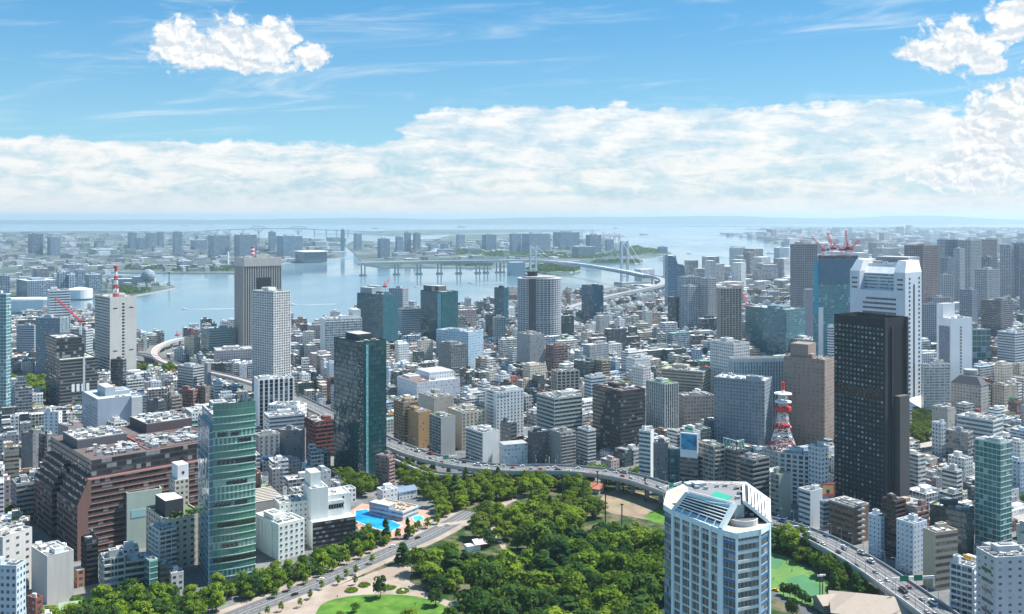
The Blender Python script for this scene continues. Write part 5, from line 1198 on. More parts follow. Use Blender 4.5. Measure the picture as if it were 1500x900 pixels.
# ---------------------------------------------------------------- house roof at the bottom edge and the green roofed house
def roofs():
    c = GP(1282, 905); X, Y = c; r = thing('hall_house', 'low hall with a big pale brown hipped roof beside the expressway', 'house', (X, Y, 0)); ang = -.28
    q = rect(X, Y, 46, 30, ang); mb = MB(); mb.prism(q, 0, 7); mb.build('wall', [facade('punched', (.45,.42,.36))], r)
    o = rect(X, Y, 51, 35, ang); a, b = (X-10*cos(ang), Y-10*sin(ang)), (X+10*cos(ang), Y+10*sin(ang)); mb = MB(); e = (*a, 13.5); f = (*b, 13.5); O = [(*p, 6.8) for p in o]
    mb.face([O[0],O[1],f,e]); mb.face([O[2],O[3],e,f]); mb.face([O[1],O[2],f]); mb.face([O[3],O[0],e]); rf = mb.build('roof', [plain('pale_tile', (.36,.295,.24), .85, .16, .4)], r)
    for s, t in ((O[0],e),(O[1],f),(O[2],f),(O[3],e),(e,f)): mb = MB(); mb.bar(s, t, .6); mb.build('ridge', [plain('ridge_tile', (.52,.48,.42))], rf)
    q = rect(X-20, Y+13, 20, 12, ang+.5); mb = MB(); mb.prism(q, 0, 5.5); mb.build('wing', [facade('punched', (.4,.37,.32))], r)
    o = offset(q, 1.5); mb = MB(); m0, m1 = tuple((o[0][i]+o[3][i])/2 for i in (0,1)), tuple((o[1][i]+o[2][i])/2 for i in (0,1)); e, f = (*m0, 9), (*m1, 9); O = [(*p, 5.4) for p in o]
    mb.face([O[0],O[1],f,e]); mb.face([O[2],O[3],e,f]); mb.face([O[1],O[2],f]); mb.face([O[3],O[0],e]); mb.build('roof', [plain('pale_tile', (.36,.295,.24), .85, .16, .4)], r)
    occupy(rect(X, Y, 60, 44, ang)); keep(1230, 1335, Y, 900)
    c = GP(112, 905); X, Y = c; r = thing('house', 'small house with pale green metal roof among trees at the bottom edge', 'house', (X, Y, 0)); ang = .35
    q = rect(X, Y, 17, 10, ang); mb = MB(); mb.prism(q, 0, 6); mb.build('wall', [facade('punched', (.4,.38,.34))], r); o = rect(X, Y, 19, 12, ang); m0, m1 = tuple((o[0][i]+o[3][i])/2 for i in (0,1)), tuple((o[1][i]+o[2][i])/2 for i in (0,1))
    e, f = (*m0, 10), (*m1, 10); O = [(*p, 5.8) for p in o]; mb = MB(); mb.face([O[0],O[1],f,e]); mb.face([O[2],O[3],e,f]); mb.face([O[1],O[2],f]); mb.face([O[3],O[0],e]); mb.build('roof', [plain('green_roof', (.26,.36,.22), .7, .1, .5)], r)
    occupy(rect(X, Y, 24, 18, ang)); keep(87, 133, Y, 895)
roofs()
# ---------------------------------------------------------------- park floor, avenue, plaza, lawn, fields
PARK = [GP(*p) for p in [(200,1000),(330,905),(445,868),(560,815),(655,775),(640,738),(598,716),(570,694),(640,697),(700,702),(760,700),(850,702),(930,712),(985,738),(1060,758),(1140,778),(1200,800),(1262,836),(1318,880),(1345,905),(1420,1000)]]
sheet('ground_park', PARK, .004, M['park_floor']); occupy(PARK)
def strip(name, pts, w, z, m, kind='structure'):
    a, b = side(pts, w/2), side(pts, -w/2); mb = MB()
    for i in range(len(pts)-1): mb.face([(*b[i][:2], z), (*b[i+1][:2], z), (*a[i+1][:2], z), (*a[i][:2], z)])
    o = mb.build(name, [m]); tag(o, kind=kind); return a, b
AV = spline([GP(*p) for p in [(150,985),(300,920),(400,880),(480,848),(560,813),(620,788),(662,766),(690,750)]], 8)
a, b = strip('pavement', AV, 27, .008, M['paving']); occupy(a+b[::-1])
strip('road', AV, 16.5, .012, M['deck_road'])
def dashes(name, pts, off, z, w=.35, dash=4, gap=6, solid=False):
    q = side(pts, off); mb = MB(); acc = 0
    for i in range(len(q)-1):
        p0, p1 = np.array(q[i][:2]), np.array(q[i+1][:2]); L = np.linalg.norm(p1-p0); u = (p1-p0)/L; nrm = np.array((-u[1], u[0]))*w/2; s = 0.0
        zz0 = q[i][2]+z if len(q[i]) > 2 else z; zz1 = q[i+1][2]+z if len(q[i]) > 2 else z
        while s < L:
            e = L if solid else min(L, s+dash); A, B = p0+u*s, p0+u*e; za, zb = zz0+(zz1-zz0)*s/L, zz0+(zz1-zz0)*e/L
            mb.face([(*(A-nrm), za), (*(B-nrm), zb), (*(B+nrm), zb), (*(A+nrm), za)]); s = L+1 if solid else s+dash+gap
    return mb
for off in (-3.2, 3.2): tag(dashes('m', AV, off, .017, .2).build('road_markings', [M['marking']]), kind='structure')
tag(dashes('m', AV, 0, .017, .3, solid=True).build('road_markings', [M['marking']]), kind='structure')
for off in (-7.8, 7.8): tag(dashes('m', AV, off, .017, .18, solid=True).build('road_markings', [M['marking']]), kind='structure')
PLAZA = [GP(*p) for p in [(300,940),(420,886),(500,856),(592,822),(602,832),(600,852),(622,866),(660,882),(640,905),(470,925),(380,960)]]
sheet('pavement', PLAZA, .016, M['paving'])
c_ = GP(578,840); mb = MB(); mb.cyl(c_[0], c_[1], .016, 11, .004, 28); tag(mb.build('pavement', [plain('paving_circle', (.28,.215,.17), .85, .1, .3)]), kind='structure')
LAWN = spline([GP(*p) for p in [(455,925),(470,887),(510,874),(560,871),(610,874),(648,886),(668,905),(640,960),(500,965),(455,925)]], 6)[:-1]
tag(sheet('lawn', LAWN, .024, M['grass']), kind='stuff')
PATH = [GP(*p) for p in [(560,868),(610,868),(660,884),(720,905)]]; strip('path', spline(PATH, 6), 4, .028, M['paving'])
strip('path', spline([GP(*p) for p in [(640,770),(700,760),(745,735),(800,716)]], 6), 7, .028, M['paving']); strip('path', spline([GP(*p) for p in [(700,880),(730,820),(742,812),(720,770)]], 6), 4, .028, M['paving'])
FIELD = [GP(*p) for p in [(874,742),(884,724),(906,717),(942,722),(975,738),(985,768),(940,760),(895,752)]]
sheet('ground_field', FIELD, .02, M['ball_dirt'])
tag(sheet('turf', [GP(*p) for p in [(942,757),(966,742),(980,752),(984,772),(958,765)]], .026, M['grass']), kind='stuff')
COURT = [GP(*p) for p in [(1120,806),(1150,815),(1180,830),(1216,854),(1204,884),(1180,890),(1120,868)]]
tag(sheet('turf', COURT, .02, plain('court_turf', (.095,.19,.045), .9, .4, .08)), kind='stuff')
tag(sheet('turf', [GP(*p) for p in [(1150,848),(1178,842),(1206,860),(1198,880),(1172,874)]], .026, plain('court_turf_blue', (.055,.165,.07), .9, .4, .08)), kind='stuff')
tag(sheet('turf', [GP(*p) for p in [(1122,816),(1134,812),(1150,822),(1138,834),(1122,832)]], .026, plain('court_turf_blue', (.055,.165,.07), .9, .4, .08)), kind='stuff')
strip('road', spline([GP(*p) for p in [(1090,855),(1135,872),(1180,895),(1230,930)]], 6), 9, .024, M['asphalt'])
# ---------------------------------------------------------------- elevated expressways
def expressway(name, label, pts, w, zd, lanes=3, shade=M['deck_road'], pier_step=3, wall_h=1.6):
    pl = spline([(*GP(px, py, zd), zd) for px, py in pts], 8)
    mid = pl[len(pl)//2]; r = thing(name, label, 'expressway', (mid[0], mid[1], 0))
    a, b = side(pl, w/2), side(pl, -w/2); mb = MB(); e = MB()
    for i in range(len(pl)-1):
        mb.face([b[i], b[i+1], a[i+1], a[i]], 0)
        for q, s in ((a, 1), (b, -1)):
            p0, p1 = q[i], q[i+1]; lo = lambda p, d: (p[0], p[1], p[2]+d)
            f = [lo(p0,-2.2), lo(p1,-2.2), lo(p1,0), lo(p0,0)]; e.face(f if s < 0 else f[::-1])
        e.face([(a[i][0],a[i][1],zd-2.2),(a[i+1][0],a[i+1][1],zd-2.2),(b[i+1][0],b[i+1][1],zd-2.2),(b[i][0],b[i][1],zd-2.2)])
    mb.build('deck', [shade], r); e.build('girder', [M['concrete']], r)
    for q, s in ((a, 1), (b, -1)):
        mb = MB(); q2 = side(q, -.5*s)
        for i in range(len(q)-1):
            A, B, C_, D_ = q[i], q[i+1], q2[i+1], q2[i]; up = lambda p: (p[0], p[1], p[2]+wall_h)
            mb.face([A,B,up(B),up(A)]); mb.face([D_,C_,up(C_),up(D_)][::-1]); mb.face([up(A),up(B),up(C_),up(D_)])
        mb.build('barrier', [M['pale_concrete'] if s < 0 else M['grey_metal']], r)
    mk = dashes('m', pl, 0, .02, .45, solid=True); off = 3.3
    while off < w/2-2.5:
        for s in (-1, 1):
            d = dashes('m', pl, s*off, .02, .22, 5, 9); n0 = len(mk.v); mk.v += d.v; mk.f += [tuple(i+n0 for i in f) for f in d.f]; mk.m += d.m; mk.uv += d.uv; mk.c += d.c
        off += 3.4
    mk.build('lane_marking', [M['marking']], r)
    for i in range(2, len(pl)-1, pier_step):
        p = pl[i]; d = atan2(pl[i+1][1]-pl[i-1][1], pl[i+1][0]-pl[i-1][0]); mb = MB(); mb.box(p[0], p[1], 0, 2.6, 3, zd-4, d); mb.box(p[0], p[1], zd-4, 2.6, w*.8, 1.8, d, bottom=True); mb.build('pier', [M['concrete']], r)
    wide = side(pl, w/2+5), side(pl, -w/2-5); occupy([p[:2] for p in wide[0]]+[p[:2] for p in wide[1]][::-1])
    for p in pl[::2]: px = pxof(p[0], p[1]); keep(px-14, px+14, p[1], pyof(p[1], zd)+6)
    return r, pl
EXW, EXL = expressway('elevated_expressway', 'long elevated expressway curving round the park past the hotel tower', [(430,582),(500,616),(570,649),(620,668),(680,681),(740,687),(800,687),(860,690),(920,699),(975,716),(1030,738),(1090,757),(1150,772),(1200,790),(1260,822),(1320,862),(1380,905),(1430,950)], 21, 13)
expressway('slip_road', 'curving slip road joining the elevated expressway behind the pool house', [(562,664),(605,684),(640,695),(680,697),(720,694)], 8, 8, pier_step=4)
expressway('ramp_viaduct', 'pinkish curved ramp viaduct by the water behind the banded beige tower', [(300,494),(270,496),(246,502),(230,511),(228,521),(243,531),(268,538),(310,546),(360,558),(430,582)], 12, 12, shade=plain('pink_road', (.36,.29,.26), .85, .12, .05), pier_step=4)
expressway('ramp_viaduct', 'straight viaduct meeting the curved ramp from the banded beige tower', [(170,517),(205,519),(235,525),(262,535)], 10, 11, pier_step=4)
# gantries with green signs
def gantry(px, py, zd, w, n, label, ang):
    x, y = GP(px, py, zd); r = thing('sign_gantry', label, 'sign gantry', (x, y, zd)); c, s = cos(ang), sin(ang); mb = MB()
    for t in (-w/2, w/2): mb.bar((x+c*t, y+s*t, zd), (x+c*t, y+s*t, zd+7), .5)
    mb.bar((x-c*w/2, y-s*w/2, zd+6.8), (x+c*w/2, y+s*w/2, zd+6.8), .5); mb.bar((x-c*w/2, y-s*w/2, zd+5.6), (x+c*w/2, y+s*w/2, zd+5.6), .4); mb.build('frame', [M['white']], r)
    for k in range(n):
        t = (k-(n-1)/2)*w*.34-w*.06; mb = MB(); mb.box(x+c*t, y+s*t-.4, zd+4.6, 5.4, .2, 3.4, ang, bottom=True); p_ = mb.build('green_sign', [M['sign_green']], r)
        mb = MB(); mb.box(x+c*t-.6, y+s*t-.54, zd+6.6, 2.8, .06, .4, ang, bottom=True); mb.box(x+c*t-.3, y+s*t-.54, zd+5.6, 3.2, .06, .4, ang, bottom=True); mb.build('sign_line', [M['white']], p_)
gantry(1338, 862, 13, 26, 2, 'white sign gantry with two green signs over the expressway beside the tan striped office', .12)
gantry(655, 680, 13, 20, 1, 'sign post with one green sign over the expressway behind the pool house', .5)
gantry(985, 722, 13, 22, 1, 'white gantry arch over the expressway behind the hotel tower roof', .7)
# ---------------------------------------------------------------- cars: one of each colour, then copies
def car_meshes(col, name):
    mb = MB(); m0 = [(-2.2,-.85),(2.2,-.85),(2.2,.85),(-2.2,.85)]
    mb.prism(m0, .35, .95, 0, bottom=True); lo, hi = [(-1.7,-.8),(1.1,-.8),(1.1,.8),(-1.7,.8)], [(-1.3,-.65),(.5,-.65),(.5,.65),(-1.3,.65)]
    for i in range(4): mb.face([(*lo[i],.95),(*lo[(i+1)%4],.95),(*hi[(i+1)%4],1.5),(*hi[i],1.5)], 1)
    mb.face([(*p,1.5) for p in hi], 0)
    body = mb.build('body', [plain('car_'+name, col, .25, .04, 1, spec=.6), M['glass_dark']])
    w = MB()
    for k in range(8):
        a, b = 2*pi*k/8, 2*pi*(k+1)/8; w.face([(.33*cos(a),-.1,.33*sin(a)),(.33*cos(b),-.1,.33*sin(b)),(.33*cos(b),.1,.33*sin(b)),(.33*cos(a),.1,.33*sin(a))])
    w.face([(.33*cos(2*pi*k/8),-.1,.33*sin(2*pi*k/8)) for k in range(8)]); w.face([(.33*cos(-2*pi*k/8),.1,.33*sin(-2*pi*k/8)) for k in range(8)])
    wheel = w.build('wheel', [M['dark_metal']])
    b, wh = body.data, wheel.data; bpy.data.objects.remove(body); bpy.data.objects.remove(wheel); return b, wh
CARS = {n: car_meshes(c, n) for n, c in (('white', (.75,.75,.74)), ('silver', (.42,.43,.44)), ('black', (.02,.02,.022)), ('red', (.5,.03,.03)), ('blue', (.05,.12,.3)), ('yellow', (.65,.42,.03)))}
def car(x, y, z, ang, colname, label, group, big=1.0):
    r = thing('car' if big == 1 else 'truck', label, 'car' if big == 1 else 'truck', (x, y, z), group); r.rotation_euler = (0, 0, ang); r.scale = (big, big**.5, big**1.3)
    link('body', CARS[colname][0], r)
    for sx in (-1.35, 1.35):
        for sy in (-.8, .8): link('wheel', CARS[colname][1], r, (sx, sy, .33))
rng = random.Random(12)
near_what = lambda px: 'behind the pool house' if px < 680 else 'beside the ribbon offices' if px < 800 else 'past the dark brown ribbon office' if px < 930 else 'by the hotel tower roof' if px < 1130 else 'along the brown tiled office' if px < 1290 else 'by the tan striped office'
i = 10
while i < len(EXL)-3:
    p, q = EXL[i], EXL[i+1]; ang = atan2(q[1]-p[1], q[0]-p[0]); lane = rng.choice([-8,-5,-2,2.2,5.2,8.2]); cn = rng.choice(['white','white','silver','black','white','red','blue'])
    px = pxof(p[0], p[1]); n = (-sin(ang)*lane, cos(ang)*lane); t = rng.random()
    w = 'truck' if rng.random() < .2 else 'car'; ps = near_what(px)
    car(p[0]+n[0]+(q[0]-p[0])*t, p[1]+n[1]+(q[1]-p[1])*t, 13.03, ang+(pi if lane > 0 else 0), cn, '%s %s on the expressway %s' % (cn, w, ps), 'vehicles on the expressway '+ps, 1.0 if w == 'car' else 1.6)
    i += rng.choice([1,1,1,2])
lamp0 = None
for i in range(6, len(EXL)-2, 2):
    for s_ in (-1, 1):
        p, q = EXL[i], EXL[i+1]; ang = atan2(q[1]-p[1], q[0]-p[0]); x, y = p[0]-sin(ang)*10.1*s_, p[1]+cos(ang)*10.1*s_; ps = near_what(pxof(x, y))
        r = thing('lamp_post', 'thin expressway lamp post '+ps, 'lamp post', (x, y, 13), 'expressway lamp posts '+ps); r.rotation_euler = (0, 0, ang+(pi if s_ > 0 else 0))
        if lamp0 is None:
            mb = MB(); mb.cyl(x, y, 13, .16, 9.5, 6, r2=.1); a_ = mb.build('pole', [M['grey_metal']], r); mb = MB(); mb.bar((x, y, 22.4), (x, y+2.2, 22.8), .16); mb.box(x, y+2.4, 22.7, .5, .9, .2, bottom=True); lamp0 = (a_.data, mb.build('lamp_head', [M['grey_metal']], r).data)
        else: link('pole', lamp0[0], r); link('lamp_head', lamp0[1], r)
for (px, py, cn) in ((612,789,'black'),(575,801,'white'),(523,835,'silver'),(470,850,'white'),(432,872,'black'),(655,770,'white')):
    x, y = GP(px, py); car(x, y, .05, .75, cn, '%s car on the avenue beside the plaza' % cn, 'cars on the avenue')
x, y = GP(1136,866); car(x, y, .05, -.6, 'yellow', 'yellow taxi on the lane behind the hotel tower', 'cars behind the hotel tower')
# ---------------------------------------------------------------- net poles, floodlights, red roofed clubhouse, little people
rng = random.Random(3)
for k, (px, pb, pt) in enumerate(((824,752,697),(854,762,700),(875,722,690),(887,778,722),(911,770,738),(913,720,700),(945,735,700),(978,740,708))):
    x, y = GP(px, pb); h = zat(pt, y); r = thing('net_pole', 'tall dark net pole standing round the brown ball field', 'pole', (x, y, 0), 'net poles round the ball field'); mb = MB(); mb.cyl(x, y, 0, .45, h, 8); mb.build('pole', [M['dark_metal']], r); mb = MB(); mb.box(x, y, h-1, 2.4, .3, .8); mb.build('crossarm', [M['dark_metal']], r)
for px, pb, pt, l in ((1201,884,843,'nearest the hall house roof'),(1205,882,842,'close behind its twin by the hall house'),(1234,850,823,'in front of the dark trees'),(1238,849,822,'second one before the dark trees')):
    x, y = GP(px, pb); h = zat(pt, y); r = thing('floodlight_mast', 'tall floodlight mast of the green court, '+l, 'floodlight', (x, y, 0)); mb = MB(); mb.cyl(x, y, 0, .4, h, 8, r2=.25); mb.build('pole', [M['dark_metal']], r)
    for j in (-1.2, 0, 1.2): mb = MB(); mb.box(x+j, y-.4, h-.6, .9, .5, 1.0, bottom=True); mb.build('lamp', [M['white']], r)
x, y = GP(866,720); r = thing('clubhouse', 'low clubhouse with a salmon red roof between the ball field and the expressway', 'house', (x, y, 0)); q = rect(x, y, 19, 11, -.5); mb = MB(); mb.prism(q, 0, 4.5); mb.build('wall', [facade('punched', (.55,.5,.45))], r); o = offset(q, 1); m0, m1 = tuple((o[0][i]+o[3][i])/2 for i in (0,1)), tuple((o[1][i]+o[2][i])/2 for i in (0,1)); e, f = (*m0, 8), (*m1, 8); O = [(*p, 4.4) for p in o]; mb = MB(); mb.face([O[0],O[1],f,e]); mb.face([O[2],O[3],e,f]); mb.face([O[1],O[2],f]); mb.face([O[3],O[0],e]); mb.build('roof', [plain('salmon_roof', (.50,.17,.11), .8, .12, .4)], r)
x, y = GP(692,806); r = thing('kiosk', 'white canopied park kiosk among the trees', 'pavilion', (x, y, 0)); mb = MB(); mb.box(x, y, 0, 10, 6, 4, .4); mb.build('wall', [M['white']], r); mb = MB(); q = rect(x+5, y+2, 9, 7, .4); mb.face([(*q[0],4.4),(*q[1],4.4),(*q[2],6.4),(*q[3],6.4)]); mb.face([(*q[0],4.1),(*q[3],6.1),(*q[2],6.1),(*q[1],4.1)]); mb.build('canopy', [plain('pink_canopy', (.75,.55,.52))], r)
def person(px, py, what, col, legs=(.05,.05,.06)):
    x, y = GP(px, py); r = thing('person', what, 'person', (x, y, .03)); me = bpy.data.meshes.new('body'); vs = [(0,0,.95),(0,0,1.2),(0,0,1.45),(0,0,1.55),(0,0,1.68),(.12,0,.9),(.14,.02,.5),(.14,0,.05),(-.12,0,.9),(-.14,-.04,.5),(-.14,0,.05),(.24,0,1.4),(.30,.03,1.1),(.30,.1,.85),(-.24,0,1.4),(-.30,0,1.1),(-.30,.06,.85)]
    es = [(0,1),(1,2),(2,3),(3,4),(0,5),(5,6),(6,7),(0,8),(8,9),(9,10),(2,11),(11,12),(12,13),(2,14),(14,15),(15,16)]; me.from_pydata(vs, es, []); o = link('body', me, r); sm = o.modifiers.new('Skin', 'SKIN'); rad = [.15,.14,.13,.06,.11,.10,.075,.06,.10,.075,.06,.07,.05,.04,.07,.05,.04]
    for v, q in zip(me.skin_vertices[0].data, rad): v.radius = (q, q)
    me.skin_vertices[0].data[0].use_root = True; me.materials.append(plain('cloth_%s' % (col,), col, .9, .1, 5))
for px, py, l, c in ((1152,826,'player in dark kit near the goal end of the green court',(.05,.05,.08)),(1160,838,'player in dark blue standing mid court',(.03,.05,.15)),(1197,852,'player in black by the court edge',(.02,.02,.02)),(1133,850,'player in grey near the hotel tower corner',(.3,.3,.3)),(532,845,'walker in dark clothes on the plaza by the avenue kerb',(.05,.04,.05)),(564,829,'person in black at the top of the plaza',(.03,.03,.03)),(608,887,'person in dark clothes standing on the lawn',(.04,.05,.05)),(494,876,'walker at the path edge of the lawn',(.25,.08,.06))): person(px, py, l, c)
# ---------------------------------------------------------------- trees
def leafmat(name, c0, c1, c2, merged=False):
    def fn(g):
        r = g.sep(g.attr('tint'))[0] if merged else g.rnd(); p = g.geo('Position'); n = g.noise(p, .35, 4, .6); rr = g.white(g.vec(r*77.0, r*13.0, 1.0))
        c = g.mix(g.smooth(r, .05, .95), c0, c1); c = g.mix(g.smooth(n*.55+rr*.45, .38, .66)*.8, c, c2)
        d = g.n('ShaderNodeBsdfDiffuse'); g.set(d.inputs[0], c); t = g.n('ShaderNodeBsdfTranslucent'); g.set(t.inputs[0], g.mix(.5, c, (.22,.34,.03)))
        mx = g.n('ShaderNodeMixShader'); mx.inputs[0].default_value = .32; g.nt.links.new(d.outputs[0], mx.inputs[1]); g.nt.links.new(t.outputs[0], mx.inputs[2]); g.out(Sk(g, mx.outputs[0]))
    return mat(name, fn)
LEAF = leafmat('leaves_broad', (.042,.095,.018), (.105,.175,.024), (.165,.235,.03))
LEAFW = leafmat('leaves_wood', (.026,.062,.016), (.20,.29,.026), (.155,.20,.03), True)
LEAFB = leafmat('leaves_bright', (.105,.195,.020), (.165,.255,.024), (.225,.30,.035))
LEAFD = leafmat('leaves_dark', (0.022, 0.061, 0.024), (0.038, 0.092, 0.027), (0.068, 0.128, 0.032))
BARK = plain('bark', (.10,.075,.055), .9, .3, 1.2)
def crown_mesh(seed, kind, lm):
    rg = np.random.RandomState(seed); mb = MB(); ncl = {'broad': 26, 'wide': 34, 'column': 44, 'small': 20}[kind]
    for k in range(ncl):
        if kind == 'column':
            t = (k+.5)/ncl; a = rg.uniform(0, 6.28); rr = .62*(1-t)**.6*rg.uniform(.5, 1); c = np.array((rr*cos(a), rr*sin(a), -1.1+2.9*t)); cr = .34*(1-.55*t)
        else:
            a, u = rg.uniform(0, 6.28), rg.uniform(-.75, 1.0); rr = sqrt(max(0, 1-u*u))*rg.uniform(.45, .86); sq = .82 if kind == 'wide' else .95
            c = np.array((rr*cos(a), rr*sin(a), u*sq*rg.uniform(.65, .9))); cr = rg.uniform(.25, .44)
        n = 34
        for j in range(n):
            d = rg.normal(size=3); d /= np.linalg.norm(d); d[2] = abs(d[2])*.9+d[2]*.1 if rg.rand() < .7 else d[2]
            p = c+d*cr*np.array((1, 1, .8))*rg.uniform(.75, 1.1); nn = d+rg.normal(size=3)*.30+np.array((0,0,.22)); nn /= np.linalg.norm(nn)
            u_ = np.cross(nn, rg.normal(size=3)); u_ /= np.linalg.norm(u_); v_ = np.cross(nn, u_); s = rg.uniform(.085, .15)
            mb.face([tuple(p-u_*s), tuple(p-v_*s*.7), tuple(p+u_*s), tuple(p+v_*s*.7)])
    o = mb.build('crown', [lm]); me = o.data; bpy.data.objects.remove(o); return me
def trunk_mesh(seed):
    rg = random.Random(seed); mb = MB(); mb.cyl(0, 0, 0, .055, .5, 7, r2=.038); mb.cyl(0, 0, .5, .038, .4, 7, r2=.02)
    for k in range(4): a = k*1.6+rg.random(); mb.bar((0, 0, .42+k*.06), (.35*cos(a), .35*sin(a), .75+k*.07), .026)
    o = mb.build('trunk', [BARK]); me = o.data; bpy.data.objects.remove(o); return me
CR = {('broad','m'): [crown_mesh(s, 'broad', LEAF) for s in (1,2,3,4,5)], ('wide','m'): [crown_mesh(s, 'wide', LEAF) for s in (11,12,13,14)], ('broad','b'): [crown_mesh(s, 'broad', LEAFB) for s in (21,22,23)],
      ('wide','b'): [crown_mesh(s, 'wide', LEAFB) for s in (26,27)], ('column','d'): [crown_mesh(s, 'column', LEAFD) for s in (31,32,33)], ('broad','d'): [crown_mesh(s, 'broad', LEAFD) for s in (41,42,43)], ('small','b'): [crown_mesh(s, 'small', LEAFB) for s in (51,52)], ('small','m'): [crown_mesh(s, 'small', LEAF) for s in (55,56)]}
TR = [trunk_mesh(s) for s in range(3)]
trng = random.Random(77)
def tree(name, x, y, R, H, kind, tone, label, group=None, z=0.0):
    """crown of radius R whose middle sits below the tree height H"""
    r = thing(name, label, 'tree', (x, y, z), group); r.rotation_euler = (0, 0, trng.uniform(0, 6.28))
    c = link('crown', trng.choice(CR[(kind, tone)]), r)
    if kind == 'column': c.scale = (R*1.6, R*1.6, H/3.0); c.location = (0, 0, H*.40)
    else: rz = H*.46 if kind == 'small' else max(min(R*.95, H*.5), H*.49); c.scale = (R, R*trng.uniform(.85, 1.1), rz); c.location = (0, 0, H-rz*1.02)
    t = link('trunk', trng.choice(TR), r); t.scale = (max(R, 2.0), max(R, 2.0), H*.9); return r
def dtree(px, pb, Rpx, Hpx, kind, tone, label, name='park_tree', group=None):
    x, y = GP(px, pb); k = y/FPX; return tree(name, x, y, Rpx*k, Hpx*k, kind, tone, label, group)
LEFT = []                                           # crowns that join the wood seen as one mass
CAND = []
def scatter(poly_px, step, r0, r1, kinds, label, group, seed, name='park_tree', avoid=(), poly=None, lim=None, hm=1.0):
    rg = random.Random(seed); poly = poly or [GP(*p) for p in poly_px]; occupy(poly)
    x0, x1 = min(p[0] for p in poly), max(p[0] for p in poly); y0, y1 = min(p[1] for p in poly), max(p[1] for p in poly); n = 0
    yy = y0
    while yy < y1:
        xx = x0+rg.uniform(0, step)
        while xx < x1:
            x, y = xx+rg.uniform(-.4, .4)*step, yy+rg.uniform(-.4, .4)*step
            if inside((x, y), poly) and not any(inside((x, y), a) for a in avoid) and (lim is None or n < lim):
                R = rg.uniform(r0, r1); kd = rg.choice(kinds); CAND.append((y, x, R, (R*rg.uniform(1.5, 2.3)+1.5)*hm, kd, label, group, name, rg.random())); n += 1
            xx += step
        yy += step*.9
GLADE = [[GP(*p) for p in q] for q in ([(690,832),(735,800),(785,816),(748,846)],[(790,742),(815,715),(835,728),(812,752)],[(664,822),(700,802),(722,814),(684,834)])]
NOTREE = GLADE+[PLAZA, LAWN, FIELD, COURT, [p[:2] for p in side(AV, 10)]+[p[:2] for p in side(AV, -10)][::-1]]
mix = [('column','d'),('broad','m'),('wide','m'),('broad','m'),('wide','b'),('broad','d'),('broad','b')]
darkmix = [('broad','m'),('column','d'),('broad','m'),('wide','m'),('broad','d'),('wide','m'),('broad','d'),('wide','b')]
# zones given in ground pixels
scatter([(640,905),(700,870),(760,850),(830,850),(905,862),(985,880),(985,990),(620,990)], 15, 6.5, 12, darkmix, 'rounded dark green tree in the dense park wood beside the hotel tower', 'dense park wood by the hotel tower', 1, avoid=NOTREE)
scatter([(760,850),(740,822),(770,800),(850,795),(915,803),(985,812),(985,880),(905,862),(830,850)], 14.5, 6, 11.5, darkmix, 'olive green tree in the upper part of the dense park wood', 'upper park wood', 2, avoid=NOTREE)
scatter([(606,862),(600,846),(640,824),(668,806),(715,792),(770,800),(740,822),(760,850),(700,872),(660,882)], 13, 4, 9, mix, 'mixed green tree standing round the white park kiosk', 'trees round the park kiosk', 3, avoid=NOTREE)
scatter([(668,808),(668,800),(690,783),(708,768),(724,756),(790,765),(850,775),(850,795),(770,800),(715,785)], 12.5, 5.5, 9, [('broad','b'),('wide','b'),('broad','m'),('broad','b')], 'bright green tree in the sunlit band above the park kiosk', 'sunlit park trees', 4, avoid=NOTREE)
scatter([(790,765),(770,745),(800,725),(862,735),(880,758),(860,775)], 8.5, 4, 6, mix, 'round green tree between the brown ball field and the sunlit band', 'trees west of the ball field', 5, avoid=NOTREE)
scatter([(690,745),(700,722),(745,712),(800,712),(862,720),(862,735),(800,725),(745,735)], 8.5, 4, 6.5, [('broad','b'),('broad','m'),('broad','m')], 'leafy tree along the expressway edge of the park', 'trees along the expressway edge', 6, avoid=NOTREE)
scatter([(640,770),(628,738),(610,722),(650,712),(690,716),(700,735),(680,752)], 8, 3.5, 5.5, mix, 'leafy tree beside the pool house lawn', 'trees beside the pool house', 7, avoid=NOTREE)
scatter([(672,770),(684,748),(735,712),(690,708),(662,742)], 9.5, 4, 7, mix, 'leafy tree closing the upper end of the avenue', 'trees at the end of the avenue', 21, avoid=NOTREE)
scatter([(884,802),(888,780),(935,784),(985,797),(985,818),(915,812)], 7, 3.2, 4.6, [('broad','b'),('broad','m')], 'tree in the tall hedge row below the brown ball field', 'hedge row below the ball field', 8, avoid=NOTREE)
scatter([(1118,818),(1118,792),(1160,797),(1200,820),(1240,850),(1276,886),(1256,888),(1218,860),(1180,836),(1140,822)], 8.5, 5, 7.5, darkmix, 'big dark green tree in the grove between court and expressway', 'grove behind the green court', 9, avoid=NOTREE, hm=1.12)
scatter([(1240,905),(1225,885),(1252,872),(1300,882),(1320,905)], 8, 2.5, 4, mix, 'low shrubby tree round the hall house roof', 'garden of the hall house', 10, avoid=NOTREE)
scatter([(60,925),(110,893),(160,882),(230,872),(300,880),(330,898),(240,940),(140,960)], 8.5, 4, 6.5, [('broad','b'),('broad','m'),('wide','b'),('broad','d')], 'bushy green tree along the bottom edge below the slanted concrete building', 'trees below the slanted concrete building', 11, avoid=NOTREE)
scatter([(300,892),(300,868),(370,862),(385,845),(450,832),(545,790),(560,795),(545,808),(470,842),(390,872)], 8, 4, 6.2, [('broad','b'),('broad','m'),('broad','d')], 'leafy tree between the white clinic blocks and the avenue', 'trees in front of the clinic blocks', 12, avoid=NOTREE)
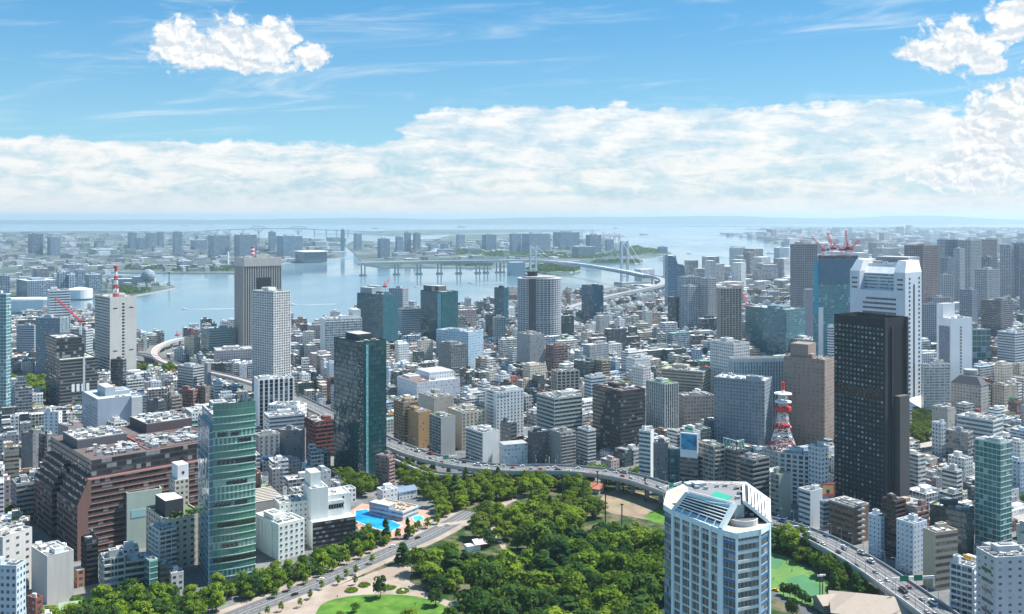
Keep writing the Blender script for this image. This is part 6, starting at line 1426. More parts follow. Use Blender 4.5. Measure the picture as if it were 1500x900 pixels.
scatter([(478,712),(490,702),(560,712),(545,732),(500,730)], 8, 4, 6, [('broad','d'),('broad','m')], 'shaded tree at the foot of the dark teal glass tower', 'trees under the dark teal tower', 13)
scatter([(575,702),(590,684),(640,700),(640,716),(600,716)], 8, 3, 5, [('broad','b'),('broad','m')], 'small tree in the yards behind the pool house', 'trees behind the pool house', 14)
scatter([(1335,655),(1335,612),(1362,612),(1366,640),(1350,655)], 8, 4, 6.5, [('broad','d')], 'dark tree massed at the foot of the stepped white tower', 'trees under the stepped white tower', 15)
scatter([(12,592),(15,548),(62,545),(66,590)], 12, 6, 9, [('broad','m'),('broad','b')], 'garden tree between the pale edge tower and the planted construction tower', 'garden trees by the construction tower', 16, lim=40)
scatter([(202,548),(206,534),(245,534),(262,548),(240,556)], 11, 4, 7, [('broad','m'),('broad','d')], 'waterside tree inside the curved ramp viaduct', 'trees by the curved ramp', 17, lim=24)
scatter([(740,712),(745,700),(930,708),(960,722),(880,714)], 9, 2.5, 4, [('broad','m')], 'small tree under the elevated expressway edge', 'small trees under the expressway', 18)
scatter([(14,775),(14,752),(42,752),(42,775)], 8, 4, 6, [('broad','m')], 'tree beside the grey ribbon block near the brown stepped building', 'trees by the brown stepped building', 19)
CAND.sort()
seen_n = {}
for (y, x, R, H, kd, label, group, name, q) in CAND:
    px = pxof(x, y)
    if px < -25 or px > 1525 or pyof(y, H) > 915: continue
    if seen_n.get(name, 0) < 300:
        seen_n[name] = seen_n.get(name, 0)+1; tone = {'m':'mid green','b':'bright green','d':'dark green'}[kd[1]]
        tree(name, x, y, R, H, kd[0], kd[1], label, group)
    else: LEFT.append((x, y, R, H, kd))
if LEFT:
    V, F_, off, TT = [], [], 0, []
    for (x, y, R, H, kd) in LEFT:
        me = trng.choice(CR[kd]); n = len(me.vertices); v = np.empty(n*3, dtype=np.float32); me.vertices.foreach_get('co', v); v = v.reshape(-1, 3); rz = min(R*.95, H*.5); a = trng.uniform(0, 6.28); c, s = cos(a), sin(a)
        w = np.stack([(v[:,0]*c-v[:,1]*s)*R+x, (v[:,0]*s+v[:,1]*c)*R+y, v[:,2]*rz+H-rz*.85], 1); V.append(w); F_.append(np.arange(n).reshape(-1, 4)+off); off += n; TT.append(np.full(n, {'d':.12,'m':.45,'b':.9}[kd[1]]+trng.uniform(-.15,.15), dtype=np.float32))
    me = bpy.data.meshes.new('woodland'); me.from_pydata(np.concatenate(V).tolist(), [], np.concatenate(F_).tolist()); me.materials.append(LEAFW); ca = me.color_attributes.new('tint', 'FLOAT_COLOR', 'POINT'); t_ = np.concatenate(TT); ca.data.foreach_set('color', np.stack([t_, t_, t_, np.ones_like(t_)], 1).ravel()); tag(link('woodland', me), kind='stuff')
# single trees one can tell apart
dtree(557,876,11.5,36,'broad','d','lone round dark tree with a clear trunk between plaza and lawn','plaza_tree')
dtree(638,888,12,28,'broad','d','round dark tree at the lawn corner beside the park wood','plaza_tree')
dtree(520,897,8,14,'small','m','small clipped brown green bush on the lawn','bush')
dtree(498,905,7,10,'small','m','low bush at the bottom edge of the lawn','bush')
dtree(600,906,14,14,'small','m','wide dark bush at the bottom edge between lawn and path','bush')
dtree(565,795,8,34,'column','d','tallest dark conical conifer standing before the big pool','conifer')
dtree(597,789,5.5,30,'column','d','slim dark conifer beside the paddling pool','conifer')
dtree(590,826,12,30,'column','d','broad dark conifer at the avenue kerb by the plaza','conifer')
dtree(666,728,9,32,'column','d','pointed dark cedar behind the pool house','conifer')
dtree(538,790,11,24,'broad','b','yellow green tree with reddish top beside the big pool','pool_tree')
dtree(518,782,9,20,'broad','d','dark tree at the corner of the black fronted clinic hall','pool_tree')
dtree(1222,876,10,36,'column','d','dark conifer beside the floodlight masts','conifer'); dtree(1256,862,8,32,'column','d','dark conifer nearest the expressway edge of the grove','conifer')
for k, (px, pb, Rr, Hh) in enumerate(((1148,872,7,20),(1157,876,7,24),(1166,878,7,24),(1175,882,8,20),(1183,886,6,16))): dtree(px, pb, Rr, Hh, 'broad', 'd', 'dark clipped tree in the short row between lane and green court', 'court_tree', 'row of trees beside the court')
dtree(1160,905,11,32,'broad','d','large dark tree at the bottom edge beside the hotel tower','court_tree')
for k, (px, pb) in enumerate(((521,842),(507,848),(495,857),(471,864),(455,878),(440,890),(412,896),(392,902),(380,912),(545,826),(520,857))): dtree(px, pb, 4.6, 15, 'small', 'b' if k % 2 else 'm', 'young street tree on the pavement between avenue and plaza', 'street_tree', 'young trees along the avenue')
for k, (px, pb) in enumerate(((566,799),(545,810),(527,819),(508,827),(489,836),(469,845),(447,856),(425,866),(402,876),(612,778),(626,774),(640,768),(655,757),(583,789),(604,785))): dtree(px, pb, 5.5, 16, 'broad', 'b', 'leafy street tree on the clinic and pool side of the avenue', 'street_tree', 'trees on the clinic and pool side of the avenue')
for i, (px, py, a, b, l) in enumerate(((515,866,9,4,'nearer the avenue'),(534,858,8,4,'in the middle of the plaza'),(566,862,14,4,'beside the lone dark tree'),(590,867,9,4,'ringing a white fountain'))):
    x, y = GP(px, py); k = y/FPX; r = thing('hedge_bed', 'low clipped green hedge bed on the plaza, '+l, 'hedge', (x, y, 0)); mb = MB(); rg = np.random.RandomState(i)
    for j in range(700):
        t, q = rg.uniform(0, 6.28), rg.uniform(0, 1)**.5; p = np.array((x+a*k*q*cos(t), y+b*k*2.2*q*sin(t), rg.uniform(.1, .9))); u = rg.normal(size=3)*.35; v = rg.normal(size=3)*.35; mb.face([tuple(p-u), tuple(p-v), tuple(p+u), tuple(p+v)])
    mb.build('foliage', [LEAFB], r); mb = MB(); o = [(x+a*k*1.05*cos(2*pi*j/20), y+b*k*2.3*sin(2*pi*j/20)) for j in range(20)]; mb.prism(o, 0, .35, 0, 1); mb.build('kerb', [M['pale_concrete'], M['park_floor']], r)
    if i == 3: mb = MB(); mb.cyl(x, y, .3, 1.6, 1.2, 10, r2=.5); mb.build('fountain', [M['white']], r)
for px, pb, n in ((869,699,4),(860,697,3),(925,702,3),(905,705,2)): 
    for k in range(n): dtree(px+k*5, pb-k, 6, 17, 'broad', 'b', 'bright tree in the shrine yard under the dark brown ribbon office', 'yard_tree', 'trees in the shrine yard')
# ---------------------------------------------------------------- towers on the islands
def far_block(name, label, x0, x1, yt, yb, wall, style='grid', glass=(.03,.06,.09), dep=.7, th=None, roof=True, cap=None):
    xc = x0+(x1-x0)*.28; wall = (wall[0]*.95, wall[1]*1.05, wall[2]*1.12); p = cbox(x0, xc, x1, yb, th); z = zat(yt, p[0][1]); r = thing(name, label, 'tower' if z > 60 else 'building', (*centre(p), 0)); mb = MB(); n = 4  # bluish shift of the wall colour stands in for distance haze
    for i in range(4): L = hypot(p[(i+1)%4][0]-p[i][0], p[(i+1)%4][1]-p[i][1]); mb.wall(p[i], p[(i+1)%4], -.5, z, 0, max(1, round(L/6)), max(2, round(z/5)))
    mb.col = (.45,.46,.46); mb.face([(*q, z) for q in p], 1); mb.build('wall', [facade(style, wall, glass, .1), M['roof']], r)
    if roof: mb = MB(); mb.prism(sub(p, .25, .7, .25, .75), z, z+max(5, z*.06)); mb.build('plant_room', [facade('plain', tuple(c*.9 for c in wall))], r)
    keep(x0, x1, p[0][1], yb-3); return r, p, z
FB = [(41,63,343,374,(.16,.20,.25),'dark square office tower standing alone on the far island flats'),(69,88,347.5,374,(.33,.38,.43),'pale grey twin shaft tower beside the dark square island tower'),
(187,200,341,366,(.26,.32,.38),'tall slate slab at the edge of the island tower cluster'),(199,214,349,371,(.28,.34,.40),'lower slate slab in front of the island cluster'),(213,231,341.5,365,(.36,.42,.47),'broad pale slab in the middle of the island cluster'),(231,240,340.5,366,(.30,.36,.42),'thin slab at the end of the island cluster'),
(253,267,340,372,(.34,.42,.48),'pale stepped tower right beside the island cluster'),(279,304,352,366,(.33,.38,.42),'low wide grey block before the gridded island apartments'),(305,336,345,378,(.40,.44,.48),'wide gridded apartment tower pair on the island, nearer the ball roof'),
(343,376,344,378,(.36,.40,.44),'wide gridded apartment tower behind the tall grey waterfront tower'),(393,404,340,370,(.27,.36,.42),'narrow rounded tower next to the arched truss bridge'),(405,443,346,378,(.35,.44,.50),'broad blue glass convention tower on the island'),
(499,505,337,369,(.18,.28,.36),'very slim dark tower at the channel mouth'),(518,530,343,366,(.38,.45,.50),'pale square tower beyond the channel mouth'),(0,14,404,433,(.22,.27,.33),'slate warehouse block at the picture edge by the canal'),(24,83,412,438,(.30,.33,.37),'long grey waterside apartment slab by the canal'),
(83,98,399,432,(.37,.40,.44),'grey apartment tower at the canal bend'),(97,112,403,432,(.44,.46,.49),'white apartment tower at the canal bend'),(110,125,396,428,(.36,.40,.45),'tall grey riverside tower behind the red crane'),(124,149,403,427,(.30,.36,.42),'square glass riverside office behind the red crane'),
(48,72,394,414,(.30,.26,.28),'pinkish brown riverside block up the canal'),(92,122,388,399,(.24,.30,.36),'dark blue low island office'),(130,172,366,374,(.40,.42,.43),'low hall before the island cluster'),(258,282,383,392,(.46,.50,.54),'pale blue hall on the green island shore'),
(553,571,350,378,(.30,.37,.44),'dark broad tower on the shore beyond the bridge approach'),(579,591,347,371,(.36,.43,.49),'grey tower behind the twin slate island towers'),(592,602,341,370,(.24,.31,.38),'slate twin tower, first of the close pair'),(605,616,342,370,(.23,.30,.37),'slate twin tower, second of the close pair'),
(627,641,358,370,(.33,.39,.44),'low grey island office with bright flank'),(645,657,357,370,(.26,.34,.40),'low dark island office'),(668,681,344,366,(.38,.45,.50),'pale square tower standing alone on the seaward island'),(706,727,344,369,(.22,.30,.37),'dark broad tower on the seaward island'),
(746,763,343,372,(.33,.42,.48),'ball topped broadcast hall behind the bridge tower'),(764,806,342.5,372,(.38,.45,.50),'wide hotel with ribbed front behind the bridge tower'),(810,849,340.5,364,(.16,.27,.34),'blue glass office with bright square reflection beyond the bridge'),
(858,881,344.5,374,(.30,.36,.42),'grey hotel slab beyond the bridge'),(838,872,362,378,(.27,.33,.38),'round fronted low block on the island shore'),(886,899,351,368,(.36,.41,.46),'grey apartment block by the harbour cranes'),(908,918,355,374,(.20,.34,.36),'teal pyramid topped tower by the island park'),
(640,668,366,374,(.26,.31,.35),'long low leafy block before the island towers'),(678,706,364,371,(.30,.36,.40),'low wide block between the two island towers'),(963,978,362,371,(.30,.36,.41),'pentagon shaped ventilation building at the island tip')]
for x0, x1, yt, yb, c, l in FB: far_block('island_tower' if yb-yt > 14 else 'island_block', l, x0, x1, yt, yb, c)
# flat glass hall, tanks, ball roofed pavilion
r, p, z = far_block('terminal_hall', 'long flat glass hall with a pale roof on the channel shore', 432, 479, 370, 385, (.42,.47,.50), 'curtain', roof=False)
mb = MB(); mb.prism(offset(p, 5), z, z+4, bottom=True); mb.build('roof', [M['white']], r)
x, y = GP(39,456); r = thing('warehouse', 'white round cornered warehouse on the near canal bank', 'warehouse', (x, y, 0)); mb = MB(); mb.prism([(x+80*cos(a)*(.75+.25*abs(cos(a))), y+30*sin(a)) for a in [k*pi/8 for k in range(16)]], 0, 30); mb.build('wall', [facade('plain', (.62,.63,.62))], r); mb = MB(); mb.prism([(x+70*cos(a), y+24*sin(a)) for a in [k*pi/8 for k in range(16)]], 30, 33); mb.build('roof', [M['white']], r)
x, y = GP(116,437); r = thing('storage_tank', 'white round tank building at the canal mouth', 'tank', (x, y, 0)); mb = MB(); mb.cyl(x, y, 0, 36, 26, 24); mb.build('wall', [facade('plain', (.6,.61,.62))], r); mb = MB(); mb.cyl(x, y, 26, 36, 6, 24, r2=6); mb.build('roof', [M['white']], r)
x, y = GP(217,417); r = thing('ball_pavilion', 'glassy ball shaped pavilion at the tip of the island pier', 'pavilion', (x, y, 0)); mb = MB(); Rb = 24
for i in range(10):
    for j in range(20):
        P_ = lambda a, b: (x+Rb*cos(b)*sin(a), y+Rb*sin(b)*sin(a), 30+Rb*cos(a)); a0, a1, b0, b1 = pi*i/10, pi*(i+1)/10, 2*pi*j/20, 2*pi*(j+1)/20
        mb.face([P_(a1,b0), P_(a1,b1), P_(a0,b1), P_(a0,b0)], 0, [(j,i),(j+1,i),(j+1,i+1),(j,i+1)])
mb.build('ball', [facade('curtain', (.5,.52,.54), (.16,.20,.24))], r); mb = MB(); mb.box(x-60, y+10, 0, 150, 40, 20); mb.box(x-20, y, 0, 60, 30, 28); mb.build('base_hall', [facade('punched', (.5,.51,.51))], r)
x, y = GP(248,417); r = thing('harbour_beacon', 'thin dark beacon mast on the pier end', 'mast', (x, y, 0)); mb = MB(); mb.cyl(x, y, 0, 2.5, 44, 8); mb.build('mast', [M['grey_metal']], r); mb = MB(); mb.box(x, y, 40, 10, 6, 5, bottom=True); mb.build('lamp_house', [M['grey_metal']], r)
x, y = GP(334,392); r = thing('chimney', 'single white chimney on the green island shore', 'chimney', (x, y, 0)); mb = MB(); mb.cyl(x, y, 0, 5, 74, 10, r2=4); mb.build('stack', [M['white']], r)
# pale low roofs and blocks that crowd the islands, one mass each
def litter(name, poly_px, n, seed, hmax=22, big=60):
    rg = random.Random(seed); poly = [GP(*p) for p in poly_px]; x0, x1 = min(p[0] for p in poly), max(p[0] for p in poly); y0, y1 = min(p[1] for p in poly), max(p[1] for p in poly); mb = MB(); k = 0
    for _ in range(n*12):
        if k >= n: break
        y = 1/rg.uniform(1/y1, 1/y0); x = rg.uniform(x0, x1)
        if not inside((x, y), poly): continue
        sc = min(3.0, y/5500); w, d, h = rg.uniform(.35, 1.6)*big*sc, rg.uniform(.3, 1)*big*sc*.8, rg.uniform(.25, 1)**2*hmax*min(1.6, max(.8, sc))+5; v = rg.choice([.2,.26,.34,.45,.62,.74]); mb.col = (v*rg.uniform(.9,1.02), v, v*rg.uniform(.98,1.08)); mb.prism(rect(x, y, w, d, .55+rg.choice([0,0,.3])), 0, h, 0, 1, 6, 5); k += 1
    tag(mb.build(name, [facade('ribbon', None, (.06,.09,.11), .1, 'far_blocks_wall'), M['roof']]), kind='stuff')
litter('island_low_blocks', [(-100,348),(0,346),(340,347),(345,398),(180,397),(60,430),(-100,440)], 700, 1, 22, 46)
litter('island_low_blocks', [(345,350),(500,352),(495,376),(420,382),(350,396)], 110, 2); litter('island_low_blocks', [(540,356),(880,348),(930,368),(860,378),(560,383)], 260, 3, 18); litter('island_low_blocks', [(-100,343),(330,341.5),(330,345),(-100,346)], 120, 4, 16, 45)
litter('island_low_blocks', [(1130,337.8),(1560,337.8),(1560,334.8),(1095,335.7)], 420, 6, 20, 45)
litter('island_low_blocks', [(150,404),(250,416),(200,428),(150,430)], 40, 5, 18, 30)
def woods(name, poly_px, n, seed, rmin=18, rmax=34):
    rg = random.Random(seed); poly = [GP(*p) for p in poly_px]; x0, x1 = min(p[0] for p in poly), max(p[0] for p in poly); y0, y1 = min(p[1] for p in poly), max(p[1] for p in poly); mb = MB(); k = 0
    for _ in range(n*14):
        if k >= n: break
        y = 1/rg.uniform(1/y1, 1/y0); x = rg.uniform(x0, x1)
        if not inside((x, y), poly): continue
        R = rg.uniform(rmin, rmax); k += 1
        for j in range(16):
            a, b = rg.uniform(0, 6.28), rg.uniform(0, 1.4); c = np.array((x+R*cos(a)*cos(b), y+R*sin(a)*cos(b), 2+R*.55*sin(b))); u = np.array([rg.uniform(-1,1) for _ in range(3)])*R*.35; v = np.array([rg.uniform(-1,1) for _ in range(3)])*R*.35; mb.face([tuple(c-u), tuple(c-v), tuple(c+u), tuple(c+v)])
    tag(mb.build(name, [LEAFD]), kind='stuff')
woods('woodland', [(776,397),(800,399),(835,398),(849,395.5),(842,392),(810,390),(778,391.5)], 160, 1, 14, 24); woods('woodland', [(868,386.2),(930,385.8),(942,384.3),(920,383.3),(872,383.8)], 70, 2, 14, 22)
woods('woodland', [(620,372),(860,380),(960,372),(975,370),(930,362),(880,376),(640,366)], 330, 3, 14, 26); woods('woodland', [(180,390),(340,392),(345,398),(190,397)], 120, 4, 10, 16); woods('woodland', [(650,384),(720,387),(720,391),(650,389)], 70, 5, 12, 20)
woods('woodland', [(175,421),(215,421),(220,427),(195,431),(170,430)], 70, 6, 8, 13)
# ---------------------------------------------------------------- suspension bridge
def cablebridge():
    T1, T2 = GP(915, 415), GP(781, 403); r = thing('suspension_bridge', 'long white suspension bridge with two twin legged towers and double deck', 'bridge', ((T1[0]+T2[0])/2, (T1[1]+T2[1])/2, 0)); wht = plain('bridge_white', (.38,.44,.49), .6, .06, .01)
    zd = 52
    A0 = GP(958, 411, 40); path = spline([(*GP(525,384.5,zd),zd),(*GP(620,382.5,zd),zd),(*GP(700,381.5,zd),zd),(*GP(T2[0] and 781,380.5,zd),zd),(*GP(850,386,zd),zd),(*GP(915,396,zd),zd),(*GP(948,403,46),46)], 14)
    u = np.array(T1)-np.array(T2); u /= np.linalg.norm(u); nrm = np.array((-u[1], u[0])); hw = 12
    a, b = side(path, hw), side(path, -hw); mb = MB(); gd = MB()
    for i in range(len(path)-1):
        mb.face([b[i], b[i+1], a[i+1], a[i]])
        for q, f in ((a, 1), (b, 0)):
            p0, p1 = q[i], q[i+1]; k = [(p0[0],p0[1],p0[2]-3),(p1[0],p1[1],p1[2]-3),p1,p0]; mb.face(k if not f else k[::-1]); gd.bar((p0[0],p0[1],p0[2]-10), (p1[0],p1[1],p1[2]-10), 3.0)
            gd.bar((p0[0],p0[1],p0[2]-10), (p1[0],p1[1],p1[2]-2), 1.2); gd.bar(p1, (p1[0],p1[1],p1[2]-10), 1.2)
        gd.face([(*b[i][:2],b[i][2]-10.5),(*b[i+1][:2],b[i+1][2]-10.5),(*a[i+1][:2],a[i+1][2]-10.5),(*a[i][:2],a[i][2]-10.5)][::-1])
    mb.build('upper_deck', [wht], r); gd.build('truss_deck', [plain('bridge_grey', (.36,.39,.42), .6)], r)
    tops = []
    for nm, T_, ht in (('near', T1, zat(353, T1[1])), ('far', T2, zat(360, T2[1]))):
        mb = MB(); tp = []
        for s in (-1, 1):
            x, y = T_[0]+nrm[0]*hw*s*1.15, T_[1]+nrm[1]*hw*s*1.15; mb.prism(rect(x, y, 6, 8, atan2(u[1], u[0])), -3, ht); tp.append((x, y, ht))
        for zz in (ht-8, ht*.62, 24): mb.bar((tp[0][0], tp[0][1], zz), (tp[1][0], tp[1][1], zz), 5)
        mb.build('bridge_tower', [wht], r); mb = MB(); mb.prism(rect(T_[0], T_[1], 46, 60, atan2(u[1], u[0])), -4, 4); mb.build('tower_base', [M['concrete']], r); tops.append(tp)
    def cable(p, q, sag, n=24):
        mb = MB(); pts = [tuple(p[k]+(q[k]-p[k])*t for k in range(2))+(p[2]+(q[2]-p[2])*t-4*sag*t*(1-t),) for t in [i/n for i in range(n+1)]]
        for s, t in zip(pts, pts[1:]): mb.bar(s, t, 1.0)
        mb.build('main_cable', [wht], r); return pts
    E1 = path[-1]; E2 = GP(722, 381.5, zd)
    for s in (0, 1):
        c = cable(tops[0][s], tops[1][s], tops[0][s][2]-62); sg = (-1, 1)[s]*hw
        mb = MB()
        for p in c[2:-2]:
            mb.bar(p, (p[0], p[1], 50), .6)
        mb.build('hanger', [wht], r)
        cable(tops[0][s], (E1[0]+nrm[0]*sg, E1[1]+nrm[1]*sg, 46), 4, 8); cable(tops[1][s], (E2[0]+nrm[0]*sg, E2[1]+nrm[1]*sg, zd), 10, 10)
    mb = MB(); x, y = GP(944, 412); mb.prism(rect(x, y, 42, 60, atan2(u[1], u[0])), 0, 44); mb.build('anchorage', [M['pale_concrete']], r)
    mb = MB(); x, y = GP(756, 402); mb.prism(rect(x, y, 60, 60, .3), -3, 50); mb.build('anchorage', [plain('bridge_white', (.38,.44,.49), .6, .06, .01)], r)
    for px in (533, 584, 613, 643, 672, 698, 710, 727, 737):
        i = min(range(len(path)), key=lambda k: abs(pxof(path[k][0], path[k][1])-px)); p = path[i]; mb = MB(); mb.cyl(p[0]-7, p[1], -3, 2.8, p[2]-5, 10); mb.cyl(p[0]+7, p[1], -3, 2.8, p[2]-5, 10); mb.box(p[0], p[1], -3, 28, 22, 5); mb.build('pier', [M['concrete']], r)
    keep(525, 960, 3300, 416); mark(850, 390, 3500, 'the white suspension bridge')
cablebridge()
rl = spline([(*GP(948,403,46),46),(*GP(966,407,44),44),(*GP(973,413,40),40),(*GP(962,419,35),35),(*GP(935,425,30),30),(*GP(900,432,24),24),(*GP(868,440,18),18),(*GP(835,450,14),14)], 8)
r = thing('ramp_viaduct', 'looping ramp viaduct from the suspension bridge down into the near quay', 'viaduct', (rl[20][0], rl[20][1], 0)); a, b = side(rl, 11), side(rl, -11); mb = MB()
for i in range(len(rl)-1):
    mb.face([b[i], b[i+1], a[i+1], a[i]])
    for q, f in ((a, 1), (b, 0)):
        k = [(*q[i][:2],q[i][2]-5),(*q[i+1][:2],q[i+1][2]-5),(*q[i+1][:2],q[i+1][2]+2),(*q[i][:2],q[i][2]+2)]; mb.face(k if not f else k[::-1])
mb.build('deck', [plain('viaduct_grey', (.27,.29,.30), .8, .15, .02)], r)
for i in range(3, len(rl), 5): p = rl[i]; mb = MB(); mb.box(p[0], p[1], 0, 4, 6, p[2]-4); mb.build('pier', [M['concrete']], r)
occupy([p[:2] for p in side(rl, 16)]+[p[:2] for p in side(rl, -16)][::-1])
for p in rl[::3]: px = pxof(p[0], p[1]); keep(px-12, px+12, p[1], pyof(p[1], p[2])+5)
# the far truss bridge
yb = 344.0; Y = depth(yb); X = lambda px: xat(px, Y); Zd = zat(335.3, Y); r = thing('truss_bridge', 'very long far truss bridge with two low peaks over the channel', 'bridge', (X(400), Y, 0)); gm = plain('bridge_grey', (.36,.39,.42), .6)
mb = MB(); mb.bar((X(300),Y,zat(338.6,Y)), (X(350),Y,zat(336.3,Y)), 10); mb.bar((X(350),Y,zat(336.3,Y)), (X(385),Y,Zd), 10); mb.bar((X(385),Y,Zd), (X(440),Y,Zd), 10); mb.bar((X(440),Y,Zd), (X(495),Y,zat(338,Y)), 10); mb.bar((X(495),Y,zat(338,Y)), (X(560),Y,zat(340.5,Y)), 10); mb.build('deck', [gm], r)
for c in (379, 437):
    mb = MB(); pk = zat(331.6, Y); P_ = [(X(c-14),Y,Zd),(X(c-5),Y,pk),(X(c+4),Y,pk),(X(c+14),Y,Zd)]
    for s, t in zip(P_, P_[1:]): mb.bar(s, t, 7)
    for k in range(6): mb.bar((X(c-11+k*4),Y,Zd), (X(c-9+k*4),Y,zat(333,Y)), 4)
    mb.bar((X(c-7),Y,Zd), (X(c),Y,20), 9); mb.bar((X(c+7),Y,Zd), (X(c),Y,20), 9); mb.build('truss_peak', [gm], r)
for px in (319, 336, 356, 379, 437, 461, 478, 493, 510): mb = MB(); mb.box(X(px), Y, -3, 14, 14, Zd-2); mb.build('pier', [gm], r)
mb = MB(); mb.bar((X(461),Y+50,zat(343,Y)), (X(515),Y+50,zat(343,Y)), 7); mb.bar((X(368),Y-200,zat(346,Y)), (X(384),Y-200,zat(346,Y)), 6); mb.build('lower_span', [gm], r)
# ---------------------------------------------------------------- cranes
def quay_crane(px, pb, Hpx, label):
    x, y = GP(px, pb); k = y/FPX; H = Hpx*k; r = thing('quay_crane', label, 'crane', (x, y, 0), 'container cranes on the far quay'); c = M['crane_red']; mb = MB()
    for sx in (-8, 8):
        for sy in (-8, 8): mb.bar((x+sx, y+sy, 0), (x+sx*.8, y+sy, H*.62), 4)
    mb.bar((x-8,y,H*.4),(x+8,y,H*.4),4); mb.build('portal', [c], r); mb = MB(); mb.bar((x-40,y,H*.62),(x+46,y,H*.62),5); mb.build('boom', [c], r); mb = MB(); mb.bar((x,y,H*.62),(x,y,H),4); mb.bar((x,y,H),(x+40,y,H*.64),2.5); mb.bar((x,y,H),(x-34,y,H*.64),2.5); mb.build('apex', [c], r)
for k, (px, pb, h) in enumerate(((852,346,9),(868,346,9.5),(884,352,12),(893,353,11),(900,354,13),(907,354,12),(1150,357,9),(1163,357,9),(1176,358,9),(1240,360,9),(1258,360,9))): quay_crane(px, pb, h, 'pinkish container crane on the far quay across the water')
def tower_crane(px, pz, Y, mast_h, jib, az, el, label, big=1.0, z0=None, group=None):
    x = xat(px, Y); z = z0 if z0 is not None else zat(pz, Y); r = thing('tower_crane', label, 'crane', (x, Y, z), group); c = M['crane_red']; t = .30*big
    def lattice(nm, a, b, w, m):
        a, b = np.array(a, float), np.array(b, float); d = b-a; L = np.linalg.norm(d); d /= L; u = np.cross(d, (0,1.0,0.02)); u /= np.linalg.norm(u); v = np.cross(d, u); n = max(3, int(L/(w*1.6))); mb = MB(); o = [(u+v)*w/2, (v-u)*w/2, (-u-v)*w/2, (u-v)*w/2]
        for q in o: mb.bar(a+q, b+q, t)
        for k in range(n):
            for q in range(4): mb.bar(a+d*L*k/n+o[q], a+d*L*(k+1)/n+o[(q+1)%4], t*.7)
        mb.build(nm, [m], r)
    lattice('mast', (x, Y, z), (x, Y, z+mast_h), 2.2*big, M['white']); T_ = (x, Y, z+mast_h); mb = MB(); mb.box(x, Y, z+mast_h, 6*big, 4*big, 3*big, az); mb.build('machine_deck', [c], r)
    e = (x+jib*cos(el)*cos(az), Y+jib*cos(el)*sin(az), z+mast_h+jib*sin(el)); lattice('jib', (x, Y, z+mast_h+2*big), e, 1.8*big, c); k_ = (x-5*big*cos(az), Y-5*big*sin(az), z+mast_h+10*big); mb = MB(); mb.bar((x+2*big*cos(az),Y,z+mast_h), k_, .6*big); mb.bar((x-6*big*cos(az),Y,z+mast_h), k_, .6*big); mb.bar(k_, e, .28*big); mb.build('back_stay', [c], r)
    mb = MB(); mb.box(x-6*big*cos(az), Y-6*big*sin(az), z+mast_h+.5, 4*big, 3*big, 2.4*big, az); mb.build('counterweight', [M['dark_metal']], r); mb = MB(); mb.bar(e, (e[0], e[1], e[2]-jib*.3), .25*big); mb.build('hook_line', [M['dark_metal']], r)
p, zt = cons_top; Yk = p[0][1]+18
for k, (px, mh, jb, az, el, l) in enumerate(((1206,6,24,2.9,.9,'first from the water side'),(1219,8,26,1.9,1.15,'second, with the tallest raised jib'),(1232,6,14,2.5,.8,'short third one'),(1241,9,27,1.45,1.25,'steep fourth one'),(1246,7,20,.35,.75,'last, leaning toward the stepped white tower'))):
    tower_crane(px, 0, Yk, mh, jb, az, el, 'red tower crane on the netted construction tower, '+l, 1.0, zt, 'red cranes on the netted tower')
tower_crane(118, 492, depth(585), 17, 52, 2.78, .62, 'large red tower crane with long sloping jib above the planted construction tower', .95)
tower_crane(1095, 462, depth(520), 12, 30, 1.9, 1.0, 'small red crane beside the beige framed tower', 1.3); tower_crane(565, 428, depth(520), 8, 18, 1.2, .9, 'small dark crane on the dark blue glass tower roof', 1.0); tower_crane(261, 495, depth(503), 14, 12, 1.2, .3, 'thin quay crane beside the waterside ramp', .9, 0)
# ---------------------------------------------------------------- boats
def boat(px, py, L, label, wake=None):
    x, y = GP(px, py, -3); r = thing('boat', label, 'boat', (x, y, -3)); h = [(x-L/2,y-L*.12),(x+L*.3,y-L*.12),(x+L/2,y),(x+L*.3,y+L*.12),(x-L/2,y+L*.12)]; mb = MB(); mb.prism(h, -3.2, -3+L*.09); mb.build('hull', [M['grey_metal'] if L > 60 else M['white']], r); mb = MB(); mb.box(x-L*.2, y, -3+L*.09, L*.28, L*.16, L*.09); mb.box(x-L*.22, y, -3+L*.18, L*.12, L*.1, L*.05); mb.build('cabin', [M['white']], r)
    if wake: mb = MB(); mb.face([(x+L*.4,y-1,-2.93),(x+wake*.5,y+5,-2.93),(x+wake,y+22,-2.93),(x+wake,y+36,-2.93),(x+wake*.5,y+20,-2.93),(x+L*.4,y+1,-2.93)]); tag(mb.build('water_foam', [plain('wake_foam', (.32,.37,.40), .7, .5, .05)]), kind='stuff')
boat(271,453.5,16,'small white motor boat trailing a long wake in the near basin', 150)
boat(430,447,22,'small ferry with a short wake in the basin before the white slab block',110); boat(610,421,20,'little launch crossing the basin before the bridge approach',90); boat(690,415,24,'small ferry heading for the bridge from the near quay',120); boat(1010,372,34,'white ferry with a wake in the fairway off the island tip',190); boat(1070,379,26,'little workboat with a wake along the near quays',140)
for px, py, L, l in ((19,327,230,'far cargo ship low on the bright sea near the picture edge'),(57,324.5,260,'farthest cargo ship under the hills near the dark square island tower'),(270,331,190,'far ship on the bright sea left of the truss bridge'),(317,327,160,'little far ship above the truss bridge'),(352,325,240,'far tanker under the hills beyond the truss bridge'),(550,335,150,'far dark ship before the long breakwater island'),(676,333.5,190,'far grey ship above the seaward island towers'),(902,335,130,'far ship beyond the bridge towers'),(943,344.5,120,'small ship in the fairway beyond the island tip'),(1129,372,60,'white boat in the wide fairway'),(972,382,40,'small dark boat off the island tip'),(1045,327,220,'far tall ship under the highest hills')): boat(px, py, L, l)
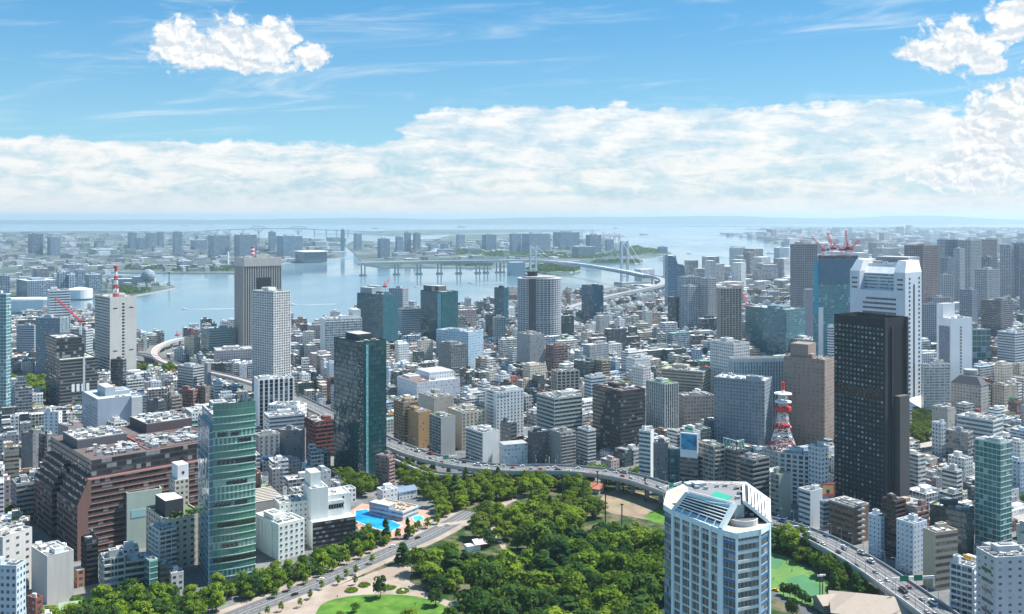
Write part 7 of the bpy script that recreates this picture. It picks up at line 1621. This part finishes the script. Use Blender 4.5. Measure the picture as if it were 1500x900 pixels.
# ---------------------------------------------------------------- the ordinary blocks between
frng = random.Random(2024)
PALETTE = [((.74,.75,.75),'white',28),((.62,.62,.59),'off white',16),((.60,.54,.44),'cream',8),((.47,.49,.50),'pale grey',14),((.30,.315,.33),'grey',10),((.50,.43,.34),'beige',6),((.40,.31,.23),'tan',4),((.24,.16,.125),'brown',6),((.28,.11,.085),'brick red',3),((.085,.095,.11),'dark grey',11),((.38,.49,.58),'pale blue',8),((.46,.37,.35),'pinkish',3)]
PW_ = [p[2] for p in PALETTE]
ROOFC = [((.40,.40,.38),'grey roof'),((.55,.55,.53),'pale roof'),((.30,.31,.31),'dark roof'),((.16,.24,.10),'planted roof'),((.20,.34,.28),'green roof'),((.42,.26,.20),'rusty roof'),((.25,.34,.42),'blue roof')]
RW_ = [40,38,10,4,4,4,2]
def sightline(px0, px1, Y):
    z = 1e9
    for x0, x1, Yk, yv in VIEW:
        if Yk+45 > Y and px1 > x0 and px0 < x1: z = min(z, HCAM-(yv-HORIZ)*Y/FPX)
    return z
def district(x, y):
    px = pxof(x, y)
    if px < 470: return radians(27)
    if px < 700: return radians(34) if y < 1500 else radians(24)
    if px < 1000: return radians(38) if y < 1400 else radians(30)
    return radians(30) if y < 1300 else radians(20)
lots = []
for phi in sorted({27, 34, 24, 38, 30, 20}):
    c, s = cos(radians(phi)), sin(radians(phi)); y = -1800.0; row = 0
    while y < 3000:
        dpt = frng.uniform(10, 17); x = -2400.0; cnt = 0
        while x < 2900:
            wd = frng.choice([6,7,8,9,10,11,12,14,17,21,27,36]); cx, cy = x+wd/2, y+dpt/2; X, Y = cx*c-cy*s, cx*s+cy*c+1500
            x += wd+frng.uniform(.5, 1.6); cnt += 1
            if cnt % 5 == 0: x += frng.choice([4.5, 6, 9])
            if 500 < Y < 2750 and abs(district(X, Y)-radians(phi)) < 1e-6:
                px = pxof(X, Y)
                if -45 < px < 1545: lots.append((Y, X, wd, dpt, radians(phi)))
        row += 1; y += dpt+(frng.choice([5, 6, 8, 12]) if row % 2 == 0 else .9)
lots.sort()
poly_ground = GROUND
GAPS = []; N_KIND = {}; rest = MB(); FILL = []
def nearest_marks(px, py, Y):
    return sorted(MARKS, key=lambda m: hypot(m[0]-px, (m[1]-py)*1.3)+abs(m[2]-Y)*.06)[:3]
for (Y, X, wd, dpt, ang) in lots:
    if not inside((X, Y), poly_ground): continue
    q = rect(X, Y, wd-.3, dpt-.3, ang)
    if not free(q): continue
    pxs = [pxof(*p) for p in q]; px0, px1 = min(pxs), max(pxs); near = min(p[1] for p in q)
    px = (px0+px1)/2
    r_ = frng.random(); base = 11 if r_ < .30 else 20 if r_ < .64 else 30 if r_ < .90 else 44
    if Y < 900 and px < 330: base *= .85
    if 1340 < px and Y < 1150 and frng.random() < .7: base = 9
    if px < 260 and Y > 1250: base *= .7
    if Y > 1750: base *= .8
    h = base*frng.uniform(.75, 1.2)*(1.15 if wd > 16 else 1)
    h = min(h, sightline(px0-1, px1+1, near)-2.5, 3.6*wd+6)
    if h < 4.5 or pyof(near, h) > 912: continue
    if frng.random() < .035:
        if Y < 1700: GAPS.append((X, Y, px))
        continue
    occupy(offset(q, .2)); FILL.append((Y, X, wd, dpt, ang, h, q, px))
STY = {'office_building': [('ribbon',3),('punched',4),('grid',2),('curtain',2)], 'apartment_building': [('balcony',6),('punched',2)], 'narrow_building': [('punched',3),('ribbon',3),('sparse',2),('curtain',2)], 'low_building': [('punched',4),('sparse',4)]}
fill_mats = {s: facade(s, None, gl, .22, 'street_wall_'+s) for s, gl in (('ribbon',(.03,.04,.045)),('punched',(.04,.05,.055)),('grid',(.03,.045,.05)),('curtain',(.03,.06,.065)),('balcony',(.05,.055,.06)),('sparse',(.05,.055,.06)))}
SLOT = list(fill_mats); MATS = [fill_mats[s] for s in SLOT]+[M['roof']]; RI = len(SLOT)
def body_of(mb, q, z0, h, col, style, roofc, parapet=True, fl=3.4, bay=3.2, detail=True):
    mb.col = col; mb.prism(q, z0-.3, h, SLOT.index(style), RI, bay, fl, top=False)
    if parapet and detail:
        i_ = offset(q, -.4)
        for k in range(4):
            a, b, c, d = q[k-1], q[k], i_[k], i_[k-1]
            mb.face([(*a,h),(*b,h),(*c,h),(*d,h)], RI); mb.wall(c, d, h-.9, h, RI)
        mb.col = roofc; mb.face([(*p, h-.9) for p in i_], RI)
    else: mb.col = roofc; mb.face([(*p, h) for p in q], RI)
labels = {}
for X, Y, px in GAPS:
    m0 = nearest_marks(px, pyof(Y, 5), Y)[0]; rel = 'behind' if Y > m0[2]+30 else 'in front of' if Y < m0[2]-30 else 'beside'
    tree('city_tree', X, Y, frng.uniform(2.8, 4.6), frng.uniform(7, 12), 'broad', frng.choice('mbd'), 'leafy tree among ordinary blocks %s %s' % (rel, m0[3]), 'gap trees %s %s' % (rel, m0[3]))
CAPS = {'office_building': 285, 'apartment_building': 285, 'narrow_building': 285, 'low_building': 285}
for (Y, X, wd, dpt, ang, h, q, px) in FILL:
    col, cname, _ = frng.choices(PALETTE, PW_)[0]; j = frng.uniform(.88, 1.08); col = tuple(min(.8, c*j) for c in col); roofc, rname = frng.choices(ROOFC, RW_)[0]
    kind = 'low_building' if h < 11 else 'narrow_building' if wd < 10.5 else frng.choice(['office_building','apartment_building'])
    style = frng.choices([s for s, _ in STY[kind]], [w for _, w in STY[kind]])[0]
    if style in ('curtain',): col = tuple(c*.45 for c in col); cname = 'glassy '+cname
    n = N_KIND[kind] = N_KIND.get(kind, 0)+1; near = Y < 1150
    hut = h > 9 and frng.random() < .85; hs = (frng.uniform(.25, .5), frng.uniform(.3, .55), frng.uniform(-.2, .2), frng.uniform(-.18, .18), frng.uniform(2.4, 4.5)); cs, sn = cos(ang), sin(ang)
    pt = lambda a, b: (X+a*wd*cs-b*dpt*sn, Y+a*wd*sn+b*dpt*cs)
    if n > CAPS[kind]:
        body_of(rest, q, 0, h, col, style, roofc, detail=False)
        if hut: p = pt(hs[2], hs[3]); rest.col = tuple(c*.95 for c in col); rest.box(p[0], p[1], h, wd*hs[0], dpt*hs[1], hs[4], ang, RI)
        for k in range(2): p = pt(frng.uniform(-.38,.38), frng.uniform(-.38,.38)); v = frng.choice([.2,.45,.65]); rest.col = (v,v,v); rest.box(p[0], p[1], h, frng.uniform(1.5,4), frng.uniform(1.5,3), frng.uniform(1,2.2), ang, RI)
        continue
    py = pyof(Y, h*.6); mk = nearest_marks(px, py, Y); m0 = mk[0]
    rel = 'behind' if Y > m0[2]+30 else 'in front of' if Y < m0[2]-30 else 'beside'
    size = 'tiny' if h < 7 else 'low' if h < 13 else 'mid height' if h < 24 else 'tall' if h < 34 else 'very tall'
    word = {'office_building':'office block','apartment_building':'apartment block','narrow_building':'slim block','low_building':'low house'}[kind]
    if word == 'low house' and size == 'low': size = 'plain'
    ref = m0[2] if False else m0[3]
    lab = '%s %s %s with %s %s %s' % (size, cname, word, rname, rel, ref)
    if lab in labels:
        rel2 = 'toward' ; l2 = '%s %s %s, %s, %s %s, %s %s' % (size, cname, word, rname.replace(' roof',' roofed'), rel, ref.replace('the ',''), rel2, mk[1][3].replace('the ',''))
        if len(l2.split()) <= 16 and l2 not in labels: lab = l2
    if len(lab.split()) > 16: lab = ' '.join(('%s %s %s %s %s' % (size, cname, word, rel, ref)).split()[:16])
    labels[lab] = 1
    grp = 'ordinary blocks %s %s' % (rel, ref)
    r = thing(kind, lab, 'building', (X, Y, 0), grp)
    mb = MB(); gable = kind == 'low_building' and h < 8.5 and frng.random() < .55
    if gable:
        mb.col = col; mb.prism(q, -.3, h-2, SLOT.index(style), RI, 3.2, 3.0, top=False); o = offset(q, .5); m_0, m_1 = tuple((o[0][i]+o[3][i])/2 for i in (0,1)), tuple((o[1][i]+o[2][i])/2 for i in (0,1)); e, f = (*m_0, h+1), (*m_1, h+1); O = [(*p, h-2) for p in o]
        mb.build('wall', MATS, r); rb = MB(); rb.col = frng.choice([(.20,.20,.21),(.30,.16,.12),(.16,.22,.30),(.33,.30,.27),(.13,.14,.15)])
        rb.face([O[0],O[1],f,e]); rb.face([O[2],O[3],e,f]); rb.face([O[1],O[2],f]); rb.face([O[3],O[0],e]); rb.build('roof', [M['roof']], r); continue
    tier = not near and h > 17 and wd > 12 and frng.random() < .4
    h0 = h
    if tier: h = h*frng.uniform(.55, .85)
    body_of(mb, q, 0, h, col, style, roofc)
    if tier:
        a = frng.uniform(.4, .7); o = frng.choice([-.46, .46-a]); body_of(mb, [pt(o, -.46), pt(o+a, -.46), pt(o+a, .46), pt(o, .46)], h-.9, h0, col, style, roofc)
    setb = near and h > 16 and wd > 11 and frng.random() < .35
    if not near and hut:
        p = pt(hs[2], hs[3]); mb.col = tuple(c*.95 for c in col); mb.box(p[0], p[1], h-.9, wd*hs[0], dpt*hs[1], hs[4], ang, RI)
        for k in range(3): p = pt(frng.uniform(-.38,.38), frng.uniform(-.38,.38)); v = frng.choice([.2,.45,.65]); mb.col = (v,v,v); mb.box(p[0], p[1], h-.9, frng.uniform(1.5,3.5), frng.uniform(1.5,3), frng.uniform(1,2.2), ang, RI)
    mb.build('wall', MATS, r)
    if near:
        rg = random.Random(int(X*31+Y*17)); z = h-.9
        if setb: a = frng.uniform(.35,.6); mb = MB(); s = [pt(-.46,-.05), pt(-.46+a,-.05), pt(-.46+a,.46), pt(-.46,.46)]; hh = frng.uniform(3.2, 7); body_of(mb, s, z, h+hh, col, style, roofc, detail=True); mb.build('upper_storey', MATS, r)
        elif hut: p = pt(hs[2], hs[3]); mb = MB(); mb.col = tuple(c*.95 for c in col); mb.box(p[0], p[1], z, wd*hs[0], dpt*hs[1], hs[4], ang); mb.col = (.1,.1,.1); mb.build('stair_house', [M['roof']], r)
        rooftop(r, offset(q, -.8), z, rg, rg.randint(3, 6), False, 0, scale=.75)
        if kind == 'apartment_building' and style == 'balcony' and Y < 820:
            nf = max(2, round(h/3.4)); fh = h/nf; mb = MB(); mb.col = col; edge_box(mb, q[3], q[0], .1, 1.1, -.05, .9, 0, .05, .95); bb_ = mb.build('balcony', [M['roof']], r); bb_.location = (0,0,fh)
            for k in range(2, nf): copy_to(bb_, r, (0,0,k*fh))
        if kind != 'low_building' and rg.random() < .22:
            sc_ = rg.choice([(.55,.06,.05),(.05,.16,.45),(.75,.75,.72),(.62,.42,.05),(.05,.30,.16),(.70,.30,.08)]); i = rg.choice([0, 3]); a, b = q[i], q[(i+1)%4]; t = rg.uniform(.05, .75); mb = MB(); mb.col = sc_
            if rg.random() < .5: edge_box(mb, a, b, h*.45, h*.5, -.05, 1.1, 0, t, t+.05)
            else: edge_box(mb, a, b, h, rg.uniform(2, 3.6), -.6, .1, 0, .12, rg.uniform(.5, .9))
            mb.build('sign_board', [M['paint']], r)
        if rg.random() < .3:
            p = pt(rg.uniform(-.3,.3), rg.uniform(-.3,.3)); mb = MB(); mb.bar((p[0],p[1],h), (p[0],p[1],h+rg.uniform(5,10)), .22); mb.bar((p[0]-.9,p[1],h+4.4), (p[0]+.9,p[1],h+4.4), .14); mb.build('antenna', [M['grey_metal']], r)
if rest.f: tag(rest.build('city_blocks', MATS), kind='stuff')
print('FILL', len(FILL), N_KIND)
# ---------------------------------------------------------------- the city that runs on to the horizon
mb = MB(); rg = random.Random(99); k = 0
while k < 3300:
    t = rg.random(); Y = 1/(1/2600+(1/15000-1/2600)*t); px = rg.uniform(930, 1560); X = xat(px, Y)
    if not inside((X, Y), GROUND) or (Y < 3200 and not free(rect(X, Y, 40, 40))): k += .2; continue
    sc = min(2.6, Y/2600); w, d = rg.uniform(14, 46)*sc, rg.uniform(14, 36)*sc; r_ = rg.random(); h = rg.uniform(8, 22) if r_ < .72 else rg.uniform(22, 45) if r_ < .95 else rg.uniform(60, 110)
    h = min(h, sightline(px-w/Y*700, px+w/Y*700, Y)-3)
    k += 1
    if h < 4: continue
    v = rg.choice([.25,.35,.45,.55,.68,.72]); mb.col = (v*rg.uniform(.92,1.04), v, v*rg.uniform(.95,1.06)); mb.prism(rect(X, Y, w, d, .35+rg.choice([0,.3])), -.3, h, rg.choice([0,1,4]), RI, 5, 4); 
tag(mb.build('city_blocks', MATS), kind='stuff')
# ------------------------------------------------------------------ the air between here and the far shore
def _haze(g):
    n = g.n('ShaderNodeVolumePrincipled'); n.inputs['Color'].default_value = (.57,.735,.845,1); n.inputs['Density'].default_value = HAZE_D
    n.inputs['Anisotropy'].default_value = .35
    g.out(Sk(g, n.outputs[0]), 'Volume')
HAZE_D = 4.3e-5
mb = MB(); X0, X1, YA, YB, Z0, Z1 = -42000, 42000, -1500, 41000, -9.0, 322.0
mb.box((X0+X1)/2, (YA+YB)/2, Z0, X1-X0, YB-YA, Z1-Z0, bottom=True)
hz = tag(mb.build('haze', [mat('haze_air', _haze)]), kind='stuff')
